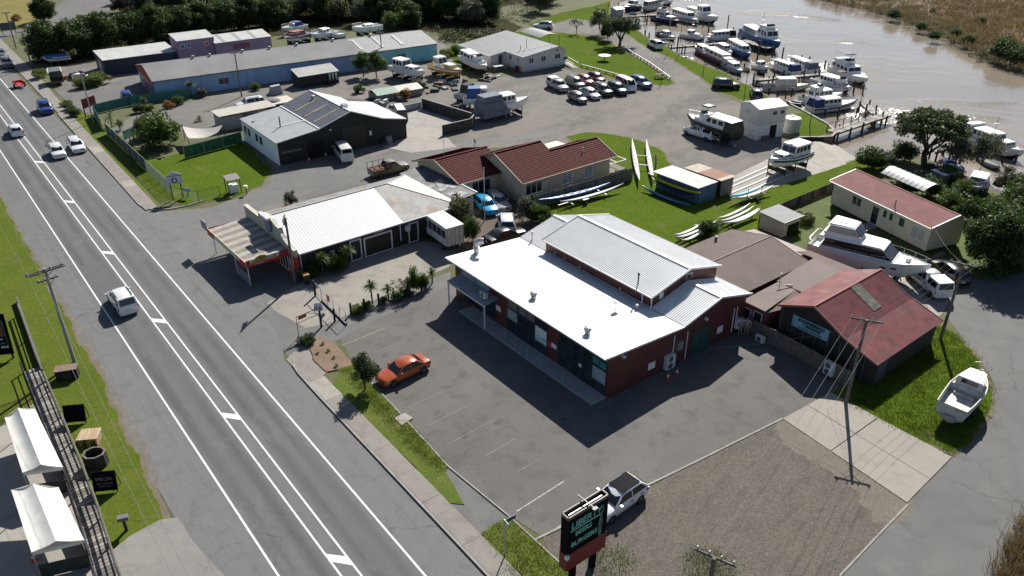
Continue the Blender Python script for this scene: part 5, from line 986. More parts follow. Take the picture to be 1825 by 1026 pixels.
def car(kind, colname, col, cu, cv, du, dv, label, name=None, group=None, canopy=None, roof_mat=None, tray=False, dims=None, rough=.25, trimmed=False, z=0.0):
    pr_ = list(dims or KINDS[kind]); L, W = pr_[0], pr_[1]
    p = g(cu, cv); q = g(cu+du, cv+dv); rz = heading(p, q)
    c_ = E(name or {'hatch':'hatchback','sedan':'sedan_car','wagon':'station_wagon','suv':'suv_car','mpv':'people_mover','van':'van','ute':'pickup_truck'}[kind], label, {'ute':'pickup','van':'van'}.get(kind, 'car'), (p.x, p.y, z), rz, group)
    bm_ = carpaint(colname, col, rough); key = (kind, tuple(pr_))
    if key not in CACHE: CACHE[key] = [(n_, m_.mesh(n_, sm), k) for n_, m_, k, sm in car_parts(kind, *pr_)]
    for n_, me, k in CACHE[key]:
        if k in ('body','trimc'):
            me2 = me.copy(); me2.materials.clear(); O(n_, None, bm_ if k == 'body' or not trimmed else BLACK, c_, mesh=me2)
        else:
            O(n_, None, CARM[k], c_, mesh=me)
    r = .34 if kind in ('suv','ute') else .3
    for s_ in (1,-1):
        for xw in (.82 if kind != 'van' else .75, L-.85): wheel(c_, L/2-xw, s_*(W/2-.085), r, s_)
    H = pr_[2]
    if roof_mat:
        O('roof_panel', M().box(L/2-(L-pr_[6])+.1, L/2-pr_[5]-.05, -W*.33, W*.33, H-.02, H+.035), roof_mat, c_)
    if kind == 'ute':
        x1, x0 = L/2-(L-pr_[7])-.05, -L/2+.05
        if canopy:
            m = M(); zb, zt = pr_[10], H+.02; a = [(x0,W*.47),(x1,W*.47)]
            m.hexa([(x0,-W*.48,zb),(x1,-W*.48,zb),(x1,W*.48,zb),(x0,W*.48,zb)], [(x0+.12,-W*.4,zt),(x1,-W*.4,zt),(x1,W*.4,zt),(x0+.12,W*.4,zt)])
            O('canopy', m, canopy, c_)
            for s_ in (1,-1): O('canopy_window', M().slab([(x0+.25,s_*W*.47,zb+.18),(x1-.2,s_*W*.47,zb+.18),(x1-.2,s_*W*.42,zt-.15),(x0+.3,s_*W*.42,zt-.15)], (0,s_*.025,0)), CARGLASS, c_)
            O('canopy_hatch', M().slab([(x0+.03,-W*.38,zb+.15),(x0+.03,W*.38,zb+.15),(x0+.1,W*.34,zt-.1),(x0+.1,-W*.34,zt-.1)], (-.03,0,0)), CARGLASS, c_)
        else:
            O('tray', M().box(x0+.1,x1-.05,-W*.42,W*.42,pr_[10]+.002,pr_[10]+.012), BLACK, c_)
    if kind in ('suv','wagon','mpv') and not roof_mat:
        for s_ in (1,-1): O('roof_rail', M().bar((L/2-(L-pr_[6])+.2,s_*W*.35,H+.05),(L/2-pr_[5]-.2,s_*W*.35,H+.05),.05,.05), BLACK, c_)
    return c_
Wc = ('car_white', (.72,.73,.73)); Sv = ('car_silver', (.36,.37,.38)); Bk = ('car_black', (.012,.013,.014)); Nv = ('car_navy', (.012,.02,.05)); Bl = ('car_blue', (.02,.05,.2)); Gy = ('car_grey', (.12,.125,.13))
# on the road
car('mpv', *Wc, 221,546, -64,-88, 'white people mover driving away up the near lane'); car('hatch', *Wc, 30,239, -58,-96, 'white hatchback at the left edge of the photo driving away'); car('hatch', *Wc, 104,277, 58,86, 'white hatchback in the far lane coming towards the bottom'); car('wagon', *Wc, 138,266, 55,78, 'white station wagon parked against the kerb by the green fence')
car('suv', *Bl, 82,199, 55,85, 'dark blue SUV parked at the kerb before the red board'); car('suv', *Gy, 14,118, 45,82, 'grey car in the roadside queue, nearer of two at the left edge'); car('sedan', *Gy, 2,100, 45,82, 'grey car farthest up the road at the left edge')
# car parks
car('sedan', 'car_orange', (.36,.078,.02), 719,669, -94,44, 'burnt orange sedan parked beside the small verge tree', rough=.22).scale = (.89, .92, .95); sv_ = car('suv', *Wc, 1098,901, -88,62, dims=(4.35,1.8,1.6,.22,1.15,1.95,.62,.07,1.0,1.05,1.05), label= 'white SUV with black glass roof parked behind the beer sign', roof_mat=paint('roof_black', (.006,.006,.007), .05, spec=.3)); sv_.scale = (.97, .97, .97)
car('hatch', 'car_sky_blue', (.03,.33,.62), 866,374, 52,50, 'bright sky blue hatchback between the shed and the silver wagon'); car('wagon', *Sv, 886,367, 52,46, 'silver station wagon parked beside the sky blue hatchback'); car('suv', *Wc, 903,407, -6,-60, 'white SUV parked below the tall pole behind the maroon shop'); car('sedan', *Bk, 900,428, 70,-24, 'dark sedan half hidden by the edge of the white roof')
car('van', *Wc, 613,281, -34,-44, 'white van parked before the black-green workshop'); car('suv', *Wc, 447,192, -62,10, 'white four-wheel drive beside the net-covered trailer'); car('van', *Nv, 713,212, -18,-30, 'dark van with white roof at the corner of the workshop', roof_mat=WHITE)
car('suv', *Wc, 968,51, -80,-4, 'pale SUV parked on the grass beyond the clubhouse'); car('suv', *Wc, 1167,85, -50,-26, 'white SUV on the riverside track below the flagpole'); car('suv', *Bk, 1293,157, 90,4, 'black SUV with roof rails parked on the riverside grass'); car('wagon', *Nv, 1347,173, -10,-30, 'navy station wagon parked behind the winch house')
car('hatch', *Bl, 228,180, 30,60, 'blue car half hidden by the palm beside the blue shed')
z3 = lambda x, y: (800 + x/3.946, y/3.946)
ROWG = 'cars parked in rows before the clubhouse'
D2 = (60,30)
car('ute', *Sv, *z3(765,628), *D2, 'silver pickup with white canopy at the left end of the parked rows', group=ROWG, canopy=WHITE); car('suv', *Gy, *z3(888,610), *D2, 'grey SUV behind the small grey hatchback in the parked rows', group=ROWG); car('hatch', 'car_pink_red', (.28,.08,.07), *z3(958,588), *D2, 'faded red hatchback in the back row of parked cars', group=ROWG); car('hatch', 'car_dark_red', (.13,.012,.014), *z3(1036,570), *D2, 'dark red hatchback at the far end of the back row', group=ROWG)
car('hatch', *Gy, *z3(905,712), *D2, 'small grey hatchback nearest the camera in the parked rows', group=ROWG); car('sedan', *Sv, *z3(990,680), *D2, 'silver sedan second in the front row of parked cars', group=ROWG); car('suv', 'car_dark_green', (.02,.028,.024), *z3(1080,660), *D2, 'dark green SUV third in the front row of parked cars', group=ROWG); car('suv', *Nv, *z3(1182,652), *D2, 'navy SUV with round lamps beside the white van', group=ROWG); car('van', *Wc, *z3(1243,625), *D2, 'white van between the navy and the blue car', group=ROWG); car('suv', *Bl, *z3(1348,608), 60,22, 'deep blue SUV at the right end of the parked rows', group=ROWG)
car('ute', *Wc, 1247,244, -70,-22, 'white pickup with white canopy beside the black hulled cruiser', canopy=WHITE); car('ute', *Wc, 1652,512, -60,-52, 'white pickup with canopy parked under the bow of the beached launch', canopy=WHITE); car('wagon', *Bk, 1688,492, -60,-50, 'dark wagon behind the white pickup by the cream house')
# rusty flat-deck
u_ = car('ute', 'car_rusty_grey', (.16,.14,.12), 694,309, 90,-22, 'rusty old grey flat-deck pickup at the back of the pizza shop', rough=.7)
RB = paint('rust_brown', (.16,.07,.04), .85, .3, 4)
O('flat_deck', M().box(-2.55,-.1,-.95,.95,.95,1.08), RB, u_)
for s_ in (-.93,.93):
    for x_ in (-2.5,-1.7,-.9,-.15): O('deck_stake', M().box(x_-.03,x_+.03,s_-.03,s_+.03,1.08,1.75), DARKM, u_)
    O('deck_rail', M().bar((-2.5,s_,1.74),(-.15,s_,1.74),.05,.05), DARKM, u_)
for k in range(6): O('deck_plank', M().box(-2.4+k*.38,-2.15+k*.38,-.8,.8,1.085,1.12+.05*(k % 2)), RB, u_)
# box truck
def truck(cu, cv, du, dv, label):
    p = g(cu, cv); t = E('box_truck', label, 'truck', (p.x, p.y, 0), heading(p, g(cu+du, cv+dv)))
    TW = paint('truck_white', (.64,.63,.6), .5, .05, 1.5, dirt=((.42,.38,.32), .6, 1.5)); L = 5.6
    O('chassis', M().box(-2.6,2.6,-.45,.45,.45,.7), DARKM, t); O('cargo_box', M().box(-2.75,1.15,-.98,.98,.72,2.72), TW, t); m = M()
    for s_ in (-1,1):
        O('side_panel', M().box(-2.5,.95,s_*.985,s_*1.0,1.5,2.35), paint('truck_side_dark', (.045,.045,.05), .4), t)
        for x_ in (-2.7,-1.75,-.8,.15,1.1): O('box_rib', M().box(x_-.03,x_+.03,s_*.985,s_*1.02,.75,2.7), TW, t)
    for y_ in (-.93,-.47,0,.47,.93): O('door_rib', M().box(-2.79,-2.752,y_-.03,y_+.03,.75,2.7), paint('truck_rust_streak', (.4,.33,.27), .6), t)
    O('box_edge', M().box(-2.8,1.2,-1.02,1.02,2.72,2.78), WHITE, t)
    O('cab', M().hexa([(1.2,-.85,.5),(2.8,-.85,.5),(2.8,.85,.5),(1.2,.85,.5)], [(1.25,-.8,2.05),(2.45,-.78,2.05),(2.45,.78,2.05),(1.25,.8,2.05)]), carpaint(*Wc), t)
    O('windscreen', M().slab([(2.72,-.75,1.2),(2.72,.75,1.2),(2.5,.7,1.95),(2.5,-.7,1.95)], (.03,0,.01)), CARGLASS, t)
    for s_ in (-1,1):
        O('side_window', M().slab([(1.45,s_*.855,1.25),(2.5,s_*.855,1.25),(2.35,s_*.815,1.9),(1.45,s_*.815,1.9)], (0,s_*.015,0)), CARGLASS, t); O('headlight', M().box(2.78,2.83,s_*.55-.15,s_*.55+.15,.75,.95), CARM['lamp'], t); O('mirror', M().box(2.4,2.5,s_*.95-.08,s_*.95+.08,1.4,1.8), BLACK, t)
        for x_ in (1.9,-1.7): wheel(t, x_, s_*.8, .38, s_)
    return t
truck(788,430, -42,-30, 'white box truck parked beside the dark wall of the pizza shop')
# open-backed white truck body among the junk at the roadside
p = g(103,148); t = E('open_truck_body', 'white open-backed truck body standing by the road at top left', 'truck body', (p.x, p.y, 0), R(-60)); WB = paint('dull_white', (.5,.5,.48), .6)
O('side', M().box(-1.9,1.9,-1.02,-.98,.5,2.2), WB, t); O('side', M().box(-1.9,1.9,.98,1.02,.5,2.2), WB, t); O('floor', M().box(-1.9,1.9,-.98,.98,.5,.58), paint('ply_floor', (.3,.2,.12), .8), t); O('front', M().box(-1.95,-1.9,-1.02,1.02,.5,2.2), WB, t); O('top_rail', M().box(-1.95,1.92,-1.05,-.95,2.2,2.3).box(-1.95,1.92,.95,1.05,2.2,2.3).box(-2,-1.9,-.95,.95,2.2,2.3), WHITE, t)
O('roof', M().box(-1.9,1.0,-.94,.94,2.2,2.26), paint('grey_net', (.1,.1,.11), .8), t)
for s_ in (-1,1): wheel(t, -.9, s_*.75, .38, s_)
p = g(36,155); t = E('red_trailer', 'small red trailer standing at the kerb beyond the blue SUV', 'trailer', (p.x, p.y, 0), R(-45))
RD = paint('trailer_red', (.5,.03,.035), .45); O('bed', M().box(-1.1,1.1,-.7,.7,.55,.62), RD, t); O('drawbar', M().bar((1.1,0,.5),(2.3,0,.4),.08,.08), DARKM, t)
for s_ in (-1,1): O('side', M().box(-1.1,1.1,s_*.7-.03,s_*.7+.03,.62,.95), RD, t); wheel(t, -.1, s_*.82, .3, s_)
O('tailgate', M().box(-1.14,-1.08,-.7,.7,.62,.95), RD, t)
# ================================================================ BOATS, JETTIES
BW = paint('boat_white', (.8,.8,.78), .35, .05, 1.5, dirt=((.5,.46,.4), .35, 1.2)); BO = paint('boat_old_white', (.5,.49,.46), .55, .1, 1.5, dirt=((.28,.24,.2), .7, 1.5)); BDK = paint('boat_deck_grey', (.36,.36,.35), .6, .08, 2); BTK = paint('boat_teak', (.2,.13,.08), .7, .15, 4)
BNV = paint('boat_navy', (.02,.03,.07), .35); BBK = paint('boat_black', (.014,.014,.015), .35); BBL = paint('boat_blue', (.035,.13,.3), .4, .08, 1.5); BMR = paint('boat_maroon', (.13,.018,.022), .4); BYE = paint('boat_orange', (.55,.24,.02), .4); BGR = paint('boat_grey', (.3,.32,.34), .5, .1, 1.5)
AFR = paint('antifoul_red', (.09,.025,.022), .8); AFB = paint('antifoul_dark', (.025,.025,.03), .8); AFU = paint('antifoul_blue', (.03,.06,.13), .8); CANV = paint('canvas_blue', (.03,.05,.15), .8); CANG = paint('canvas_grey', (.16,.18,.22), .85, .15, 2, dirt=((.1,.11,.13), .6, 2)); TARPB = paint('tarp_blue', (.03,.09,.28), .6)
def boat(label, bow, stern, z=None, B_=None, F=None, hull=BW, bottom=AFB, deck=BW, cabins=(), rails=True, mast=0, cockpit=.3, fly=None, canvas=None, name='motor_launch', cat='boat', stripe=None, cradle=False, group='boats moored along the piles', wl=None, extra=None, zoff=0.0):
    """bow, stern: plan bearings at keel level z; cabins: (x0,x1 as fraction from stern, width fraction, height, material, window rows)"""
    if z is None: F = (F or .8)*.85; cabins = [(c_[0], c_[1], c_[2]*.93, c_[3]*.84) + tuple(c_[4:]) for c_ in cabins]; B_ = B_*.93 if B_ else B_
    z = WZ if z is None else z
    p, q = g(*stern, z), g(*bow, z); L = (q-p).length; rz = heading(p, q); B_ = B_ or L*.3; F = F or L*.11 + .25; c = (p+q)/2; draft = .45 if not cradle else 0.0
    o = E(name, label, cat, (c.x, c.y, z - draft + zoff), rz, group)
    n = 15; X = lambda t: -L/2 + L*t
    def bs(t): return B_/2 * (.86 + .14*min(1, t/.35) if t < .45 else max(0.012, (1 - ((t-.45)/.55)**2.3)))
    def zs(t): return draft + F*(1 + .38*max(0, t-.25)**1.6)
    def zk(t): return 0.0 if t < .78 else (zs(1)*.62)*((t-.78)/.22)**1.8
    def zc(t): return zk(t) + (draft + F*.32 - zk(t)*.3)*(.75 + .35*t) if t < .97 else zk(t) + .12
    ts = [0, .08, .2, cockpit-.012, cockpit+.012, .45, .55, .65, .74, .82, .89, .94, .975, 1.0]
    ts = sorted(t for t in ts if 0 <= t <= 1)
    lo, hi, dk, bt = [], [], [], []
    for t in ts:
        b = bs(t); xb = X(t) - (0 if t < .9 else 0); sh = zs(t); ch = min(zc(t), sh-.1); k = zk(t); bc = b*(.86 if t < .8 else .86-.5*(t-.8)/.2)
        wlh = k + (ch-k)*.9
        bt.append([(xb - L*.06*max(0,(t-.8)/.2), 0, k), (xb - L*.03*max(0,(t-.8)/.2), bc*.94, wlh), (xb - L*.03*max(0,(t-.8)/.2), -bc*.94, wlh)])
        lo.append([(xb - L*.03*max(0,(t-.8)/.2), bc*.94, wlh), (xb - L*.02*max(0,(t-.8)/.2), bc, ch), (xb, (b+bc)/2*1.01, (sh+ch)/2), (xb, b, sh), (xb, max(0,b-.06), sh+.05), (xb, -max(0,b-.06), sh+.05), (xb, -b, sh), (xb, -(b+bc)/2*1.01, (sh+ch)/2), (xb - L*.02*max(0,(t-.8)/.2), -bc, ch), (xb - L*.03*max(0,(t-.8)/.2), -bc*.94, wlh)])
        d_ = sh + .0 if t > cockpit else sh - min(.55, F*.55); bi = max(.004, b-.1)
        dk.append([(xb, bi, sh+.051), (xb, bi, d_), (xb, 0, d_+.03), (xb, -bi, d_), (xb, -bi, sh+.051)])
    O('bottom', M().loft(bt), bottom, o, smooth=40)
    m = M(); nb = len(lo[0])
    for r_ in lo: m.v += r_
    for i in range(len(lo)-1):
        for k in list(range(4)) + list(range(5, nb-1)): m.f.append((i*nb+k, i*nb+k+1, (i+1)*nb+k+1, (i+1)*nb+k))
    m.f.append(tuple(range(nb))); O('hull', m, hull, o, smooth=40)
    m = M(); nb2 = len(dk[0]); 
    for r_ in dk: m.v += r_
    for i in range(len(dk)-1):
        for k in range(nb2-1): m.f.append((i*nb2+k, i*nb2+k+1, (i+1)*nb2+k+1, (i+1)*nb2+k))
    # gunwale cap
    m2 = M()
    for s_ in (1,-1): m2.tube([(X(t), s_*max(.02,bs(t)-.05), zs(t)+.05) for t in ts], .05, 5)
    O('deck', m, deck, o); O('gunwale', m2, stripe or hull, o, smooth=50)
    if stripe:
        m3 = M()
        for s_ in (1,-1): m3.loft([[(X(t), s_*(bs(t)+.012), zs(t)-.14*F), (X(t), s_*(bs(t)+.012), zs(t)-.34*F)] for t in ts[:-2]], cap=False, closed=False)
        O('hull_stripe', m3, stripe, o)
    top = 0; last = None
    for ci, cb in enumerate(cabins):
        t0, t1, wf, h, mt, wins = cb[:6]; z0 = cb[6] if len(cb) > 6 and cb[6] is not None else zs((t0+t1)/2) + .0
        if t1 <= cockpit: z0 = zs(t0) - .05 if len(cb) < 7 or cb[6] is None else cb[6]
        rf = cb[7] if len(cb) > 7 else .35; x0, x1 = X(t0), X(t1); wb0 = min(B_/2*wf, bs(t0)-.1); wb1 = min(B_/2*wf, max(.15, bs(t1)-.12)); k = .9
        zb_ = z0 - .25
        m = M().hexa([(x0,-wb0,zb_),(x1,-wb1,zb_),(x1,wb1,zb_),(x0,wb0,zb_)], [(x0+.06,-wb0*k,z0+h),(x1-rf*h,-wb1*k,z0+h),(x1-rf*h,wb1*k,z0+h),(x0+.06,wb0*k,z0+h)])
        cbn = O('cabin', m, mt, o)
        O('cabin_roof', M().hexa([(x0-.1,-wb0*k-.06,z0+h),(x1-rf*h+.12,-wb1*k-.06,z0+h),(x1-rf*h+.12,wb1*k+.06,z0+h),(x0-.1,wb0*k+.06,z0+h)], [(x0-.06,-wb0*k+.1,z0+h+.09),(x1-rf*h+.05,-wb1*k+.1,z0+h+.09),(x1-rf*h+.05,wb1*k-.1,z0+h+.09),(x0-.06,wb0*k-.1,z0+h+.09)]), cb[8] if len(cb) > 8 else BW, o)
        if wins:
            for s_ in (1,-1):
                for j in range(wins):
                    a0 = (j+.14)/wins; a1 = (j+.86)/wins
                    def sp(a, f):
                        xx = (x0+.1)*(1-a) + (x1-.12)*a - (rf*h*f if a > .5 else 0)*((a-.5)*2); yb = wb0*(1-a)+wb1*a; zz = z0 + h*f
                        ff = (f*h+.25)/(h+.25); return Vector((xx, s_*(yb*(1-(1-k)*ff)+.012), zz))
                    O('cabin_window', M().slab([sp(a0,.42), sp(a1,.42), sp(a1,.86), sp(a0,.86)], (0,s_*.012,0)), GLASS, cbn)
            fx = lambda f: x1 - rf*h*max(0,(f*h+.25)/(h+.25)) + .0
            for j in range(2 if wb1 > .5 else 1):
                nj = 2 if wb1 > .5 else 1; y0 = -wb1*.85 + 2*wb1*.85*j/nj + .04; y1 = -wb1*.85 + 2*wb1*.85*(j+1)/nj - .04
                O('windscreen', M().slab([(fx(.4)+.015,y0,z0+h*.4),(fx(.4)+.015,y1,z0+h*.4),(fx(.9)+.015,y1*.94,z0+h*.9),(fx(.9)+.015,y0*.94,z0+h*.9)], (.015,0,.004)), GLASS, cbn)
            O('back_window', M().slab([(x0+.02,-wb0*.6,z0+h*.35),(x0+.02,wb0*.6,z0+h*.35),(x0+.05,wb0*.55,z0+h*.85),(x0+.05,-wb0*.55,z0+h*.85)], (-.03,0,0)), GLASS, cbn)
        top = z0 + h; last = (x0, x1-rf*h, wb0)
    if fly and last:
        x0, x1, wb0 = last; a, b = x0+(x1-x0)*.05, x0+(x1-x0)*fly[0]
        O('flybridge', M().hexa([(a,-wb0*.8,top+.09),(b,-wb0*.75,top+.09),(b,wb0*.75,top+.09),(a,wb0*.8,top+.09)], [(a,-wb0*.85,top+.65),(b+.25,-wb0*.6,top+.75),(b+.25,wb0*.6,top+.75),(a,wb0*.85,top+.65)]), fly[1], o)
        O('flybridge_screen', M().hexa([(b-.35,-wb0*.62,top+.7),(b+.2,-wb0*.55,top+.72),(b+.2,wb0*.55,top+.72),(b-.35,wb0*.62,top+.7)], [(b-.6,-wb0*.55,top+1.1),(b-.3,-wb0*.5,top+1.1),(b-.3,wb0*.5,top+1.1),(b-.6,wb0*.55,top+1.1)]), GLASS, o)
        if len(fly) > 2:
            for s_ in (1,-1):
                for xx in (a+.1, b-.4): O('bimini_post', M().tube([(xx,s_*wb0*.75,top+.6),(xx,s_*wb0*.75,top+1.75)], .025, 5), STEEL, o)
            O('bimini', M().hexa([(a-.1,-wb0*.85,top+1.72),(b-.2,-wb0*.85,top+1.72),(b-.2,wb0*.85,top+1.72),(a-.1,wb0*.85,top+1.72)], [(a,-wb0*.6,top+1.86),(b-.3,-wb0*.6,top+1.86),(b-.3,wb0*.6,top+1.86),(a,wb0*.6,top+1.86)]), fly[2], o)
    if canvas:
        x0, x1 = X(canvas[0]), X(canvas[1]); wb = B_/2*.88; z0 = zs(0)
        O('canvas_cover', M().hexa([(x0,-wb,z0),(x1,-wb,z0),(x1,wb,z0),(x0,wb,z0)], [(x0+.25,-wb*.8,z0+canvas[2]),(x1,-wb*.85,z0+canvas[2]+.1),(x1,wb*.85,z0+canvas[2]+.1),(x0+.25,wb*.8,z0+canvas[2])]), canvas[3], o)
    if rails and L > 5:
        m = M(); tt = [t/20 for t in range(11, 20)] + [.985]
        for s_ in (1,-1):
            m.tube([(X(t), s_*max(.03,bs(t)-.1), zs(t)+.62) for t in tt], .022, 5)
            for t in tt[::2]: m.tube([(X(t), s_*max(.03,bs(t)-.1), zs(t)), (X(t), s_*max(.03,bs(t)-.1), zs(t)+.62)], .02, 4)
        O('bow_rail', m, STEEL, o)
    if mast:
        xm = X(.45); O('mast', M().tube([(xm,0,zs(.5)),(xm,0,zs(.5)+mast)], .05, 6).tube([(xm,-.5,zs(.5)+mast*.8),(xm,.5,zs(.5)+mast*.8)], .02, 4), STEEL, o); O('radar', M().lathe([(.05,0),(.28,.04),(.28,.16),(.05,.2)], 12, (xm,0,zs(.5)+mast*.66)), BW, o, smooth=40)
    if cradle:
        for t in (.18,.5,.75):
            cr = O('cradle_beam', M().box(X(t)-.12,X(t)+.12,-B_*.42,B_*.42,-.55,-.02), DTIMBER, o)
            for s_ in (1,-1): O('cradle_post', M().bar((X(t),s_*B_*.44,-.95),(X(t),s_*B_*.47,F*.55),.1,.1), TIMBER, o)
    if extra: extra(o, X, zs, bs)
    return o
# --- moored, from the far end of the river towards the slipway
n4 = lambda x, y: (1060 + x/7.604, y/7.604); n5 = lambda x, y: (1180 + x/7.604, 50 + y/7.604); n6 = lambda x, y: (1300 + x/5.4, 80 + y/5.4)
boat('big white trawler with tall wheelhouse, outermost at the far jetty', n4(1660,345), n4(1240,215), F=1.9, B_=4.2, cabins=((.45,.66,.7,2.2,BW,3),(.1,.4,.6,1.0,BO,0)), mast=5, bottom=AFB)
boat('long white launch with a full-length cabin at the far jetty', n4(1405,350), n4(1050,235), F=1.3, B_=3.4, cabins=((.12,.72,.8,1.5,BW,6),), hull=BW, bottom=AFR, stripe=BNV)
boat('dark hulled launch with white stepped cabins at the far jetty', n4(1140,350), n4(800,262), F=1.1, B_=3.3, hull=BNV, bottom=AFR, cabins=((.35,.8,.75,.8,BW,3),(.2,.55,.65,1.7,BW,3)), fly=(.7,BW,CANV))
boat('navy hulled fishing boat, leftmost at the far jetty', n4(395,165), n4(590,120), F=1.3, B_=3.2, hull=BNV, cabins=((.25,.6,.7,1.6,BW,2),), mast=3)
boat('pale houseboat with plain white roof at the far jetty', n4(640,165), n4(860,105), F=1.2, B_=3.6, hull=BO, cabins=((.08,.85,.85,1.6,BO,4),), rails=False)
boat('white workboat with a broad flat roof at the very top of the river', n4(1050,80), n4(780,20), F=1.3, B_=3.4, cabins=((.2,.75,.8,1.6,BO,3),), mast=3)
boat('small white launch with upright wheelhouse below the far jetty', n4(1490,560), n4(1175,500), F=.95, B_=2.5, cabins=((.3,.55,.7,1.2,BW,2),(.5,.78,.6,.5,BW,0)), mast=3.2, bottom=AFU)
boat('dark dinghy-laden workboat beside the white flagpole', n4(1095,560), n4(860,470), F=.8, B_=2.3, hull=BGR, deck=BDK, cabins=((.35,.62,.7,.9,BW,2),))
boat('white houseboat with black awning behind the second jetty', n5(600,180), n5(960,140), F=.9, B_=2.7, hull=BW, cabins=((.25,.85,.85,1.3,BW,4),), canvas=(0,.24,1.2,BBK))
boat('maroon hulled river boat with long white roofed cabin', n5(415,300), n5(870,520), F=1.2, B_=3.0, hull=BMR, bottom=AFR, deck=BGR, cabins=((.02,.52,.8,1.35,BW,4),(.6,.82,.65,.9,BW,2)), rails=False)
boat('small white launch tucked between the maroon and blue boats', n5(940,390), n5(730,290), F=.9, B_=2.3, cabins=((.25,.7,.75,1.1,BW,3),), cockpit=.2)
boat('blue hulled launch with long white cabin by the tall ship', n5(1185,440), n5(925,290), F=1.3, B_=3.0, hull=BBL, bottom=AFU, cabins=((.06,.78,.82,1.4,BW,6),), stripe=None)
boat('large blue bowed trawler with blue superstructure at the timber wharf', n5(1580,350), n5(1130,130), F=2.3, B_=4.6, hull=BBL, bottom=AFB, cabins=((.05,.45,.7,1.2,BGR,0),(.5,.78,.75,2.0,BW,3)), mast=4.5, fly=(.8,BW))
boat('grey cabin boat with tan roof beside the grass bank', n5(1080,650), n5(850,520), F=.9, B_=2.4, hull=BGR, cabins=((.3,.68,.75,1.0,BW,2),(.02,.3,.8,1.3,BO,0)))
boat('small launch with dark windows at the landward end of the third jetty', n5(1440,590), n5(1240,540), F=.8, B_=2.2, cabins=((.3,.65,.75,1.0,BW,3),))
boat('white launch with a blue curtain across its open stern', n6(385,215), n6(640,300), F=1.0, B_=2.8, cabins=((.15,.8,.8,1.2,BW,5),), canvas=(0,.15,1.15,CANV))
boat('white launch with grey stern curtain next to the blue curtained one', n6(545,185), n6(805,285), F=1.05, B_=2.9, cabins=((.18,.8,.8,1.25,BW,5),), canvas=(0,.18,1.2,CANG))
boat('large white motor yacht with blue screens at the end of the third jetty', n6(1315,408), n6(1000,262), F=1.5, B_=4.0, cabins=((.1,.62,.82,1.4,BW,4),), fly=(.7,BW,CANG), mast=3.5, hull=BW, bottom=AFR, stripe=None)
boat('white flybridge cruiser with maroon canopy by the third jetty', n6(1165,480), n6(820,375), F=1.2, B_=3.4, cabins=((.22,.62,.75,1.35,BW,4),(.55,.82,.6,.5,BW,2)), fly=(.85,BW,paint('canvas_maroon', (.1,.03,.05), .8)), stripe=BGR)
boat('old grey workboat lying on the mud beside the bank', n6(775,430), n6(320,440), F=1.0, B_=2.8, hull=BO, deck=BDK, cabins=((.28,.68,.8,1.5,BO,0),), rails=True)
boat('white launch with blue canvas stern moored by the little jetty', n6(1215,600), n6(760,655), F=1.25, B_=3.0, hull=BW, bottom=AFB, cabins=((.2,.6,.78,1.25,BW,4),), canvas=(.03,.2,1.2,CANV), stripe=BNV)
boat('white launch with tan hatch behind the blue canvas launch', n6(1080,520), n6(690,560), F=1.1, B_=2.8, cabins=((.2,.68,.78,1.2,BW,4),), fly=(.5,BW))
boat('tender with dark outboard pulled up by the jetty lawn', n6(545,575), n6(690,590), F=.6, B_=1.7, hull=BBK, deck=BGR, rails=False, name='dinghy', cat='dinghy', cockpit=.7)
r1 = lambda x, y: (1560 + x/5.4, 180 + y/5.4)
boat('large white ketch-sized launch moored at the right edge of the river', r1(1400,590), r1(860,380), F=1.5, B_=3.6, cabins=((.18,.6,.78,1.5,BW,5),(.62,.78,.6,.7,BW,2)), canvas=(.0,.16,1.6,BW), mast=3.5, bottom=AFB, deck=BDK)
boat('grey skiff full of gear beside the big launch at the right', r1(1190,680), r1(1010,560), F=.6, B_=2.0, hull=BGR, deck=BBK, rails=False, name='dinghy', cat='dinghy')
boat('blue dinghy upside the muddy bank among the right-hand trees', r1(840,720), r1(690,610), F=.5, B_=1.6, hull=BBL, deck=BBL, rails=False, name='dinghy', cat='dinghy', z=0.0)
for k, (a, b_, mt, l_) in enumerate(((n4(560,200),n4(480,190),BO,'white tender tied under the far jetty'),(n4(960,620),n4(905,570),BGR,'grey dinghy nosed into the bank below the flagpole'),(n5(700,235),n5(620,200),BBL,'blue tender beside the second jetty'),(n5(1180,600),n5(1110,570),BO,'white dinghy on the mud by the third jetty'),(n5(1390,640),n5(1300,620),BBK,'black inflatable on the mud by the third jetty'),(n6(300,400),n6(240,385),BO,'white dinghy at the foot of the bank behind the navy wagon'),(n6(800,345),n6(700,350),BGR,'grey skiff alongside the third jetty'),(n6(930,420),n6(860,400),BO,'white tender under the flybridge cruiser'),(n6(620,640),n6(560,610),BBK,'black tender hauled against the jetty lawn'),(n4(1700,520),n4(1600,480),BW,'small white runabout at the outer end of the second jetty'))):
    boat(l_, a, b_, F=.5, B_=1.5, hull=mt, deck=BGR, rails=False, name='dinghy', cat='dinghy', cockpit=.75)
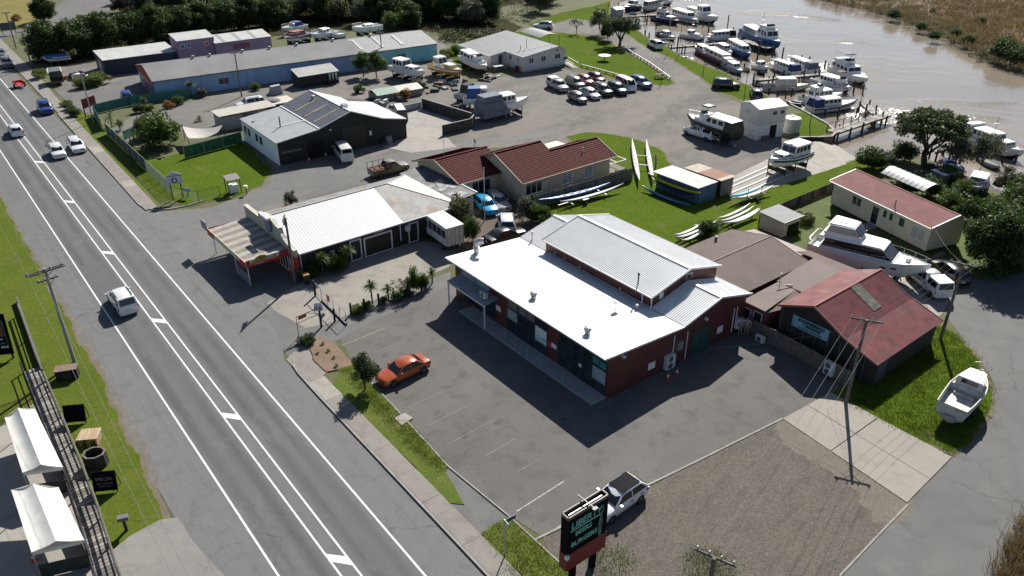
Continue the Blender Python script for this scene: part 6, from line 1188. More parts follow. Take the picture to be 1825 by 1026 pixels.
# --- on the hard
HG = 'boats stored on the hard'
boat('white cruiser on a timber cradle at the top of the slipway', (1368,303), (1434,282), z=.95, F=1.15, B_=2.9, cradle=True, group=HG, cabins=((.1,.55,.82,1.35,BW,4),(.55,.78,.6,.45,BW,2)), stripe=BNV, bottom=BW, mast=2.0)
boat('black hulled flybridge cruiser with black bimini on the yard', (1223,222), (1312,252), z=.75, F=1.35, B_=3.2, cradle=True, group=HG, hull=BBK, bottom=AFB, cabins=((.15,.55,.8,1.3,BW,3),(.52,.78,.6,.4,BW,0)), fly=(.7,BW,BBK), canvas=(.0,.15,1.3,BBK))
boat('white launch with its stern shrouded in grey tarpaulin', (942,190), (858,205), z=.8, F=1.35, B_=3.0, cradle=True, group=HG, bottom=AFR, cabins=((.35,.68,.75,1.2,BW,3),), canvas=(-.04,.36,1.5,CANG), extra=lambda o, X, zs, bs: O('tarpaulin_skirt', M().hexa([(X(-.06),-1.62,-.2),(X(.5),-1.66,.1),(X(.5),1.66,.1),(X(-.06),1.62,-.2)], [(X(-.04),-1.45,2.0),(X(.36),-1.55,2.1),(X(.36),1.55,2.1),(X(-.04),1.45,2.0)]), CANG, o))
boat('boat under a bright blue tarpaulin beside the grey shrouded launch', (888,186), (826,186), z=.6, F=1.1, B_=2.6, cradle=True, group=HG, bottom=AFU, cabins=((.5,.75,.7,1.5,BW,3),), canvas=(.1,.5,1.6,TARPB))
boat('white launch with dark hull stripe nearest the turquoise wall', (758,142), (700,127), z=.7, F=1.2, B_=2.8, cradle=True, group=HG, cabins=((.15,.5,.8,1.4,BW,3),(.5,.78,.65,.5,BW,2)), bottom=BBK)
boat('orange hulled runabout with yellow cover on the hard', (824,140), (770,124), z=.7, F=1.2, B_=2.6, cradle=True, group=HG, hull=BYE, bottom=BYE, deck=BW, cabins=((.2,.42,.8,1.5,BW,2),(.5,.75,.6,.6,paint('yellow_cover', (.6,.42,.06), .7),0)), stripe=BW)
boat('white flybridge cruiser beside the clubhouse wall', (868,131), (826,108), z=.6, F=1.1, B_=2.8, cradle=True, group=HG, cabins=((.1,.55,.8,1.2,BW,3),(.55,.8,.6,.4,BW,0)), fly=(.7,BW), deck=BW)
boat('small boat with black cover among the stored launches', (850,168), (815,178), z=.5, F=.8, B_=2.0, cradle=True, group=HG, hull=BGR, canvas=(.3,.7,1.3,BBK), rails=False)
s7 = lambda x, y: (480 + x/4.345, y/4.345)
boat('runabout with blue cover behind the long blue shed', s7(100,265), s7(280,225), z=.6, F=1.1, B_=2.4, group=HG, cradle=True, cabins=((.3,.6,.7,.7,BW,2),), canvas=(.2,.5,.9,TARPB)); boat('white speedboat with faded red cover behind the blue shed', s7(120,340), s7(320,290), z=.7, F=1.1, B_=2.6, group=HG, cradle=True, canvas=(.3,.7,.9,paint('faded_red_cover', (.3,.1,.09), .8)), stripe=BMR); boat('white speedboat with wire targa frame behind the blue shed', s7(330,315), s7(520,275), z=.7, F=1.1, B_=2.5, group=HG, cradle=True, cabins=((.35,.65,.7,.8,BW,2),)); boat('pale yacht hull with bare deck behind the blue shed ridge', s7(645,270), s7(860,235), z=1.0, F=1.3, B_=2.8, group=HG, cradle=True, cabins=((.3,.6,.5,.4,BW,2),)); boat('small white dinghy beside the vent at the end of the blue shed row', s7(600,295), s7(500,290), z=.8, F=.8, B_=1.9, group=HG, cradle=True, rails=False)
boat('long white boat with blue side stripes by the navy shed', (78,112), (126,106), z=.5, F=.9, B_=2.2, group=HG, cradle=True, hull=BW, stripe=BBL, canvas=(.1,.9,.4,TARPB))
# big launch beside the cream house
SMK = paint('smoked_cabin', (.02,.021,.024), .12, spec=.6)
def launchtop(o, X, zs, bs):
    d = zs(.35); hx = lambda nm, x0, x1, y0, y1, z0, X0, X1, Y0, Y1, z1, mt: O(nm, M().hexa([(x0,-y0,z0),(x1,-y1,z0),(x1,y1,z0),(x0,y0,z0)], [(X0,-Y0,z1),(X1,-Y1,z1),(X1,Y1,z1),(X0,Y0,z1)]), mt, o)
    hx('deckhouse', X(.1), X(.72), 1.62, 1.35, d-.2, X(.1), X(.72), 1.58, 1.3, d+.32, BW); hx('saloon_glass', X(.11), X(.715), 1.56, 1.28, d+.32, X(.14), X(.6), 1.46, 1.2, d+1.15, SMK)
    for t in (.2,.3,.4,.5): hx('window_post', X(t)-.05, X(t)+.05, 1.56-.35*max(0,t-.2), 1.56-.35*max(0,t-.2), d+.33, X(t)-.05, X(t)+.05, 1.47-.35*max(0,t-.2), 1.47-.35*max(0,t-.2), d+1.14, BW) if False else None
    hx('saloon_roof', X(.08), X(.63), 1.6, 1.28, d+1.15, X(.09), X(.6), 1.5, 1.18, d+1.29, BW)
    hx('bridge_coaming', X(.12), X(.4), 1.35, 1.2, d+1.29, X(.11), X(.42), 1.4, 1.1, d+1.75, BW); hx('bridge_clears', X(.13), X(.41), 1.32, 1.05, d+1.75, X(.15), X(.35), 1.18, 1.0, d+2.4, paint('clear_canvas', (.42,.41,.37), .4, .15, 2)); hx('bridge_screen', X(.37), X(.425), .95, .85, d+1.76, X(.335), X(.352), .9, .85, d+2.38, SMK); hx('hard_top', X(.13), X(.36), 1.28, 1.1, d+2.4, X(.15), X(.34), 1.1, .9, d+2.53, BW); hx('roof_hatch', X(.2), X(.28), .5, .5, d+2.52, X(.21), X(.27), .45, .45, d+2.6, BW)
    hx('fore_hatch', X(.8), X(.84), .35, .35, zs(.8), X(.805), X(.835), .3, .3, zs(.8)+.35, BW); O('aft_rail', M().tube([(X(.02),1.6,d+.5),(X(0),1.2,d+.6),(X(0),-1.2,d+.6),(X(.02),-1.6,d+.5)], .06, 6), BW, o, smooth=50); O('side_rail', M().tube([(X(.1+.06*k),-1.72,zs(.1+.06*k)+.6) for k in range(8)], .025, 5), STEEL, o)
    for t in (.66,.74): O('portlight', M().box(X(t)-.25,X(t)+.25,-bs(t)-.03,-bs(t)+.05,zs(t)-.5,zs(t)-.36), SMK, o)
boat('big white flybridge launch beached between two houses', (1650,506), (1444,450), z=.5, F=1.55, B_=3.8, cradle=True, group=HG, bottom=AFB, hull=BW, extra=launchtop, cockpit=.1)
def runabout(o, X, zs, bs):
    O('outboard_bracket', M().box(X(0)-.25,X(0),-.4,.4,.3,.7), STEEL, o); O('console', M().box(X(.42),X(.5),-.7,.7,.6,1.1), BO, o); O('targa', M().tube([(X(.98),.3,1.5),(X(1.02),.6,2.0),(X(1.06),0,2.2),(X(1.02),-.6,2.0),(X(.98),-.3,1.5)], .025, 5), STEEL, o); O('floor_debris', M().box(X(.06),X(.2),-.3,.1,.58,.75), DTIMBER, o)
boat('weathered white runabout with open cockpit parked on the street corner lawn', (1740,690), (1688,752), z=.45, F=.95, B_=2.4, cradle=False, group=HG, hull=BO, bottom=BGR, deck=BO, cabins=((.52,.82,.8,.62,BO,2),), cockpit=.5, rails=False, extra=runabout, zoff=.4)
p_ = g(1714,724); bl = E('boat_trailer', 'low steel trailer under the weathered runabout', 'trailer', (p_.x, p_.y, 0), heading(g(1688,752), g(1740,690)))
for s_ in (-.6,.6): O('rail', M().bar((-2.2,s_,.38),(2.0,s_*.3,.38),.08,.1), STEEL, bl); wheel(bl, -.7, s_*1.6, .28, 1 if s_ > 0 else -1)
boat('small white launch propped up in the right-hand garden', (1730,352), (1746,328), z=.5, F=1.0, B_=2.4, cradle=True, group=HG, cabins=((.2,.7,.8,.8,BO,2),), hull=BO, bottom=BO)
# --- jetties: deck planks carried on piles
PLK = [paint('deck_plank_grey', (.24,.22,.2), .85, .15, 3), paint('deck_plank_pale', (.32,.29,.255), .85, .15, 3), paint('deck_plank_dark', (.16,.145,.13), .85, .15, 3)]
def jetty(label, a, b, wd, zt=.15, pile=3.2, tops=.0, rail=None, group='jetties'):
    p, q = g(*a, zt), g(*b, zt); L = (q-p).length; o = E('jetty', label, 'jetty', (p.x, p.y, 0), heading(p, q), group); k = 0; n = int(L/.9)
    for i in range(n): O('plank', M().box(i*L/n, (i+1)*L/n-.04, -wd/2 - RND.uniform(0,.06), wd/2 + RND.uniform(0,.06), zt-.07, zt), RND.choice(PLK), o)
    for s_ in (-1,1): O('bearer', M().box(0, L, s_*wd*.4-.08, s_*wd*.4+.08, zt-.33, zt-.075), DTIMBER, o)
    for i in range(int(L/pile)+1):
        for s_ in (-1,1): O('pile', M().tube([(i*pile+.2,s_*(wd/2+.08),-2.9),(i*pile+.2,s_*(wd/2+.08),zt+RND.uniform(.1,.9)+tops)], .13, 7), DTIMBER, o, smooth=50)
    if rail:
        for s_ in rail:
            O('handrail', M().bar((0,s_*wd*.46,zt+1.0),(L*.75,s_*wd*.46,zt+1.0),.08,.08), TIMBER, o)
            for i in range(int(L*.75/2)+1): O('rail_post', M().box(i*2-.05,i*2+.05,s_*wd*.46-.05,s_*wd*.46+.05,zt,zt+.98), TIMBER, o)
    return o
jetty('timber jetty with handrail ending in a square platform beside the slipway', n6(985,835), n6(1530,655), 1.7, .15, rail=(1,)); jetty('square platform frame at the head of the slipway jetty', n6(1300,560), n6(1440,690), 1.3, .1)
jetty('long plank walkway of the third jetty below the curtained launches', n6(240,335), n6(890,275), 1.0, .1); jetty('plank walkway of the second jetty above the maroon boat', n5(95,255), n5(1000,185), 1.0, .1); jetty('timber wharf carrying the big blue trawler', n5(1090,160), n5(1480,265), 2.2, .1, 1.6); jetty('far plank jetty leading out to the row of white boats', n4(200,235), n4(900,190), 1.0, .1)
jetty('narrow plank gangway to the launch at the right edge', r1(560,480), r1(860,395), .8, .2)
# --- mooring piles
PG = 'mooring piles in the river'
PN = 0
def piles(lst, label):
    global PN
    for (u, v, vt) in lst:
        p = g(u, v, WZ); h = max(1.2, rise(u, v, vt) - .9); PN += 1
        o = tag(O('mooring_pile', M().tube([(0,0,-1.5),(RND.uniform(-.05,.05),RND.uniform(-.05,.05),h)], RND.uniform(.12,.17), 7), DTIMBER, smooth=50, loc=(p.x, p.y, WZ)), label, 'pile', PG)
piles([(*n4(460,305),23),(*n4(595,370),27),(*n4(705,325),28),(*n4(830,380),33),(*n4(680,480),48),(*n4(735,515),54),(*n4(855,500),52),(*n4(1265,345),28),(*n4(1465,355),27),(*n4(1540,440),34),(*n4(1800,350),18),(*n4(320,100),7)], 'dark mooring pile standing near the far jetty')
piles([(*n5(1285,440),62),(*n5(1480,450),72),(*n5(1610,490),74),(*n5(1030,130),51),(*n5(200,340),55),(*n5(435,210),64),(*n5(900,430),87),(*n5(1070,460),84),(*n5(1110,560),107)], 'dark mooring pile among the boats between the second and third jetties')
piles([(*n6(495,190),86),(*n6(660,270),115),(*n6(690,155),101),(*n6(765,170),100),(*n6(820,230),106),(*n6(915,220),98),(*n6(1130,310),113),(*n6(1190,460),132),(*n6(1280,465),138),(*n6(915,680),187),(*n6(1040,700),178),(*n6(1215,690),180),(*n6(460,500),163),(*n6(540,500),163)], 'dark mooring pile near the third jetty and the white cruisers')
piles([(*n6(230,330),128),(*n6(330,320),122),(*n6(430,310),126),(*n6(520,300),124),(*n6(610,295),124),(*n6(720,290),122),(*n6(860,270),112),(*n6(950,240),106),(*n6(1000,190),98),(*n6(830,560),168),(*n6(700,540),166),(*n6(600,480),158),(*n6(380,470),158),(*n6(300,440),150)], 'thin mooring pile alongside the third jetty walkway')
piles([(*r1(640,500),254),(*r1(1215,600),281),(*r1(1340,590),275),(*r1(800,640),292)], 'dark mooring pile by the gangway at the right edge')
piles([(*n5(560,170),60),(*n5(700,140),62),(*n5(830,100),52),(*n5(960,60),46),(*n5(1180,130),57),(*n5(1360,240),74),(*n5(740,520),108),(*n5(860,560),112)], 'dark mooring pile beside the white houseboat and wharf')
piles([(u, v+4, v-5) for u, v in ((1204,99),(1222,108),(1240,115),(1258,121),(1276,128),(1296,135),(1313,147),(1336,158))], 'short stake along the foot of the grassy bank')
piles([(u, v+2, v-4) for u, v in ((1094,38),(1100,40),(1106,42),(1112,44),(1118,46))], 'short post in the row beside the grey pump shed')
# --- canoes
def canoe(label, a, b, wd, h, mat, z=.25, name='outrigger_canoe', group='racing canoes on the club lawn', seats=4):
    p, q = g(*a, z), g(*b, z); L = (q-p).length; c = (p+q)/2; o = E(name, label, 'canoe', (c.x, c.y, z), heading(p, q), group); n = 16
    rings = []
    for i in range(n+1):
        t = i/n; s = max(.03, math.sin(math.pi*min(1,max(0,t)))**.6); y = wd/2*s; zz = .28*(abs(t-.5)*2)**2.5; rings.append([(-L/2+L*t,0,zz-h*.5*s),(-L/2+L*t,y*.75,zz-h*.25*s),(-L/2+L*t,y,zz+h*.2),(-L/2+L*t,y*.5,zz+h*.36),(-L/2+L*t,-y*.5,zz+h*.36),(-L/2+L*t,-y,zz+h*.2),(-L/2+L*t,-y*.75,zz-h*.25*s)])
    O('hull', M().loft(rings), mat, o, smooth=60)
    for k in range(seats): O('cockpit', M().box(-L*.3+k*L*.6/max(1,seats)+.15,-L*.3+k*L*.6/max(1,seats)+.75,-wd*.24,wd*.24,h*.33,h*.42), BLACK, o)
    return o
CW = paint('canoe_white', (.6,.6,.58), .3, .04); CB = paint('canoe_blue', (.02,.13,.36), .3); CT = paint('canoe_turquoise', (.04,.38,.5), .3); CY = paint('canoe_yellow', (.55,.45,.03), .35)
v1_ = lambda x, y: (800 + x/3.946, 220 + y/3.946); k4 = lambda x, y: (1150 + x/4.664, 220 + y/4.664)
c1 = canoe('white six-seat canoe, left one of the coupled pair on the lawn', v1_(1340,425), v1_(1287,125), .6, .5, CW, .45, seats=6); c2 = canoe('white six-seat canoe, right one of the coupled pair on the lawn', v1_(1437,420), v1_(1387,130), .6, .5, CW, .45, seats=6)
for k, (a, b) in enumerate(((v1_(1305,222),v1_(1405,230)),(v1_(1320,288),v1_(1430,296)))):
    tag(O('coupling_spar', M().tube([g(*a,.62), g(*b,.62)], .05, 6), STEEL), ('far' if k == 0 else 'near') + ' metal spar joining the two white canoes', 'spar')
canoe('long blue canoe lying on its trailer beside the timber fence', v1_(625,560), v1_(1140,435), .65, .55, CB, .8, seats=6); canoe('grey canoe on the lower trailer bar beside the blue one', v1_(780,570), v1_(1230,440), .5, .4, BGR, .55, seats=0)
p = g(*v1_(960,545)); tr_ = E('canoe_trailer', 'long low trailer under the blue canoe', 'trailer', (p.x, p.y, 0), heading(g(*v1_(790,590)), g(*v1_(1220,465))))
O('drawbar', M().bar((-4,0,.45),(4,0,.45),.1,.1), STEEL, tr_)
for x_ in (-2.5,2.5): O('cross_arm', M().bar((x_,-.9,.5),(x_,.9,.5),.08,.08), STEEL, tr_)
for s_ in (-1,1): wheel(tr_, -.6, s_*.75, .28, s_); O('mudguard', M().box(-1.0,-.2,s_*.75-.13,s_*.75+.13,.6,.66), WHITE, tr_)
sh_ = Vector((21.35,84.36,0)); ra_ = R(38.9)
def onrack(label, u, v0, v1, z, mat):
    f = lambda a, b_: sh_ + Vector((math.cos(ra_)*a - math.sin(ra_)*b_, math.sin(ra_)*a + math.cos(ra_)*b_, z))
    p, q = f(u, v0), f(u, v1); o = canoe(label, (912,500), (912,400), .55, .42, mat, .3, 'racing_kayak', seats=1); L0 = (g(912,500,.3)-g(912,400,.3)).length; c = (p+q)/2; o.location = c; o.rotation_euler[2] = heading(p, q); o.scale = ((q-p).length/L0, 1, 1); return o
onrack('yellow canoe on the upper rack of the blue shed', -.62, -.6, 7.4, 1.42, CY); onrack('dark blue canoe on the lower rack of the blue shed', -.55, .3, 6.2, .82, CANV); onrack('white and blue canoe lying on the grass before the blue shed', -1.9, -.4, 7.0, .25, CB)
canoe('turquoise canoe on the small trailer by the slipway', k4(695,625), k4(1000,520), .5, .4, CT, .75, seats=1); canoe('white canoe on the small trailer by the slipway', k4(740,640), k4(1060,540), .5, .4, CW, .6, seats=1)
p = g(*k4(900,640)); t_ = E('kayak_trailer', 'kayak trailer with upright forks near the slipway', 'trailer', (p.x, p.y, 0), heading(g(*k4(780,660)), g(*k4(1030,580)))); O('drawbar', M().bar((-2,0,.4),(2.6,0,.4),.1,.1), STEEL, t_)
for x_ in (-1.2,1.2): O('fork', M().bar((x_,0,.4),(x_,0,1.7),.06,.06).bar((x_,-.7,.75),(x_,.7,.75),.05,.05).bar((x_,-.7,1.2),(x_,.7,1.2),.05,.05), DARKM, t_)
for s_ in (-1,1): wheel(t_, 0, s_*.6, .26, s_)
WC = [((595,808),(870,685)),((620,832),(900,708)),((645,850),(940,728)),((700,845),(950,735)),((395,865),(535,820)),((235,948),(470,848)),((250,968),(520,862)),((295,992),(480,905)),((530,835),(600,818))]
WL = ['longest of the upper stack, farthest from the brown roof','second in the upper stack on the lawn','third in the upper stack on the lawn','nearest the brown roof in the upper stack','short one between the two stacks','farthest left in the lower stack','middle of the lower stack','nearest the brown roof in the lower stack','stub end poking out between the stacks']
for (a, b_), l_ in zip(WC, WL): canoe('white canoe on low trestles, ' + l_, k4(*a), k4(*b_), .38, .34, CW, .5, seats=0)
for k, (u, v) in enumerate(((660,850),(830,770),(320,960),(450,900))):
    p = g(*k4(u,v)); tag(O('trestle', M().box(-.9,.9,-.05,.05,.28,.36).box(-.85,-.75,-.05,.05,0,.28).box(.75,.85,-.05,.05,0,.28), DTIMBER, loc=(p.x,p.y,0), rz=R(-40)), 'low timber trestle under the white canoes, %s' % ('left end of the upper stack','right end of the upper stack','left end of the lower stack','right end of the lower stack')[k], 'trestle')
# ================================================================ VEGETATION
def leafmat(name, a, b, c_, trans=.35, scale=.9):
    if name in MATS: return MATS[name]
    n = N(name); c = n.mixc(n.ramp(n.noise(scale, 4, .65), .32, .68), a, b); c = n.mixc(n.math('MULTIPLY', n.ramp(n.noise(scale*4, 3, .6), .5, .7), .7), c, c_)
    n.fin(c, .55, 0, .3); t = n.t.nodes.new('ShaderNodeBsdfTranslucent'); n.l(n.mixc(.5, c, (b[0]*1.4, b[1]*1.5, b[2]*.8)), t.inputs[0]); mx = n.t.nodes.new('ShaderNodeMixShader'); mx.inputs[0].default_value = trans
    n.l(n.b.outputs[0], mx.inputs[1]); n.l(t.outputs[0], mx.inputs[2]); n.l(mx.outputs[0], n.out.inputs[0]); MATS[name] = n.m; return n.m
LFD = leafmat('leaf_dark_evergreen', (.022,.042,.012), (.045,.08,.018), (.07,.105,.022)); LFM = leafmat('leaf_mid_green', (.04,.075,.015), (.075,.12,.022), (.1,.14,.03)); LFP = leafmat('leaf_pohutukawa', (.036,.054,.024), (.066,.088,.036), (.1,.118,.06)); LFO = leafmat('leaf_olive_scrub', (.06,.065,.03), (.095,.095,.045), (.13,.12,.06)); LFY = leafmat('leaf_yellow_green', (.09,.12,.025), (.13,.15,.035), (.06,.09,.02)); LFG = leafmat('leaf_grey_green', (.06,.07,.05), (.1,.11,.08), (.14,.15,.11)); LFB = leafmat('leaf_brown_reed', (.115,.08,.05), (.165,.12,.08), (.075,.055,.035)); LFR = leafmat('leaf_rust', (.2,.09,.03), (.26,.13,.05), (.12,.06,.03))
BARK = paint('bark', (.085,.07,.055), .9, .3, 5)
def leafy(seed, clumps, per, leaf, flat=.6, jitter=.9):
    """clumps: (centre, radius) list -> mesh of leaf-sized faces"""
    r_ = random.Random(seed); m = M()
    for (c, rad) in clumps:
        for _ in range(per):
            d = Vector((r_.gauss(0,1), r_.gauss(0,1), r_.gauss(0,1))).normalized(); rr = rad*(r_.random()**.35); p = Vector(c) + Vector((d.x*rr, d.y*rr, d.z*rr*flat))
            nrm = (d + Vector((r_.gauss(0,jitter), r_.gauss(0,jitter), r_.gauss(.3,jitter)))).normalized(); a = nrm.cross(Vector((r_.random()-.5, r_.random()-.5, r_.random()-.5))).normalized(); b = nrm.cross(a)
            s = leaf*r_.uniform(.6,1.35); a = a*s*.5; b = b*s*.9
            i = len(m.v); m.v += [tuple(p-a), tuple(p+b*.2-a*.1+nrm*s*.1), tuple(p+a), tuple(p+b)]; m.f.append((i,i+1,i+2,i+3))
    me = bpy.data.meshes.new('foliage'); me.from_pydata(m.v, [], m.f); me.update(); return me
def clumpset(seed, n, rx, ry, rz, cz, cr, hollow=.55, low=-.55):
    r_ = random.Random(seed); out = []
    while len(out) < n:
        d = Vector((r_.gauss(0,1), r_.gauss(0,1), r_.gauss(0,1))).normalized(); k = hollow + (1-hollow)*r_.random()
        if d.z < low: continue
        out.append(((d.x*rx*k, d.y*ry*k, cz + d.z*rz*k), cr*r_.uniform(.65,1.3)))
    return out
def trunkmesh(seed, h, r, limbs, spread, lz):
    r_ = random.Random(seed); m = M(); m.tube([(0,0,-.1),(r_.uniform(-.1,.1),r_.uniform(-.1,.1),h*.5),(r_.uniform(-.15,.15),r_.uniform(-.15,.15),h)], r, 8, r*.55)
    for k in range(limbs):
        a = 2*math.pi*k/limbs + r_.uniform(-.3,.3); z0 = h*r_.uniform(.35,.9); e = (math.cos(a)*spread*r_.uniform(.6,1), math.sin(a)*spread*r_.uniform(.6,1), lz*r_.uniform(.8,1.1)); mid = (e[0]*.45, e[1]*.45, z0+(e[2]-z0)*.4)
        m.tube([(0,0,z0), mid, e], r*.45, 6, r*.12)
        for q in range(2):
            m.tube([mid, (e[0]*.8+r_.uniform(-.6,.6)*spread*.5, e[1]*.8+r_.uniform(-.6,.6)*spread*.5, e[2]*r_.uniform(.8,1.05))], r*.22, 5, r*.06)
    return m.mesh('trunk', 50)
TREES = {}
def deftree(key, mat, crown, per, leaf, trunk, flat=.7): TREES[key] = (leafy(hash(key) % 1000 if False else len(TREES)*17+3, crown, per, leaf, flat), mat, trunkmesh(len(TREES)*5+1, *trunk))
deftree('round_a', LFD, clumpset(1,90,1,1,1.05,1.05,.34,.5,-.85), 170, .095, (1.1,.09,4,.6,1.5)); deftree('round_b', LFD, clumpset(2,80,1.05,.95,1.0,1.0,.36,.5,-.85), 180, .095, (1.0,.09,4,.6,1.4)); deftree('round_c', LFM, clumpset(3,60,.95,1.05,1.05,1.15,.34,.45), 170, .1, (1.0,.09,4,.6,1.4))
deftree('scrub_a', LFO, clumpset(4,42,1,1,.8,.95,.36,.3), 110, .11, (.7,.06,5,.7,1.3), .8); deftree('scrub_b', LFG, clumpset(5,36,1,.9,.95,1.1,.32,.3), 100, .1, (.9,.06,5,.7,1.5), .8); deftree('scrub_c', LFM, clumpset(6,40,1,1,.75,.9,.36,.3), 110, .11, (.7,.06,5,.7,1.2), .8)
deftree('shrub', LFM, clumpset(7,30,1,1,.75,.6,.42,.3), 150, .13, (.4,.05,4,.5,.8)); deftree('shrub_d', LFD, clumpset(8,30,1,1,.75,.6,.42,.3), 150, .13, (.4,.05,4,.5,.8)); deftree('shrub_g', LFG, clumpset(9,26,.9,.9,.9,.75,.4,.3), 150, .13, (.4,.05,4,.5,.9)); deftree('shrub_y', LFY, clumpset(10,24,1,1,.7,.55,.42,.3), 150, .13, (.4,.05,4,.5,.8)); deftree('shrub_r', LFR, clumpset(11,22,1,1,.6,.5,.4,.3), 140, .13, (.4,.05,4,.5,.7))
deftree('column', LFM, clumpset(12,48,.8,.8,1.3,1.5,.3,.35), 90, .14, (1.0,.08,3,.3,1.8)); deftree('conifer', LFD, [((math.cos(k*2.4)*.62*(1-k/46), math.sin(k*2.4)*.62*(1-k/46), .35+2.3*k/40), .34) for k in range(40)], 100, .14, (2.2,.08,2,.2,1.5), .8)
deftree('umbrella', LFP, [((math.cos(k*2.4)*math.sqrt(k/60)*1.0, math.sin(k*2.4)*math.sqrt(k/60)*1.0, 1.28 - .3*(k/60)**1.5 + .12*math.sin(k*1.7)), .2) for k in range(60)], 130, .085, (.55,.1,9,.85,1.2), .7); deftree('twin', LFP, [((math.cos(k*2.4)*math.sqrt(k/40)*.85 + (.25 if k % 2 else -.3), math.sin(k*2.4)*math.sqrt(k/40)*.8, 1.15 + .25*math.sin(k*1.3)), .24) for k in range(40)], 120, .1, (.5,.1,6,.7,1.1), .8)
deftree('sparse', LFG, clumpset(15,16,1,1,.5,1.5,.3,.3), 30, .12, (1.2,.06,7,.9,1.7))
TN = {'round_a':'round_tree','round_b':'round_tree','round_c':'round_tree','scrub_a':'scrub_tree','scrub_b':'scrub_tree','scrub_c':'scrub_tree','shrub':'shrub','shrub_d':'shrub','shrub_g':'shrub','shrub_y':'shrub','shrub_r':'shrub','column':'columnar_tree','conifer':'conifer','umbrella':'umbrella_tree','twin':'spreading_tree','sparse':'bare_tree'}
MESHM = {}
def tree(key, p, sx, sz, label, group=None, mat=None, name=None, rz=None):
    me, mt, tk = TREES[key]; nm = name or TN[key]
    o = E(nm, label, 'shrub' if nm == 'shrub' else 'tree', (p.x, p.y, p.z), RND.uniform(0,6.28) if rz is None else rz, group); o.scale = (sx, sx*RND.uniform(.9,1.1), sz)
    mt = mat or mt; kk = (key, mt.name)
    if kk not in MESHM:
        if me.materials: me = me.copy(); me.materials.clear()
        me.materials.append(mt); MESHM[kk] = me
    O('crown' if nm != 'shrub' else 'foliage', None, None, o, mesh=MESHM[kk]); O('trunk' if nm != 'shrub' else 'stems', None, BARK, o, mesh=tk); return o
# clipped-looking dark row behind the sheds, top left
ROW = [(88,108),(140,100),(190,92),(238,84),(280,78),(322,70),(362,64),(402,58),(446,52),(488,46)]
ROWL = ['first from the road','second from the road','third from the road','fourth from the road','fifth from the road','sixth from the road','seventh from the road','eighth from the road','ninth from the road','last before the stored boats']
for k, (u, v) in enumerate(ROW): tree(('round_a','round_b')[k % 2], g(u, v), RND.uniform(3.3,3.8), RND.uniform(3.2,3.7), 'round dark tree in the row behind the sheds, ' + ROWL[k], 'row of round trees')
for u, v, k, s_, l_ in ((80,38,'round_a',2.6,'dark tree standing alone beside the car park at the top left'),(30,36,'shrub_r',1.1,'small rusty shrub on the dry lawn at top left'),(85,58,'shrub_d',1.6,'dark shrub between the path and the round trees'),(150,44,'shrub',1.5,'shrub showing over the round tree row'),(262,30,'round_c',2.4,'mid green round tree behind the row, left of centre'),(345,22,'scrub_a',2.6,'olive scrub tree rising behind the round tree row'),(215,22,'shrub_g',2.2,'grey shrub at the edge of the far car park')): tree(k, g(u, v), s_, s_, l_)
rw = random.Random(11); WG = 'trees of the wood beyond the yard'
for u, v in [(u_ + rw.uniform(-14,14), v_ + rw.uniform(-5,5)) for v_ in (52,40,28,16,5,-6,-18,-32) for u_ in range(240, 1000, 29)]:
    if u < 470 and v > 34: continue
    if v > 48 and u > 760: continue
    if v > 20 and u > 880: continue
    if v > 34 and 470 < u < 690: v -= 12
    if 850 < u < 1010 and -2 < v < 18 and rw.random() < .5: continue
    k = rw.choice(['round_a','scrub_a','scrub_b','scrub_a','round_c','scrub_c','scrub_b','conifer' if rw.random() < .3 else 'round_b']); s_ = rw.uniform(2.4,3.7)
    lb = {'round_a':'dark rounded tree in the wood beyond the blue shed','round_b':'dark rounded tree in the wood beyond the blue shed','round_c':'mid green rounded tree in the wood beyond the blue shed','scrub_a':'olive scrub tree in the wood beyond the blue shed','scrub_b':'greyish scrub tree in the wood beyond the blue shed','scrub_c':'mid green scrub tree in the wood beyond the blue shed','conifer':'pointed dark conifer in the wood beyond the blue shed'}[k]
    tree(k, g(u, v), s_, s_*rw.uniform(.85,1.25), lb, WG)
for u, v in [(u_ + rw.uniform(-16,16), v_ + rw.uniform(-5,5)) for v_ in (-16,-30) for u_ in range(-60, 240, 38)]:
    s_ = rw.uniform(2,3); tree(rw.choice(['round_a','scrub_a','scrub_c']), g(u, v), s_, s_, 'dark tree on the skyline side of the far car park', 'trees beyond the far car park')
UG = leafmat('undergrowth', (.035,.04,.018), (.065,.065,.03), (.1,.085,.04)); cl = []
for _ in range(650):
    u, v = rw.uniform(250,960), rw.uniform(-8,60)
    if u < 470 and v > 30: continue
    if 480 < u < 690 and v > 38: continue
    if v > 42 and u > 800: continue
    p = g(u, v); cl.append(((p.x, p.y, rw.uniform(.1,.5)), rw.uniform(.8,1.8)))
for _ in range(140):
    p = g(rw.uniform(785,905), rw.uniform(56,76)) ; cl.append(((p.x, p.y, .5), rw.uniform(.7,1.2)))
me = leafy(91, cl, 46, .3, .6); me.materials.append(UG); kind(O('undergrowth', None, None, mesh=me), 'stuff', 'tangled olive undergrowth at the foot of the wood')
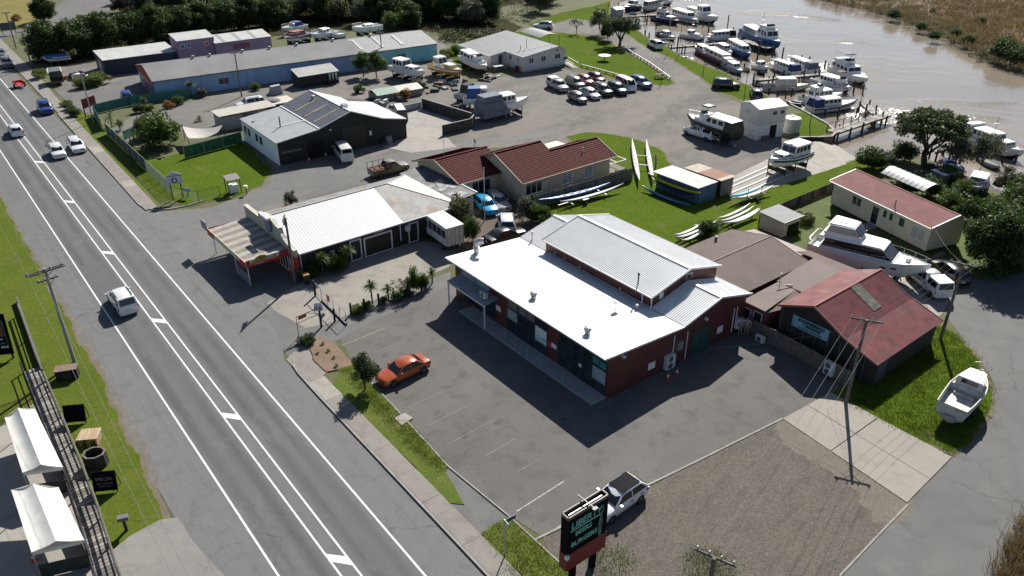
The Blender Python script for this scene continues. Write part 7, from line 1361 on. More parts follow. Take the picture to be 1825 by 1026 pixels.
# specimen trees
n4_ = n4
tree('twin', g(*n4(335,612)), 3.3, 3.6, 'spreading forked tree on the clubhouse lawn by the white table'); tree('shrub_d', g(*n4(180,540)), 1.5, 3.2, 'small dark tree beside the forked tree on the clubhouse lawn', name='small_tree'); tree('scrub_b', g(*n4(55,465)), 2.2, 2.6, 'grey bushy tree at the top corner of the clubhouse lawn'); tree('sparse', g(1027,60), 1.8, 1.7, 'thin-leaved young tree on the lawn behind the shelter')
tree('umbrella', g(1648,288), 4.15, 4.5, 'broad umbrella-crowned tree leaning over the river bank'); tree('shrub_d', g(1612,286), 1.7, 1.8, 'dark shrub at the left foot of the umbrella tree'); tree('scrub_b', g(1700,300), 1.9, 2.0, 'greyish shrub-tree right of the umbrella tree', name='shrub'); tree('scrub_b', g(1745,304), 2.2, 2.3, 'grey bushy tree before the big launch at the right'); tree('shrub_d', g(1545,300), 2.0, 2.0, 'dark green shrub behind the cream house ridge, left'); tree('shrub_g', g(1575,302), 1.5, 1.5, 'grey-green shrub beside the curved carport')
for u, v, k, s_, l_ in ((1720,352,'shrub',1.5,'shrub before the propped white launch'),(1660,350,'shrub_d',1.6,'dark shrub under the right end of the curved carport'),(1620,345,'shrub_d',1.2,'dark shrub below the curved carport'),(1690,370,'shrub',1.4,'round shrub at the back corner of the cream house'),(1600,325,'shrub_r',1.0,'rusty shrub behind the curved carport'),(1690,322,'shrub',1.4,'green shrub by the junk pile'),(1718,335,'shrub_r',1.0,'rusty shrub beside the propped launch'),(1800,352,'shrub_g',2.2,'grey-green shrub at the right edge above the dark trees'),(1825,372,'shrub',2.4,'large green shrub at the right edge'),(1780,372,'shrub_y',1.5,'yellow-green shrub behind the dark trees'),(1735,395,'shrub_d',2.0,'dark shrub left of the big dark tree'),(1790,470,'shrub_y',1.2,'bright shrub under the dark trees by the street'),(1820,478,'shrub_y',1.3,'yellow-green shrub at the right edge by the street')): tree(k, g(u, v), s_, s_, l_)
tree('round_b', g(1766,478), 3.0, 3.2, 'big dark tree shading the street at the right'); tree('round_a', g(1835,455), 3.3, 3.2, 'big dark tree at the right edge behind the street'); tree('round_a', g(1800,425), 2.6, 2.6, 'dark tree between the two big ones at the right')
tree('column', g(648,136), 1.9, 1.65, 'left of the two upright trees against the blue wall'); tree('column', g(672,138), 1.9, 1.75, 'right of the two upright trees against the blue wall')
tree('shrub', g(287,260), 2.75, 3.0, 'big rounded bush inside the green mesh fence', mat=LFM); tree('shrub_d', g(262,246), 1.6, 2.2, 'dark bush left of the big rounded bush', mat=LFD)
tree('column', g(652,694) + Vector((0,0,.1)), 1.2, 1.16, 'small round verge tree beside the orange sedan', mat=LFP)
tree('shrub_g', g(818,408), 1.7, 2.4, 'feathery bush beside the box truck', mat=LFO); tree('shrub_d', g(842,428), .9, 1.9, 'narrow dark bush at the corner of the white roof'); tree('shrub_g', g(940,392), 1.3, 1.9, 'grey-green bush at the end of the paling fence'); tree('shrub', g(962,398), 1.2, 1.5, 'dark green bush before the white ridged roof'); tree('shrub_d', g(1262,418), 1.2, 1.2, 'dark bush among the white canoes'); tree('shrub_d', g(928,335), .9, 1.9, 'climbing dark shrub on the gable wall of the tiled house')
tree('shrub_g', g(518,364), .9, 1.0, 'spiky grey bush behind the pizza parapet'); 
for k, (u, v, s_) in enumerate(((119,189,.8),(123,196,.75),(128,200,.7),(134,207,.95))): tree(('shrub_y','shrub_g','shrub','shrub_d')[k], g(u, v), s_, s_, ('yellowish','greyish','mid green','dark')[k] + ' shrub in the kerbside bed before the red board', 'kerbside shrubs')
for k, (u, v, s_) in enumerate(((150,155,1.5),(168,152,1.6),(182,147,1.5),(72,140,1.3))): tree('shrub_y', g(u, v), s_, s_*1.1, 'yellow-green hedge bush by the roadside junk, %s' % ('left of three','middle of three','right of three','lone one by the pole')[k], 'hedge bushes by the junk')
for u, v, k, s_, l_ in ((745,160,'shrub_g',1.2,'scrubby bush at the corner of the green roofed greenhouse'),(700,172,'shrub_y',1.0,'straggly bush before the greenhouse'),(722,176,'shrub_r',1.3,'reddish scrub before the greenhouse'),(640,165,'shrub',.9,'small bush left of the greenhouse'),(360,172,'shrub_g',.9,'grey spiky shrub at the foot of the blue wall'),(456,160,'shrub',.8,'small shrub beside the covered boat at the blue wall'),(300,192,'shrub_r',.9,'reddish shrub along the teal fence'),(265,196,'shrub_y',.9,'yellow shrub along the teal fence'),(318,186,'shrub',.9,'green shrub along the teal fence'),(250,200,'shrub_d',1.0,'dark shrub along the teal fence'),(795,102,'shrub_y',1.3,'yellow-green bush between the blue shed and the clubhouse'),(812,96,'shrub',1.2,'green bush at the corner of the clubhouse lawn'),(1412,418,'shrub',.7,'weedy clump beside the hut'),(1430,395,'shrub_y',1.0,'grassy clump behind the hut')): tree(k, g(u, v), s_, s_, l_)
# cabbage trees and palms
BLADE = {}
def blades(seed, n, ln, wd, droop, mat, up=.25):
    key = (seed, n, ln, wd, droop)
    if key in BLADE: return BLADE[key]
    r_ = random.Random(seed); m = M()
    for k in range(n):
        a = r_.uniform(0, 6.283); el = r_.uniform(-.5, 1.35) if up < .5 else r_.uniform(.5,1.4); L = ln*r_.uniform(.75,1.15); d = Vector((math.cos(a)*math.cos(el), math.sin(a)*math.cos(el), math.sin(el))); s_ = Vector((-math.sin(a), math.cos(a), 0))*wd/2; pts = []
        for i in range(4):
            t = i/3; pts.append(d*L*t + Vector((0,0,-droop*L*t*t)))
        i0 = len(m.v); ws = (.6,1,.8,.05)
        for p, w_ in zip(pts, ws): m.v += [tuple(p - s_*w_), tuple(p + s_*w_)]
        for i in range(3): m.f.append((i0+2*i, i0+2*i+1, i0+2*i+3, i0+2*i+2))
    me = bpy.data.meshes.new('leaf_head'); me.from_pydata(m.v, [], m.f); me.update(); me.materials.append(mat); BLADE[key] = me; return me
def cordy(p, h, label, heads=1, ln=.75, group=None, mat=None, n=90, name='cabbage_tree', droop=.25):
    o = E(name, label, 'tree', (p.x, p.y, p.z), RND.uniform(0,6), group); O('trunk', M().tube([(0,0,-.1),(.04,.02,h*.5),(0,0,h)], .09, 7, .07), BARK, o, smooth=50)
    for k in range(heads): O('leaf_head', None, None, o, mesh=blades(20+k, n, ln, .07, droop, mat or LFM), loc=(.25*math.cos(k*2.1) if heads > 1 else 0, .25*math.sin(k*2.1) if heads > 1 else 0, h + .12*k))
    return o
PZ = lambda u_, v_: Vector((-20.23 + math.cos(R(38.7))*u_ - math.sin(R(38.7))*v_, 66.59 + math.sin(R(38.7))*u_ + math.cos(R(38.7))*v_, 0))
tree('shrub_d', PZ(2.9,-.7), .9, 1.4, 'dark garden bush against the charcoal pizza wall'); tree('shrub', PZ(4.0,-.8), .7, 1.1, 'leafy garden bush beside the white framed door'); tree('shrub_d', PZ(1.2,-.8), .7, 1.1, 'dark bush at the pizza shop corner behind the bins')
cordy(PZ(2.0,-1.0), 1.9, 'cabbage tree nearest the pizza parapet', 2, .8); cordy(PZ(4.7,-.9), 1.8, 'cabbage tree beside the white framed garage door', 2, .8); cordy(g(664,542), 1.9, 'tall cabbage tree behind the black post fence', 1, .85, n=120); cordy(g(693,536), 1.25, 'shorter cabbage tree behind the black post fence', 1, .75); cordy(g(770,505), 1.2, 'cabbage tree at the end of the black post fence', 1, .7)
tree('sparse', g(715,530), .85, .95, 'airy young tree in the pizza yard border'); tree('shrub', g(738,520), .55, 1.7, 'upright leafy shrub in the pizza yard border'); tree('shrub_d', g(757,517), .5, 1.25, 'dark upright shrub in the pizza yard border')
for u, v, s_, k in ((708,534,.5,'shrub'),(636,556,.6,'shrub_y'),(655,550,.5,'shrub'),(684,540,.45,'shrub_d'),(725,527,.5,'shrub')): tree(k, g(u, v), s_, s_, 'low plant along the black post fence of the pizza yard', 'low plants along the post fence')
cordy(g(200,226), 1.6, 'feathery palm beside the lamp post', 1, 1.7, n=70, name='palm', droop=.5); cordy(g(355,216), .5, 'stubby palm beside the shade sail', 1, 1.0, n=60, name='palm', droop=.45); cordy(g(214,232), .9, 'spiky cabbage tree behind the teal fence', 2, .9); cordy(g(258,190), 1.1, 'cabbage tree by the teal fence near the blue car', 1, .8); cordy(g(342,172), 2.0, 'grey headed cabbage tree against the blue wall', 2, .9, mat=LFG); cordy(g(980,395), .8, 'spiky cabbage tree before the white ridged roof', 1, .8); cordy(PZ(3.4,-1.3), .5, 'low yucca between the two cabbage trees by the pizza wall', 1, .8, name='yucca', mat=LFY)
cordy(g(235,262), 1.5, 'thin palm stem inside the mesh fence, left', 1, 1.1, n=26, name='palm', droop=.5); cordy(g(240,254), 1.8, 'thin palm stem inside the mesh fence, right', 1, 1.1, n=26, name='palm', droop=.5)
for k, (u, v, s_) in enumerate(((556,603,1.0),(575,615,.6),(585,628,.6),(595,640,.55),(566,632,.5),(600,655,.6))):
    o = E('flax_plant', ('large flax clump at the head of the mulch bed','small flax in the mulch bed, second from the gate','small flax in the middle of the mulch bed','small flax low in the mulch bed','small flax on the kerb side of the mulch bed','flax at the grass end of the mulch bed')[k], 'plant', g(u, v) + Vector((0,0,.1)), k, 'flax plants in the mulch bed'); O('leaves', None, None, o, mesh=blades(40+k % 2, 40, .62, .06, .3, LFY if k % 2 else LFM, .6)); o.scale = (s_,)*3
tree('shrub', g(548,612), .7, .55, 'dark low shrub under the sign post at the mulch bed', mat=LFD)
# dry reeds at the lower right corner, marsh reeds, rough grass
def tufts(name, seed, pts, n_each, ln, wd, mat, label, spread=.4):
    r_ = random.Random(seed); m = M()
    for p in pts:
        for _ in range(n_each):
            a = r_.uniform(0,6.283); q = Vector((p[0]+r_.gauss(0,spread), p[1]+r_.gauss(0,spread), p[2])); L = ln*r_.uniform(.5,1.2); d = Vector((r_.gauss(0,.35), r_.gauss(0,.35), 1)).normalized()*L; s_ = Vector((math.cos(a), math.sin(a), 0))*wd*.5
            i0 = len(m.v); m.v += [tuple(q-s_), tuple(q+s_), tuple(q+d*.6+s_*.7), tuple(q+d), tuple(q+d*.6-s_*.7)]; m.f.append((i0,i0+1,i0+2,i0+3,i0+4))
    me = bpy.data.meshes.new(name); me.from_pydata(m.v, [], m.f); me.update(); me.materials.append(mat); return kind(O(name, None, None, mesh=me), 'stuff', label)
rg = random.Random(5)
def scatter(poly, n):
    P = px(*poly); x0, x1 = min(p.x for p in P), max(p.x for p in P); y0, y1 = min(p.y for p in P), max(p.y for p in P); out = []
    while len(out) < n:
        x, y = rg.uniform(x0,x1), rg.uniform(y0,y1); ins = False; j = len(P)-1
        for i in range(len(P)):
            if (P[i].y > y) != (P[j].y > y) and x < (P[j].x-P[i].x)*(y-P[i].y)/(P[j].y-P[i].y) + P[i].x: ins = not ins
            j = i
        if ins: out.append((x, y, 0.0))
    return out
tufts('dry_reeds', 1, scatter(((1778,1030),(1800,960),(1830,915),(1900,900),(1950,1100),(1760,1100)), 260), 26, 1.0, .035, LFB, 'dry brown reeds at the lower right corner', .3)
tufts('rough_grass', 2, scatter(((1500,715),(1560,655),(1668,580),(1705,595),(1740,640),(1765,690),(1765,725),(1745,765),(1697,808)), 1500), 16, .22, .03, leafmat('grass_blade', (.066,.104,.013), (.09,.132,.017), (.11,.112,.035)), 'tall rough grass on the corner lawn', .25)
tufts('verge_grass', 3, scatter(((606,658),(632,655),(700,726),(798,830),(790,845),(740,810),(660,725)), 500) + scatter(((860,955),(905,923),(1000,1010),(1060,1060),(930,1060)), 420), 14, .12, .025, leafmat('grass_blade_dry', (.1,.13,.025), (.14,.16,.035), (.16,.13,.06)), 'short tufted grass on the kerb verge', .2)
for q in bpy.data.objects['verge_grass'].data.vertices: q.co.z += .09
tufts('lot_weeds', 4, scatter(((1060,990),(1110,975),(1135,1010),(1100,1050),(1050,1040)), 90) + scatter(((1215,985),(1260,975),(1310,1005),(1320,1040),(1220,1040)), 160) + scatter(((1035,975),(1075,960),(1090,985),(1060,1000)), 40), 14, .13, .03, MATS['grass_blade'], 'weeds growing through the gravel lot', .3)
mp = []
for _ in range(2600):
    u = rg.uniform(1440,1850); v = rg.uniform(-28,150); lim = 0
    for (a, b_), (c_, d_) in zip(FB, FB[1:]):
        if a <= u <= c_: lim = b_ + (d_-b_)*(u-a)/(c_-a)
    if v < lim - 5: p = g(u, v, -.25); mp.append((p.x, p.y, -.25))
tufts('marsh_reeds', 6, mp, 22, 1.2, .11, LFB, 'pale brown reed beds across the far bank', 1.0)
mb = []
for k in range(420):
    t = rg.random()*(len(FB)-2); i = int(t) + 1; a, b_ = FB[i], FB[min(i+1, len(FB)-1)]; f = t - int(t); u, v = a[0]+(b_[0]-a[0])*f, a[1]+(b_[1]-a[1])*f; p = g(u + rg.uniform(-8,10), v - rg.uniform(2,26), -.25); mb.append(((p.x, p.y, .0), rg.uniform(.5,1.3)))
me = leafy(77, mb, 40, .26, .6); me.materials.append(LFO); kind(O('bank_scrub', None, None, mesh=me), 'stuff', 'low olive scrub along the far bank')
for k, (u, v, s_, l_) in enumerate(((1590,33,1.7,'mangrove bush at the first bend of the far bank'),(1640,54,1.3,'small mangrove bush midway along the far bank'),(1662,71,1.4,'mangrove bush standing alone in the river'),(1723,80,1.5,'mangrove bush behind the lone one'),(1790,106,3.0,'large dark mangrove at the tip of the far bank'),(1815,115,2.6,'dark mangrove at the right edge of the far bank'),(1700,66,1.4,'dark bush on the far bank reeds'),(1745,44,1.3,'lone dark bush out on the reed beds'),(1663,24,1.0,'small dark bush far out on the reed beds'))): tree('shrub_d', g(u, v, -.6), s_, s_*.95, l_, name='mangrove_bush')
# ================================================================ POLES, WIRES, FENCES, SIGNS, PEOPLE
POLE = paint('grey_pole_timber', (.14,.125,.108), .9, .2, 3); CPOLE = paint('concrete_pole', (.3,.3,.29), .8, .1, 2); INS = paint('insulator', (.5,.48,.44), .3); WIRE = paint('wire_aluminium', (.2,.2,.2), .6)
def pole(label, base, h, arms=((.15,2.2),), az=None, r=.14, mat=None, name='power_pole', lamp=None):
    p = base if isinstance(base, Vector) else g(*base); az = RA if az is None else az
    o = E(name, label, 'pole', (p.x, p.y, 0), az); O('shaft', M().tube([(0,0,-.2),(0,0,h)], r, 9, r*.7), mat or POLE, o, smooth=50)
    for dz, w_ in arms:
        for off in ((.14,) if w_ < 2.4 else (.14,-.14)): O('cross_arm', M().box(-w_/2, w_/2, off-.045, off+.045, h-dz-.06, h-dz+.06), POLE, o)
        for k in range(4): O('insulator', M().lathe([(.035,0),(.06,.05),(.04,.1),(.06,.14),(.02,.2)], 7, (-w_/2+.12+k*(w_-.24)/3, .14, h-dz+.06)), INS, o)
        O('arm_brace', M().bar((-w_*.28,.1,h-dz-.05),(0,.1,h-dz-.55),.04,.03).bar((w_*.28,.1,h-dz-.05),(0,.1,h-dz-.55),.04,.03), DARKM, o)
    if lamp: O('lamp_arm', M().tube([(0,0,h-.2),(0,-lamp*.6,h+.25),(0,-lamp,h+.3)], .035, 6), STEEL, o); O('lamp_head', M().box(-.12,.12,-lamp-.5,-lamp,h+.22,h+.36), STEEL, o)
    return o
hL = rise(133,645,478); pL = g(133,645); pole('tall grey pole with double cross arms on the left verge', pL, hL, ((.2,2.7),(1.0,1.5)), RA + R(8), .15, CPOLE)
hM = rise(526,505,388); pM = g(526,505); pole('timber pole with cross arms at the pizza shop corner', pM, hM, ((.1,1.5),(.42,1.2)), RA + R(60))
hR = rise(1507,719,570); pR = g(1507,719); pole('timber pole with wide cross arm beside the engineering shed', pR, hR, ((.1,2.2),), R(-22), .14)
hR2 = rise(1676,604,470); pR2 = g(1676,604); pole('leaning-looking pole with cross arm at the street by the cream house', pR2, hR2, ((.1,2.0),), R(-30))
pB = g(1272,1000,8.2); pB.z = 0; pole('pole near the camera with insulators on its cross arm', pB, 8.4, ((.1,1.9),), R(-32))
for (b_, vt, l_) in (((29,86),22,'pole with transformer board beside the top left corner'),((57,120),56,'short grey pole at the verge by the queueing cars'),((431,172),93,'pole with cross arm against the blue shed wall'),((682,116),58,'dark pole rising behind the upright trees')): pole(l_, b_, rise(*b_, vt), ((.1,1.5),), RA, .12)
pole('street lamp pole beside the red board', (167,219), rise(167,219,131), (), RA, .1, CPOLE, 'street_lamp', 1.6); pole('tall white pole behind the maroon shop', (864,393), rise(864,393,298), (), 0, .05, SEAMW, 'flagpole'); pole('lamp post on the jetty lawn', (1443,224), rise(1443,224,151), (), 0, .07, TIMBER, 'lamp_post', .4)
o = pole('white flagpole with yardarm beside the riverside track', (1189.5,97), rise(1189.5,97,38), (), 0, .06, SEAMW, 'flagpole'); O('yardarm', M().bar((-1.6,0,3.0),(1.6,0,3.0),.06,.06), SEAMW, o)
for (b_, vt, l_) in (((1253,133),104,'thin dark pole by the black SUV'),((1326,176),130,'thin dark pole on the bank left of the winch house'),((1210,98),44,'tall dark pole at the end of the second jetty'),((1341,168),130,'grey pole at the end of the third jetty'),((938,118),68,'dark post beside the clubhouse ramp'),((1178,150),120,'dark post at the corner of the white barrier')): pole(l_, b_, rise(*b_, vt), (), 0, .06, DTIMBER, 'post')
def wires(label, pts, sag=.5, r=.009):
    m = M()
    for p, q in pts:
        p, q = Vector(p), Vector(q); m.tube([p.lerp(q, t/12) - Vector((0,0,sag*4*(t/12)*(1-t/12))) for t in range(13)], r, 4, cap=False)
    return tag(O('power_lines', m, WIRE), label, 'wires')
def arm_pts(p, az, w_, h): 
    d = Vector((math.cos(az), math.sin(az), 0)); return [Vector((p.x, p.y, h)) + d*(-w_/2+.12+k*(w_-.24)/3) for k in range(4)]
aL = arm_pts(pL, RA+R(8), 2.7, hL-.05); nearL = [a + (g(x_, 1026, hL-.4) - a)*1.5 for a, x_ in zip(aL, (312, 340, 392, 420))]; farL = [a + RV*52 for a in aL]
wires('overhead lines running along the left verge', list(zip(aL, nearL)) + list(zip(aL, farL)), .9)
aR = arm_pts(pR, R(-22), 2.2, hR+.1); aR2 = arm_pts(pR2, R(-30), 2.0, hR2+.1); aB = arm_pts(pB, R(-32), 1.9, 8.5)
wires('lines between the engineering shed pole and the street pole', list(zip(aR, aR2)), .5); wires('lines from the engineering shed pole towards the near pole', list(zip(aR, aB)), .5)
sv1 = Vector((pR.x, pR.y, hR-.4)); wires('service wires dropping from the pole to the maroon shop', [(sv1, (pR.x-9.5, pR.y+3.2, 2.8)), (sv1 - Vector((0,0,.1)), (pR.x-1.0, pR.y-.6, .3)), (sv1, (pR.x-1.6, pR.y-.5, .3))], .3)
wires('service wire to the gable of the cream house', [(Vector((pR2.x,pR2.y,hR2)), b_) for b_ in ((41.9,72.9,3.3),)], .5)
# ---- fences -----------------------------------------------------------------
GMESH = paint('green_shade_cloth', (.045,.075,.06), .85, .2, 1.5); TEALF = paint('teal_fence_paint', (.045,.16,.14), .7, .15, 1.2); WIREG = paint('galvanised_wire', (.25,.26,.26), .5)
def postfence(name, label, pts, h, step, pm, infill=None, r=.04, rails=(1.0,), wire=None, group=None):
    o = E(name, label, 'fence', pts[0], 0, group); base = Vector(pts[0])
    for p, q in zip(pts, pts[1:]):
        p, q = Vector(p)-base, Vector(q)-base; L = (q-p).length; n = max(1, round(L/step)); up = Vector((0,0,1))
        for k in range(n):
            a, b_ = p.lerp(q, k/n), p.lerp(q, (k+1)/n); O('post', M().tube([a, a+up*h*1.03], r, 6), pm, o)
            for f in rails: O('rail', M().tube([a+up*h*f, b_+up*h*f], r*.6, 5), pm, o)
            if infill: nn = (q-p).normalized().cross(up)*.01; O('panel', M().slab([a+up*.05, b_+up*.05, b_+up*h*.96, a+up*h*.96], nn), infill, o)
            if wire:
                m = M(); w_ = (b_-a).length; c = int((w_+h)/wire)
                for i in range(c+1):
                    x = i*wire
                    for sgn in (1,-1):
                        x0, z0 = (x, 0) if x < w_ else (w_, x-w_); x1, z1 = (x-h, h) if x > h else (0, x)
                        if sgn < 0: x0, x1 = w_-x0, w_-x1
                        m.bar(a + (b_-a)*(x0/w_) + up*z0, a + (b_-a)*(x1/w_) + up*z1, .012, .012)
                ww = O('wire_mesh', m, WIREG, o); ww['kind'] = 'stuff'
        O('post', M().tube([q, q+up*h*1.03], r, 6), pm, o)
    return o
postfence('mesh_fence', 'roadside fence hung with dark green shade cloth', px((191,239),(262,306)), 1.75, 2.6, STEEL, GMESH); postfence('mesh_fence', 'open wire mesh fence between the shade cloth and the club sign', px((263,307),(308,350)), 1.75, 2.4, STEEL, None, wire=.16); postfence('wire_fence', 'low wire fence at the foot of the workshop lawn', px((308,352),(355,360),(393,350)), 1.3, 3.2, DARKM, None, r=.035, wire=.3)
postfence('teal_fence', 'short teal fence beside the lamp post', px((169,206),(183,232)), 1.7, 2.2, TEALF, TEALF); postfence('teal_fence', 'long teal fence along the front of the blue shed garden', px((170,203),(232,188),(340,174)), 1.5, 2.6, TEALF, TEALF); postfence('teal_fence', 'pale teal screen beside the big rounded bush', px((222,250),(258,233)), 1.3, 2.2, TEALF, paint('pale_teal', (.12,.33,.27), .7)); postfence('netting_fence', 'fence with green netting left of the white workshop wall', px((330,282),(432,254)), 1.6, 2.6, STEEL, paint('green_netting', (.03,.14,.07), .8, .3, 2))
PAL = [paint('paling_grey', (.21,.195,.17), .9, .2, 3), paint('paling_dark', (.15,.14,.125), .9, .2, 3)]
def paling(label, pts, h, group=None, mats=PAL, pw=.24):
    o = E('paling_fence', label, 'fence', pts[0], 0, group); base = Vector(pts[0]); i = 0
    for p, q in zip(pts, pts[1:]):
        p, q = Vector(p)-base, Vector(q)-base; L = (q-p).length; n = int(L/pw); d = (q-p)/n; nn = d.normalized().cross(Z_)*.022
        for k in range(n):
            a = p + d*k; b_ = a + d*.95; zt = h + RND.uniform(-.03,.03); O('paling', M().slab([a, b_, b_+Z_*zt, a+Z_*zt], nn), RND.choice(mats), o)
        for z_ in (.35, h-.3): O('rail', M().bar(p+Z_*z_-nn*1.8, q+Z_*z_-nn*1.8, .05, .09), mats[1], o)
        for k in range(int(L/2.4)+1): a = p + (q-p)*min(1, k*2.4/L); O('post', M().box(a.x-.05,a.x+.05,a.y-.05,a.y+.05,0,h+.04), mats[1], o)
    return o
paling('weathered paling fence between the tiled house and the blue canoe', px((926,379),(1030,349),(1127,320)), 1.55); paling('paling fence along the engineering shed, ending at the heat pump', px((1335,592),(1420,637),(1512,690)), 1.4, mats=[paint('paling_brown', (.17,.135,.11), .9, .2, 3), PAL[1]]); paling('dark boundary fence behind the hut and the launch', px((1352,398),(1400,374),(1482,340)), 1.1, mats=[PAL[1], DTIMBER]); paling('dark timber fence beside the cream house', px((1482,345),(1520,362)), 1.3, mats=[PAL[1], DTIMBER])
acb = E('heat_pump', 'double-fan white heat pump on the paling fence', 'heat pump', g(1470,666)+Vector((0,0,.3)), heading(g(1420,637), g(1512,690))); acunit(acb, (0,-.05,0), X_, Vector((0,-1,0)), .8, 1.1, .35, 2); acb = E('heat_pump', 'single-fan white heat pump at the start of the paling fence', 'heat pump', g(1350,606)+Vector((0,0,.15)), heading(g(1335,592), g(1420,637))); acunit(acb, (0,-.05,0), X_, Vector((0,-1,0)), .75, .55, .32, 1)
# black posts along the pizza yard, gate and cross frames
BPG = 'black posts along the pizza yard'; BP = paint('charred_post', (.016,.015,.014), .8)
for k, (u, v, h) in enumerate(((573,583,2.0),(597,573,1.3),(626,560,1.15),(650,552,1.1),(675.5,542,1.1),(702,532,1.1),(727,523,1.1),(751.5,518,1.1),(562,527,1.6))):
    p = g(u, v); tag(O('timber_post', M().tube([(0,0,-.2),(0,0,h)], .1, 8), BP, smooth=50, loc=p), 'black timber post of the pizza yard, ' + ('tall one carrying the white number sign','second from the number sign','third from the number sign','fourth from the number sign','fifth from the number sign','sixth from the number sign','seventh from the number sign','last before the maroon shop','gate post by the yellow bin')[k], 'post', BPG)
p16 = g(573,583); sg = E('number_sign', 'white shield-shaped board numbered 16 on a black post', 'sign', p16 + Vector((0,-.1,1.75)), R(4))
sh = [(-.36,0),(-.4,.25),(-.34,.62),(-.2,.68),(0,.74),(.2,.68),(.34,.62),(.4,.25),(.36,0),(.2,-.06),(0,.02),(-.2,-.06)]
O('board', M().slab([(x,-.03,z) for x, z in sh], (0,-.05,0)), paint('sign_pale_blue_white', (.6,.62,.7), .5), sg); text(sg, '16', (0,-.085,.1), X_, Z_, .5, NAVY, align='CENTER', bold=.012); O('scroll', M().tube([(-.3,-.1,.66),(-.1,-.1,.72),(.1,-.1,.72),(.3,-.1,.66)], .03, 5), DARKM, sg)
gt = E('yard_gate', 'tall wire gate with a red sign across the pizza yard entrance', 'gate', g(564,527), 0); a0 = Vector((0,0,0)); b0 = g(618,580) - g(564,527)
for z_ in (.15,1.35): O('gate_rail', M().tube([a0+Z_*z_, b0+Z_*z_], .03, 6), STEEL, gt)
for k in range(6): q = a0.lerp(b0, k/5); O('gate_stile', M().tube([q+Z_*.15, q+Z_*1.35], .022, 5), DARKM, gt)
q = a0.lerp(b0,.42); d_ = b0.normalized(); O('red_notice', M().slab([q+Z_*.75, q+d_*.45+Z_*.75, q+d_*.45+Z_*1.4, q+Z_*1.4], d_.cross(Z_)*.03), REDP, gt)
O('kick_board', M().bar(a0+Z_*.05+d_*1.2, b0+Z_*.05, .12, .25), BP, gt)
fr_ = E('sign_frame', 'slim black frame with red hanging sign at the pizza yard entrance', 'sign', g(533,601), heading(g(533,601), g(573,583))); Lf = (g(573,583)-g(533,601)).length
O('upright', M().tube([(0,0,0),(0,0,1.95)], .03, 6), BP, fr_); O('top_bar', M().tube([(0,0,1.95),(Lf,0,1.95)], .03, 6), BP, fr_); O('lower_bar', M().tube([(0,0,1.35),(Lf,0,1.35)], .025, 6), BP, fr_); O('hanging_board', M().box(.2,.95,-.03,.03,1.62,1.9), paint('hanging_red', (.32,.08,.05), .6), fr_); O('brace', M().bar((Lf*.45,0,1.95),(Lf,0,1.35),.03,.03), BP, fr_)
# white barrier round the clubhouse lawn
def barrier(label, pts):
    o = E('rail_barrier', label, 'barrier', pts[0]); b0 = Vector(pts[0])
    for p, q in zip(pts, pts[1:]):
        p, q = Vector(p)-b0, Vector(q)-b0; n = max(1, int((q-p).length/1.5)); O('rail', M().bar(p+Z_*.48, q+Z_*.48, .14, .12), SEAMW, o)
        for k in range(n+1): a = p.lerp(q, k/n); O('post', M().box(a.x-.07,a.x+.07,a.y-.07,a.y+.07,0,.42), DTIMBER, o)
barrier('white topped barrier along the parked cars', px((1036,119),(1080,131),(1122,143))); barrier('white topped barrier along the riverside track', px((1119,92),(1160,117),(1194,142)))
tb = E('picnic_table', 'round white table on the clubhouse lawn', 'table', g(1077,108)); O('top', M().lathe([(1.15,.95),(1.2,1.0),(1.15,1.05),(.02,1.08)], 24), WHITE, tb, smooth=40); O('stem', M().tube([(0,0,0),(0,0,.95)], .09, 8), DTIMBER, tb)
pb = E('picnic_bench', 'grey picnic bench at the point of the clubhouse lawn', 'picnic bench', g(1176,139), R(20))
O('top', M().box(-.9,.9,-.35,.35,.7,.76), TIMBER, pb); O('seat', M().box(-.9,.9,-.85,-.6,.42,.47), TIMBER, pb); O('seat', M().box(-.9,.9,.6,.85,.42,.47), TIMBER, pb)
for x_ in (-.65,.65): O('leg_frame', M().bar((x_,-.75,0),(x_,-.2,.7),.08,.06).bar((x_,.75,0),(x_,.2,.7),.08,.06).bar((x_,-.8,.4),(x_,.8,.4),.08,.06), TIMBER, pb)
# concrete bunker walls of the yard bay
BKM = paint('dark_stained_wall', (.055,.052,.048), .85, .25, 1, dirt=((.11,.1,.09), .7, 1.2)); bk = E('storage_bay', 'dark open storage bay of low walls in the yard', 'wall', (0,0,0))
def wallseg(par, a, b_, h, mat, th=.18, h2=None):
    p, q = g(*a), g(*b_); d = (q-p).normalized(); n2 = Vector((-d.y,d.x,0))*th/2; h2 = h2 or h; O('wall', M().hexa([p-n2,q-n2,q+n2,p+n2], [p-n2+Z_*h,q-n2+Z_*h2,q+n2+Z_*h2,p+n2+Z_*h]), mat, par); O('coping', M().bar(p+Z_*(h+.03), q+Z_*(h2+.03), th+.06, .06), paint('coping_grey', (.2,.195,.185), .8), par)
wallseg(bk, (753,192), (846,221), 1.5, BKM); wallseg(bk, (846,221), (840,229), 1.5, BKM); wallseg(bk, (839,229), (789,241), 1.45, BKM); wallseg(bk, (712,200), (751,192), .9, paint('white_block', (.5,.5,.5), .7)); sheet('bay_slab', px((722,204),(752,194),(842,226),(788,240),(770,262),(730,268),(700,248)), .016, CONC2, .08, 31); sheet('workshop_apron', px((680,262),(730,242),(790,238),(815,262),(735,272)), .02, CONC2, .1, 32)
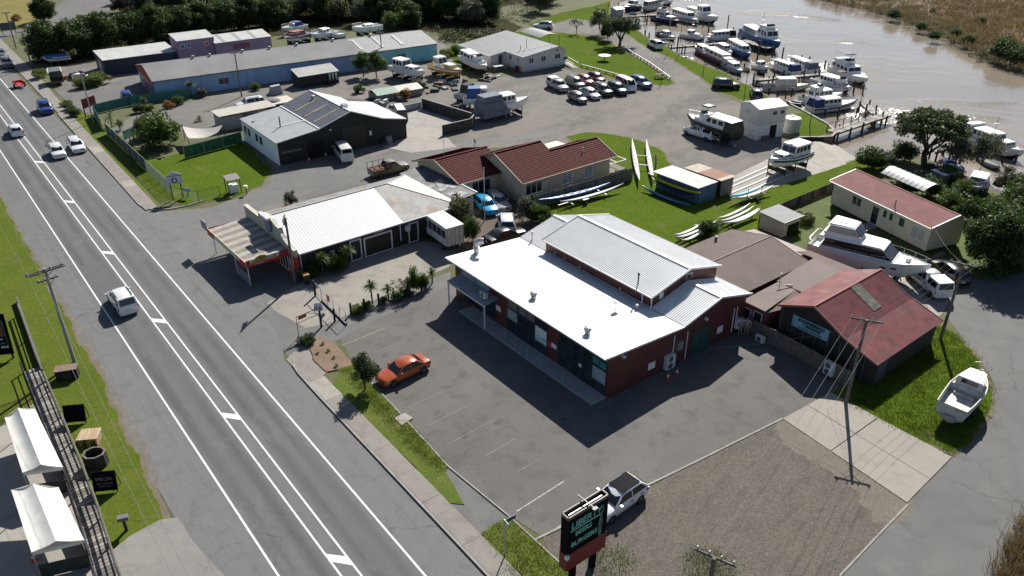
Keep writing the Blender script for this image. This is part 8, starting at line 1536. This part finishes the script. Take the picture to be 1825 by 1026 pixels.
# greenhouse, shade sail, covered things
gh = E('greenhouse', 'low greenhouse with green and clear sheet roof', 'greenhouse', g(700,172), R(34)); GRN = paint('green_sheet', (.03,.17,.1), .5, .2, 1); CLR = paint('clear_sheet', (.4,.38,.32), .5, .12, 1.5)
O('wall', M().box(-3.4,4.6,-1.7,1.9,0,1.0), paint('grey_sheet_wall', (.25,.25,.23), .8, .15, 1), gh); roof(gh, 'roof_panel', [(-3.6,-1.9,1.1),(.2,-1.9,1.1),(.2,.2,1.6),(-3.6,.2,1.6)], (0,1,.2), GRN, .16, .02, 'wave'); roof(gh, 'roof_panel', [(.25,-1.9,1.1),(4.7,-1.9,1.1),(4.7,.2,1.6),(.25,.2,1.6)], (0,1,.2), CLR, .16, .02, 'wave'); roof(gh, 'roof_panel', [(-3.6,2.1,1.1),(4.7,2.1,1.1),(4.7,.2,1.6),(-3.6,.2,1.6)], (0,-1,.2), CLR, .16, .02, 'wave')
m = M(); c4 = [g(325,225,2.0), g(398,222,2.2), g(388,236,1.6), g(335,246,1.7)]; N_ = 8; vs_ = []
for i in range(N_+1):
    for j in range(N_+1):
        a, b_ = i/N_, j/N_; p = (c4[0].lerp(c4[1], a)).lerp(c4[3].lerp(c4[2], a), b_); p.z -= .5*math.sin(math.pi*a)*.9*(1 - .3*abs(b_-.5)); e_ = 4*a*(1-a)*.12; ctr = (c4[0]+c4[1]+c4[2]+c4[3])/4; k_ = (abs(b_-.5)*2)*e_; p = p.lerp(Vector((p.x, ctr.y, p.z)), k_); vs_.append(p)
m.add(vs_, [(i*(N_+1)+j, (i+1)*(N_+1)+j, (i+1)*(N_+1)+j+1, i*(N_+1)+j+1) for i in range(N_) for j in range(N_)]); so = E('shade_sail', 'pale shade sail stretched beside the big bush', 'shade sail', (0,0,0)); O('sail', m, paint('sail_cloth', (.42,.4,.37), .8, .05), so, smooth=60)
for p in c4: O('sail_post', M().tube([(p.x,p.y,0),(p.x,p.y,p.z+.15)], .05, 6), DARKM, so)
cv = E('covered_heap', 'pale covered trailer load beside the blue wall', 'cover', g(492,166), R(20)); O('cover', M().hexa([(-1.1,-.9,0),(1.1,-.9,0),(1.1,.9,0),(-1.1,.9,0)], [(-.7,-.6,1.25),(.8,-.5,1.4),(.7,.6,1.35),(-.8,.5,1.2)]), paint('pale_cover', (.38,.36,.36), .8, .15, 2), cv, smooth=60)
nt_ = E('netted_trailer', 'flat cream trailer with a heap under netting', 'trailer', g(486,188), R(36.6)); O('deck', M().box(-3.2,3.2,-1.9,1.9,.55,.7), paint('cream_deck', (.5,.46,.38), .7), nt_); O('heap', M().lathe([(1.3,.7),(1.15,.9),(.7,1.05),(.02,1.1)], 16, (.1,.2,0)), paint('grey_netting', (.2,.2,.2), .9, .3, 5), nt_, smooth=50)
for s_ in (-1,1): wheel(nt_, -.6, s_*1.5, .3, s_)
# ---- signs ---------------------------------------------------------------------
SZT, SZB = 5.2, 1.35
tl, tr2 = g(1013,927,SZT), g(1085,883,SZT); al = (tr2-tl); al.z = 0; Lw = al.length; al.normalize(); outn = Vector((al.y, -al.x, 0))
sg = E('pylon_sign', 'tall black and red pylon sign for beers and burgers', 'sign', (tl.x, tl.y, 0), math.atan2(al.y, al.x)); BX = paint('sign_black', (.006,.006,.007), .8, spec=.08)
O('panel', M().box(0,Lw,0,.55,2.55,SZT-.1), BX, sg); O('red_panel', M().box(-.02,Lw+.02,-.02,.57,SZB,2.545), paint('sign_red', (.2,.012,.016), .5), sg)
for a, b_ in (((0,.03),(Lw,.03)),((0,.52),(Lw,.52)),((.03,0),(.03,.55)),((Lw-.03,0),(Lw-.03,.55))): O('top_frame', M().bar((a[0],a[1],SZT),(b_[0],b_[1],SZT),.07,.2), paint('frame_bronze', (.12,.1,.085), .5), sg)
O('lamp_tube', M().tube([(.25,.28,SZT-.06),(Lw-.25,.28,SZT-.06)], .05, 6), STEEL, sg); O('flood_arm', M().bar((Lw*.5,.9,SZT+.25),(Lw*.52,-.35,SZT+.2),.06,.06), DARKM, sg); O('flood_lamp', M().box(Lw*.52-.15,Lw*.52+.15,-.5,-.3,SZT+.05,SZT+.25), DARKM, sg); O('post', M().box(Lw*.72,Lw*.72+.3,.12,.42,-.1,SZB), BX, sg); O('post', M().box(Lw*.2,Lw*.2+.3,.12,.42,-.1,SZB), BX, sg)
TQ = paint('sign_turquoise', (.2,.55,.47), .5); text(sg, 'LIBERTY', (.22,-.004,4.35), X_, Z_, .62, TQ, bold=.012, shear=.1); O('underline', M().bar((.2,-.014,4.22),(Lw*.82,-.014,4.22),.012,.1), TQ, sg); text(sg, 'BEERS', (.55,-.004,3.7), X_, Z_, .46, TQ, bold=.012); text(sg, 'BURGERS', (.28,-.004,3.0), X_, Z_, .46, TQ, bold=.012)
m = M(); fx = Lw*.82
m.slab([(fx+x*.8,-.01,2.6+z) for x, z in ((-.12,0),(.12,0),(.16,.6),(.2,1.1),(.1,1.5),(.22,1.75),(.26,2.2),(.12,2.0),(.05,1.7),(-.05,1.6),(-.12,1.3),(-.2,.9),(-.16,.5))], (0,-.02,0)); O('statue_motif', m, paint('motif_grey_green', (.08,.2,.17), .6, .35, 4), sg)
O('torn_wrap', M().box(-.1,.1,-.12,.05,2.35,2.62), POST, sg)
ss = E('street_sign', 'small blue street sign on a slim post in the verge grass', 'sign', g(900,992), R(35)); hs = rise(900,992,926); O('post', M().tube([(0,0,0),(0,0,hs)], .04, 7), STEEL, ss); O('sign_blade', M().box(-.05,.75,-.02,.02,hs-.28,hs-.02), paint('street_blue', (.05,.07,.12), .5), ss); O('sign_blade', M().box(-.02,.02,-.4,.1,hs-.3,hs-.02), paint('street_pale', (.5,.5,.52), .5), ss)
cs = E('club_sign', 'white house-shaped club board with round crest by the mesh fence', 'sign', g(318,354), heading(g(312,354), g(325,352))); hz = rise(318,354,327)
O('board', M().slab([(-.85,-.06,hz),(.85,-.06,hz),(.85,-.06,hz+1.1),(0,-.06,hz+1.5),(-.85,-.06,hz+1.1)], (0,-.05,0)), paint('club_white', (.55,.55,.62), .5), cs); O('board_band', M().box(-.85,.85,-.122,-.112,hz+.95,hz+1.0), NAVY, cs)
O('crest', M().loft([[(r_*math.cos(t),-.115-d_,hz+.42+r_*math.sin(t)) for t in [i*math.pi/12 for i in range(24)]] for r_, d_ in ((.32,0),(.32,.012))]), paint('crest_blue', (.06,.13,.2), .5), cs); O('crest_disc', M().loft([[(r_*math.cos(t),-.128-d_,hz+.42+r_*math.sin(t)) for t in [i*math.pi/12 for i in range(24)]] for r_, d_ in ((.15,0),(.15,.01))]), POST, cs)
for x_ in (-.55,.55): O('post', M().box(x_-.06,x_+.06,-.06,.06,0,hz), DARKM, cs)
nb = E('notice_board', 'small blue and white notice on the low wire fence', 'sign', g(336,352), heading(g(318,355), g(355,360))); O('board', M().box(-.5,.5,-.08,-.04,.75,1.25), paint('notice_pale', (.5,.52,.62), .5), nb); O('stripe', M().box(-.5,.5,-.095,-.081,.82,.95), paint('notice_blue', (.08,.15,.4), .5), nb); O('post', M().box(-.05,.05,-.04,.04,0,1.2), DARKM, nb)
ws = E('pump_shelter', 'tiny roofed pump shelter on the workshop lawn edge', 'shelter', g(417,342), R(36)); O('cabinet', M().box(-.5,.5,-.4,.4,0,1.0), WHITE, ws); roof(ws, 'roof', [(-.8,-.75,1.75),(.8,-.75,1.75),(.8,.7,2.0),(-.8,.7,2.0)], (0,1,0), paint('shelter_grey', (.2,.19,.185), .7), .16, .02, 'wave')
for x_, y_ in ((-.7,-.6),(.7,-.6),(-.7,.6),(.7,.6)): O('post', M().box(x_-.05,x_+.05,y_-.05,y_+.05,0,1.75), TIMBER, ws)
mbx = E('letterbox', 'white letterbox on a short post by the side street', 'letterbox', g(440,346)); O('post', M().box(-.05,.05,-.05,.05,0,.8), DTIMBER, mbx); O('box', M().box(-.2,.2,-.18,.18,.8,1.1), WHITE, mbx)
rb = E('red_board', 'red sign board on two posts beside the lamp pole', 'sign', g(163,205), heading(g(155,207), g(185,196))); O('board', M().box(-1.1,1.4,-.04,.04,1.3,2.7), paint('board_red', (.22,.015,.02), .5), rb)
for x_ in (-1.0,1.3): O('post', M().box(x_-.06,x_+.06,.05,.17,0,2.7), DTIMBER, rb)
tb_ = E('roadside_board', 'grey board on posts beside the top left path', 'sign', g(18,62), heading(g(8,62), g(28,60))); O('board', M().box(-1.5,1.5,-.05,.05,1.0,2.6), paint('board_slate', (.1,.1,.12), .6), tb_)
for x_ in (-1.2,1.2): O('post', M().box(x_-.06,x_+.06,.05,.15,0,2.6), DTIMBER, tb_)
tb2 = E('information_panel', 'pale blue information panel beside the dark shrub', 'sign', g(57,62), heading(g(52,62), g(66,57))); O('panel', M().box(-.9,.9,-.05,.05,.7,2.3), paint('info_pale', (.4,.44,.5), .5), tb2); O('post', M().box(.95,1.07,-.05,.05,0,2.4), DTIMBER, tb2); O('post', M().box(-1.07,-.95,-.05,.05,0,2.4), DTIMBER, tb2)
# ---- left roadside: railing, marquees, boards ------------------------------------------
rl = E('pipe_railing', 'heavy timber and pipe railing along the left verge', 'railing', (0,0,0)); RLM = paint('railing_timber', (.11,.1,.088), .85, .2, 3)
P0 = [g(38,560), g(72,655), g(110,745), g(150,840), g(182,925), g(215,1030), g(235,1080)]; H0 = 1.05
for p, q in zip(P0, P0[1:]):
    O('top_rail', M().tube([p+Z_*H0, q+Z_*H0], .09, 7), RLM, rl, smooth=50)
    for z_ in (.35,.7): O('lower_rail', M().tube([p+Z_*z_, q+Z_*z_], .045, 6), BP, rl)
    for k in range(2): a = p.lerp(q, k/2); O('post', M().box(a.x-.06,a.x+.06,a.y-.06,a.y+.06,0,H0), BP, rl)
P1 = [p - RU*1.15 for p in P0[1:]]
rl2 = E('inner_railing', 'black inner railing of the beer yard walkway', 'railing', (0,0,0))
for p, q in zip(P1, P1[1:]):
    for z_ in (.1,.5,.95): O('rail', M().tube([p+Z_*z_, q+Z_*z_], .04, 6), BP, rl2)
    for k in range(2): a = p.lerp(q, k/2); O('post', M().box(a.x-.06,a.x+.06,a.y-.06,a.y+.06,0,1.0), BP, rl2)
wd_ = E('walkway_deck', 'slatted timber walkway between the two left railings', 'walkway', (0,0,0))
for p, q in zip(P0[1:], P0[2:]):
    n = max(1, int((q-p).length/.3))
    for k in range(n): a = p.lerp(q, k/n); b_ = p.lerp(q, (k+.86)/n); O('slat', M().slab([a-RU*.1+Z_*.08, b_-RU*.1+Z_*.08, b_-RU*1.1+Z_*.08, a-RU*1.1+Z_*.08], (0,0,.03)), RND.choice(PLK), wd_)
bf = E('bar_fence', 'black vertical bar fence behind the upper marquee', 'fence', g(-6,752), heading(g(-6,752), g(75,722))); Lb = (g(75,722)-g(-6,752)).length
for z_ in (.15,1.1): O('rail', M().tube([(-2,0,z_),(Lb,0,z_)], .025, 5), BP, bf)
for k in range(int((Lb+2)/.14)): O('bar', M().box(-2+k*.14-.012,-2+k*.14+.012,-.012,.012,.05,1.25), BP, bf)
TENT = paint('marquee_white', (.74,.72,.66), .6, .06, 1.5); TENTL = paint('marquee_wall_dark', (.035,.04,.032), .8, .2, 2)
def marquee(label, pts, h0, h1, wall=True):
    c = [g(*p, h0) for p in pts]; o = E('marquee', label, 'marquee', (0,0,0)); a, b_ = (c[0]+c[1])/2, (c[3]+c[2])/2
    top = [Vector((p.x,p.y,h0)) for p in c]; r0, r1 = Vector((a.x,a.y,h1)), Vector((b_.x,b_.y,h1)); N_ = 8
    def sur(p0, p1, q0, q1):
        m = M(); vs = []
        for i in range(N_+1):
            for j in range(7):
                s_, t_ = i/N_, j/6; p = p0.lerp(p1, s_).lerp(q0.lerp(q1, s_), t_); p.z -= .1*math.sin(math.pi*t_) + .06*math.sin(s_*19)*math.sin(math.pi*t_)*.6; vs.append(p)
        m.add(vs, [(i*7+j, (i+1)*7+j, (i+1)*7+j+1, i*7+j+1) for i in range(N_) for j in range(6)]); return m
    O('roof_cloth', sur(top[0], top[3], r0, r1), TENT, o, smooth=60); O('roof_cloth', sur(top[1], top[2], r0, r1), TENT, o, smooth=60)
    O('gable_cloth', M().slab([top[3], top[2], r1], (0,0,-.02)), TENT, o); O('gable_cloth', M().slab([top[0], top[1], r0], (0,0,-.02)), TENT, o)
    for p in top: O('leg', M().tube([(p.x,p.y,0),(p.x,p.y,h0)], .04, 6), STEEL, o)
    for i in range(4):
        p, q = top[i], top[(i+1) % 4]; O('valance', M().slab([p, q, q-Z_*.25, p-Z_*.25], (q-p).normalized().cross(Z_)*.01), TENT, o)
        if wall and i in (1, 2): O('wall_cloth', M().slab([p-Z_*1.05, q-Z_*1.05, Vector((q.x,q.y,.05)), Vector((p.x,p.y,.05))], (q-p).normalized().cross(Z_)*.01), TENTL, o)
    return o
marquee('white marquee with sagging cloth, upper of two at the left edge', ((8,744),(62,728),(112,832),(40,842)), 2.1, 2.55); marquee('white marquee with crates beneath, lower of two at the left edge', ((20,873),(104,868),(150,962),(56,984)), 2.1, 2.5)
PALT = [paint('pallet_pine', (.4,.29,.17), .8, .15, 3), paint('pallet_pine_pale', (.46,.35,.22), .8, .15, 3)]
def pallet(o, x0, x1, y0, y1, z, n, al_x=True):
    for k in range(n): O('slat', M().box(x0+(x1-x0)*k/n, x0+(x1-x0)*(k+.82)/n, y0, y1, z, z+.03), RND.choice(PALT), o)
ps = E('pallet_stack', 'pale pine pallets stacked on the left verge', 'pallets', g(162,788), R(8)); pallet(ps, -.7,.7,-.5,.55,.62,9); pallet(ps, -.8,.55,.3,1.0,.42,6)
for k in range(3): O('block', M().box(-.65+k*.55,-.5+k*.55,-.45,.5,.0,.62), PALT[0], ps)
cr = E('planter_crate', 'dark octagonal timber crate, open-topped, below the pallets', 'crate', g(174,828), R(5)); m = M(); oc = [(.75*math.cos(R(22.5+45*i)), .65*math.sin(R(22.5+45*i))) for i in range(8)]; inn = [(x*.82, y*.82) for x, y in oc]
for i in range(8):
    a, b_, c_, d_ = oc[i], oc[(i+1) % 8], inn[(i+1) % 8], inn[i]; O('side', M().hexa([(*a,0),(*b_,0),(*c_,0),(*d_,0)], [(*a,1.0),(*b_,1.0),(*c_,1.0),(*d_,1.0)]), DTIMBER, cr); O('rim', M().slab([(*a,1.003),(*b_,1.003),(*c_,1.003),(*d_,1.003)], (0,0,.05)), TIMBER, cr)
O('bottom', M().prism(inn, 0, .06), RB, cr)
def easel(label, u, v, wd, ht, txt=None, name='blackboard_sign', az=None):
    o = E(name, label, 'sign', g(u, v), R(8) if az is None else az); lean = .28; f = lambda x, z: (x, z*lean, z)
    O('board', M().slab([f(-wd/2,.15), f(wd/2,.15), f(wd/2,.15+ht), f(-wd/2,.15+ht)], (0,-.04,.01)), BX, o)
    for x_ in (-wd/2+.06, wd/2-.06): O('leg', M().bar(f(x_,0), f(x_,.15), .05, .05).bar((x_,ht*lean*2.2,0), f(x_,.15+ht), .04, .04), DARKM, o)
    if txt:
        upv = Vector((0,lean,1)).normalized(); nr = Vector((1,0,0)).cross(upv)
        for s_, zz, sz in txt: text(o, s_, Vector((0, zz*lean, zz)) + nr*.045, X_, upv, sz, paint('chalk_grey', (.3,.3,.3), .8), align='CENTER')
    return o
easel('plain black board on the left verge above the pallets', 136, 755, 1.45, 1.25); easel('blackboard lettered SPECIAL on the left verge below the crate', 190, 878, 1.45, 1.3, (('SPECIAL', .85, .3), ('BEER & BURGER', .6, .14), ('EVERY DAY', .42, .14)))
lb = E('letterbox', 'dark letterbox on a post at the tip of the left verge', 'letterbox', g(226,945), R(20)); O('post', M().box(-.08,.08,-.08,.08,0,.9), DTIMBER, lb); O('box', M().box(-.3,.3,-.18,.18,.9,1.15), paint('dull_box', (.14,.14,.14), .6), lb)
bd = E('menu_board', 'large black menu board at the left edge behind the railing', 'sign', g(14,640), R(12)); O('board', M().slab([(-1.9,0,.5),(.62,0,.5),(.62,.5,3.9),(-1.9,.5,3.9)], (0,-.06,0)), BX, bd); upv = Vector((0,.5,3.4)).normalized()
for s_, zz, xx, sz, mt in (('S', 3.3, .2, .55, TQ), ('HOURS', 1.75, -.25, .22, POST), ('11AM - LATE', 1.4, -.3, .18, paint('chalk_grey', (.3,.3,.3), .8)), ('8868', 1.05, .1, .28, POST)): text(bd, s_, (xx, (zz-.5)*.147-.065, zz), X_, upv, sz, mt, align='CENTER', bold=.004)
O('emblem', M().slab([(x*.3+.15, (z-.5)*.147-.07, z) for x, z in ((-.9,2.2),(-.5,2.05),(.5,2.05),(.9,2.2),(.95,2.7),(.7,3.0),(-.7,3.0),(-.95,2.7))], (0,-.01,0)), paint('emblem_copper', (.16,.06,.03), .5), bd)
for x_ in (-1.4,.4): O('post', M().box(x_-.07,x_+.07,.05,.19,0,3.4), DTIMBER, bd)
pl = E('planter_bench', 'brown topped box bench with black bins at the foot of the left pole', 'bench', g(124,672), R(18)); O('top', M().box(-.85,.75,-.45,.45,.85,.92), paint('bench_brown', (.2,.13,.095), .7, .15, 4), pl); O('front', M().box(-.75,.65,-.42,-.36,0,.85), BP, pl); O('side', M().box(-.8,-.74,-.4,.4,0,.85), BP, pl); O('side', M().box(.64,.7,-.4,.4,0,.85), BP, pl); O('bin', M().box(-.3,.3,-.52,-.43,.1,.7), DARKM, pl)
tag(O('ground_plank', M().bar((0,0,.12),(0,0,.12),.1,.1) if False else M().bar(g(31,532,.3), g(74,652,.3), .12, .6), RLM), 'long weathered board leaning along the left railing', 'board')
# cones, bins, bits
def cone(u, v, label):
    o = E('traffic_cone', label, 'cone', g(u, v), 0, 'traffic cones'); O('base', M().box(-.18,.18,-.18,.18,0,.04), paint('cone_red', (.5,.06,.025), .5), o); O('body', M().lathe([(.14,.04),(.03,.7),(.01,.71)], 12), paint('cone_red', (.5,.06,.025), .5), o, smooth=40); O('band', M().lathe([(.098,.3),(.07,.46)], 12), WHITE, o, smooth=40)
cone(1206,668,'traffic cone right of the heat pump on the maroon shop'); cone(1190,676,'traffic cone in front of the heat pump on the maroon shop'); cone(551,288,'traffic cone left of the workshop doorway'); cone(581,279,'traffic cone right of the workshop doorway'); cone(62,1000,'traffic cone at the corner of the lower marquee'); cone(908,203,'traffic cone under the shrouded launch')
def bin_(u, v, mat, lid, label, rz=0.5):
    o = E('wheelie_bin', label, 'bin', g(u, v), rz); O('body', M().hexa([(-.24,-.24,.08),(.24,-.24,.08),(.24,.24,.08),(-.24,.24,.08)], [(-.3,-.3,.95),(.3,-.3,.95),(.3,.32,.95),(-.3,.32,.95)]), mat, o); O('lid', M().hexa([(-.32,-.34,.95),(.32,-.34,.95),(.32,.34,.95),(-.32,.34,.95)], [(-.28,-.28,1.04),(.28,-.28,1.04),(.28,.3,1.04),(-.28,.3,1.04)]), lid, o)
bin_(547,505, paint('bin_dark', (.02,.025,.022), .6), paint('bin_yellow', (.45,.25,.03), .6), 'yellow lidded bin at the pizza yard gate'); bin_(536,498, paint('bin_dark', (.02,.025,.022), .6), paint('bin_green', (.03,.08,.05), .6), 'green lidded bin at the pizza yard gate'); bin_(921,128, paint('bin_maroon', (.15,.02,.02), .6), paint('bin_maroon', (.15,.02,.02), .6), 'dark red bin at the clubhouse corner'); bin_(899,203, WHITE, WHITE, 'white drum-like bin under the shrouded launch')
sk = E('skip_box', 'grey gear box beside the clubhouse steps', 'box', g(888,126), R(34)); O('body', M().box(-1.0,1.0,-.6,.6,0,.9), paint('gear_grey', (.1,.1,.105), .7), sk); O('lid', M().box(-1.05,1.05,-.65,.65,.9,.97), paint('gear_pale', (.42,.4,.37), .7), sk)
JK = [paint('junk_white', (.55,.54,.5), .6), paint('junk_rust', (.2,.1,.06), .8), paint('junk_grey', (.25,.25,.25), .7), paint('junk_blue', (.08,.16,.3), .6), DTIMBER, TIMBER]; rj = random.Random(8)
def junk(name, label, u, v, n, sp, hmax=.7):
    o = E(name, label, 'junk', g(u, v), rj.uniform(0,3))
    for k in range(n):
        x, y, a, s1, s2, h = rj.gauss(0,sp), rj.gauss(0,sp*.6), rj.uniform(0,3), rj.uniform(.2,.9), rj.uniform(.15,.5), rj.uniform(.15,hmax); m = M().hexa([(-s1,-s2,0),(s1,-s2,0),(s1,s2,0),(-s1,s2,0)], [(-s1*.8,-s2*.7,h),(s1*.9,-s2*.8,h*.8),(s1*.8,s2*.7,h),(-s1*.9,s2*.9,h*.9)]); O('item', m, rj.choice(JK), o, loc=(x, y, 0), rz=a)
    return o
junk('scrap_heap', 'heap of white and rusty scrap by the roadside hedge', 138,138, 16, 1.5, 1.2); junk('scrap_heap', 'scattered gear between the stored boats', 770,160, 14, 2.2); junk('scrap_heap', 'gear and stands under the orange boat', 800,150, 10, 1.5); junk('scrap_heap', 'bits and pieces before the greenhouse', 690,182, 10, 1.6); junk('scrap_heap', 'gear on the ground by the grey shrouded launch', 822,196, 10, 1.4); junk('scrap_heap', 'clutter before the workshop wall at the right', 682,254, 8, .9, .9); junk('scrap_heap', 'boat gear and timber under the river trees', 1700,318, 16, 2.2); junk('scrap_heap', 'white dinghy parts and clutter behind the hut', 1425,388, 9, .9, .6); junk('scrap_heap', 'gear spilled behind the white pickup on the yard', 1290,250, 9, .9, .7); junk('scrap_heap', 'clutter under the bow of the beached launch', 1680,470, 6, .7); junk('scrap_heap', 'odds and ends beside the clubhouse steps', 870,140, 8, 1.1)
fs = E('flat_roof_shack', 'low shack with pale sheet roof under the river trees', 'shack', g(1682,322), R(20)); O('wall', M().box(-1.2,1.2,-.9,.9,0,1.2), paint('grey_shed_boards', (.2,.185,.165), .8, .2, 3), fs)
for k in range(4): O('roof_sheet', M().box(-1.4+k*.7,-.72+k*.7,-1.1,1.1,1.22+.01*k,1.26+.01*k), (WHITE, paint('pale_patch_iron', (.38,.38,.37), .6, .15, 2))[k % 2], fs)
ps_ = E('pump_shed', 'small grey shed at the landward end of the far jetty', 'shed', g(1099,29), R(38)); O('wall', M().box(-1.2,1.2,-1,1,0,1.8), BGR, ps_); O('roof', M().hexa([(-1.4,-1.2,1.8),(1.4,-1.2,1.8),(1.4,1.2,1.8),(-1.4,1.2,1.8)], [(-1.4,-.1,2.2),(1.4,-.1,2.2),(1.4,.1,2.2),(-1.4,.1,2.2)]), ROOFG, ps_)
wt2 = E('water_tank', 'pale blue round tank at the top of the clubhouse lawn', 'water tank', g(1070,32)); O('tank_shell', M().lathe([(.9,0),(.95,.1),(.95,1.3),(.6,1.5),(.02,1.55)], 18), paint('tank_blue', (.4,.48,.55), .5), wt2, smooth=40)
rw_ = E('retaining_wall', 'timber retaining wall curving from the slipway to the jetty', 'wall', (0,0,0)); rp = [g(*p) for p in ((1415,246),(1440,245),(1462,245),(1482,244),(1490,236),(1474,221),(1436,200),(1408,186))]
for p, q in zip(rp, rp[1:]): O('sheet', M().bar(p-Z_*.9, q-Z_*.9, .18, 2.0), DTIMBER, rw_); O('capping', M().bar(p+Z_*.12, q+Z_*.12, .3, .1), PLK[1], rw_)
# ---- people ----------------------------------------------------------------------------
SKIN = paint('skin', (.42,.26,.19), .6, .05); HAIR = paint('hair_brown', (.05,.03,.02), .7)
def skinmesh(nodes, edges, name, sub=2):
    me = bpy.data.meshes.new(name); me.from_pydata([n_[0] for n_ in nodes], edges, []); o = bpy.data.objects.new('tmp', me); C.objects.link(o)
    md = o.modifiers.new('s', 'SKIN'); me.skin_vertices[0].data[0].use_root = True
    for i, n_ in enumerate(nodes): me.skin_vertices[0].data[i].radius = n_[1] if isinstance(n_[1], tuple) else (n_[1], n_[1])
    md2 = o.modifiers.new('u', 'SUBSURF'); md2.levels = sub; md2.render_levels = sub; bpy.context.view_layer.update()
    r_ = bpy.data.meshes.new_from_object(o.evaluated_get(bpy.context.evaluated_depsgraph_get())); bpy.data.objects.remove(o)
    for p in r_.polygons: p.use_smooth = True
    return r_
def person(label, u, v, rz, shirt, legs, lean=0.0, arms=((.28,0,-.05),(-.28,0,-.05)), z=0.0, h=1.75, short=False, hat=None):
    k = h/1.75; o = E('person', label, 'person', g(u, v) + Vector((0,0,z)), rz); o.scale = (k,)*3; L = lean
    hip, chest, neck = (0,0,.93), (0,L*.5,1.3), (0,L*.62,1.47)
    def armc(s_, a): sh_ = (s_*.19, L*.58, 1.40); hd = (s_*.2 + a[0]*.35, L*.6 + .1 + a[1], .86 + a[2]); el = ((sh_[0]+hd[0])/2 + s_*.06, (sh_[1]+hd[1])/2 - .05, (sh_[2]+hd[2])/2); return sh_, el, hd
    nodes = [(hip,(.14,.1)),((0,L*.25,1.12),(.13,.095)),(chest,(.16,.11)),(neck,.055),((0,L*.72+.01,1.6),(.075,.09)),((0,L*.74+.01,1.71),(.07,.085))]; edges = [(0,1),(1,2),(2,3),(3,4),(4,5)]
    for s_, a in ((1,arms[0]),(-1,arms[1])):
        sh_, el, hd = armc(s_, a); i = len(nodes); nodes += [(sh_,.06),(el,.045),(hd,.035),((hd[0],hd[1]+.03,hd[2]-.09),(.03,.02))]; edges += [(2,i),(i,i+1),(i+1,i+2),(i+2,i+3)]
    for s_ in (1,-1):
        i = len(nodes); nodes += [((s_*.1,0,.88),.09),((s_*.11,.02,.48),.06),((s_*.12,-.02,.08),.042),((s_*.13,.12,.04),(.045,.03))]; edges += [(0,i),(i,i+1),(i+1,i+2),(i+2,i+3)]
    O('body', None, SKIN, o, mesh=skinmesh(nodes, edges, 'body'))
    nd = [(hip,(.155,.115)),((0,L*.25,1.12),(.15,.112)),(chest,(.18,.128)),((0,L*.6,1.43),(.09,.08))]; ed = [(0,1),(1,2),(2,3)]
    for s_, a in ((1,arms[0]),(-1,arms[1])):
        sh_, el, hd = armc(s_, a); i = len(nd); nd += [(sh_,.08),(el,.062)]; ed += [(2,i),(i,i+1)]
    O('shirt', None, shirt, o, mesh=skinmesh(nd, ed, 'shirt'))
    nd = [((0,0,.95),(.15,.115))]; ed = []
    for s_ in (1,-1):
        i = len(nd); nd += [((s_*.1,0,.86),.105),((s_*.11,.02,.5),.08)]; ed += [(0,i),(i,i+1)]
        if not short: nd += [((s_*.12,-.02,.1),.06)]; ed += [(i+1,i+2)]
    O('shorts' if short else 'trousers', None, legs, o, mesh=skinmesh(nd, ed, 'trousers'))
    O('hat' if hat else 'hair', M().lathe([(.09,-.06),(.1,.0),(.09,.07),(.05,.12),(.01,.13)], 10, (0,L*.73-.005,1.69)), hat or HAIR, o, smooth=60)
    O('nose', M().hexa([(-.012,L*.74+.085,1.62),(.012,L*.74+.085,1.62),(.012,L*.74+.12,1.62),(-.012,L*.74+.12,1.62)], [(-.008,L*.74+.085,1.67),(.008,L*.74+.085,1.67),(.008,L*.74+.09,1.67),(-.008,L*.74+.09,1.67)]), SKIN, o)
    return o
PKS = paint('shirt_pink', (.5,.32,.33), .8); BLS_ = paint('shirt_blue_white', (.4,.45,.6), .8); RDS = paint('shirt_red', (.42,.03,.04), .8); DKS = paint('shirt_black', (.015,.015,.017), .8); KH = paint('trouser_khaki', (.28,.24,.18), .8); DKT = paint('trouser_dark', (.02,.02,.025), .8); GRS = paint('shirt_grey_blue', (.15,.18,.24), .8)
person('person in pink shirt and pale shorts at the corner of the maroon shop', 1329,596, R(150), PKS, KH, short=True); person('person in pale blue shirt beside the maroon shop corner', 1318,595, R(190), BLS_, KH, arms=((.1,.25,.25),(-.28,0,0)))
person('person in a red shirt leaning over the blue canoe', 1017,352, R(20), RDS, paint('trouser_green', (.04,.12,.06), .8), lean=.35, arms=((.1,.35,.1),(-.1,.35,.1))); person('person in black bending at the far end of the blue canoe', 1089,331, R(160), DKS, DKT, lean=.3, arms=((.1,.3,.1),(-.1,.3,.1))); person('person in black standing behind the canoe trailer', 1096,328, R(200), DKS, DKT, hat=DKS); person('person in grey-blue top beside the right-hand white canoe', 1168,300, R(100), GRS, KH, lean=.15, arms=((.1,.3,.2),(-.2,.1,0)))
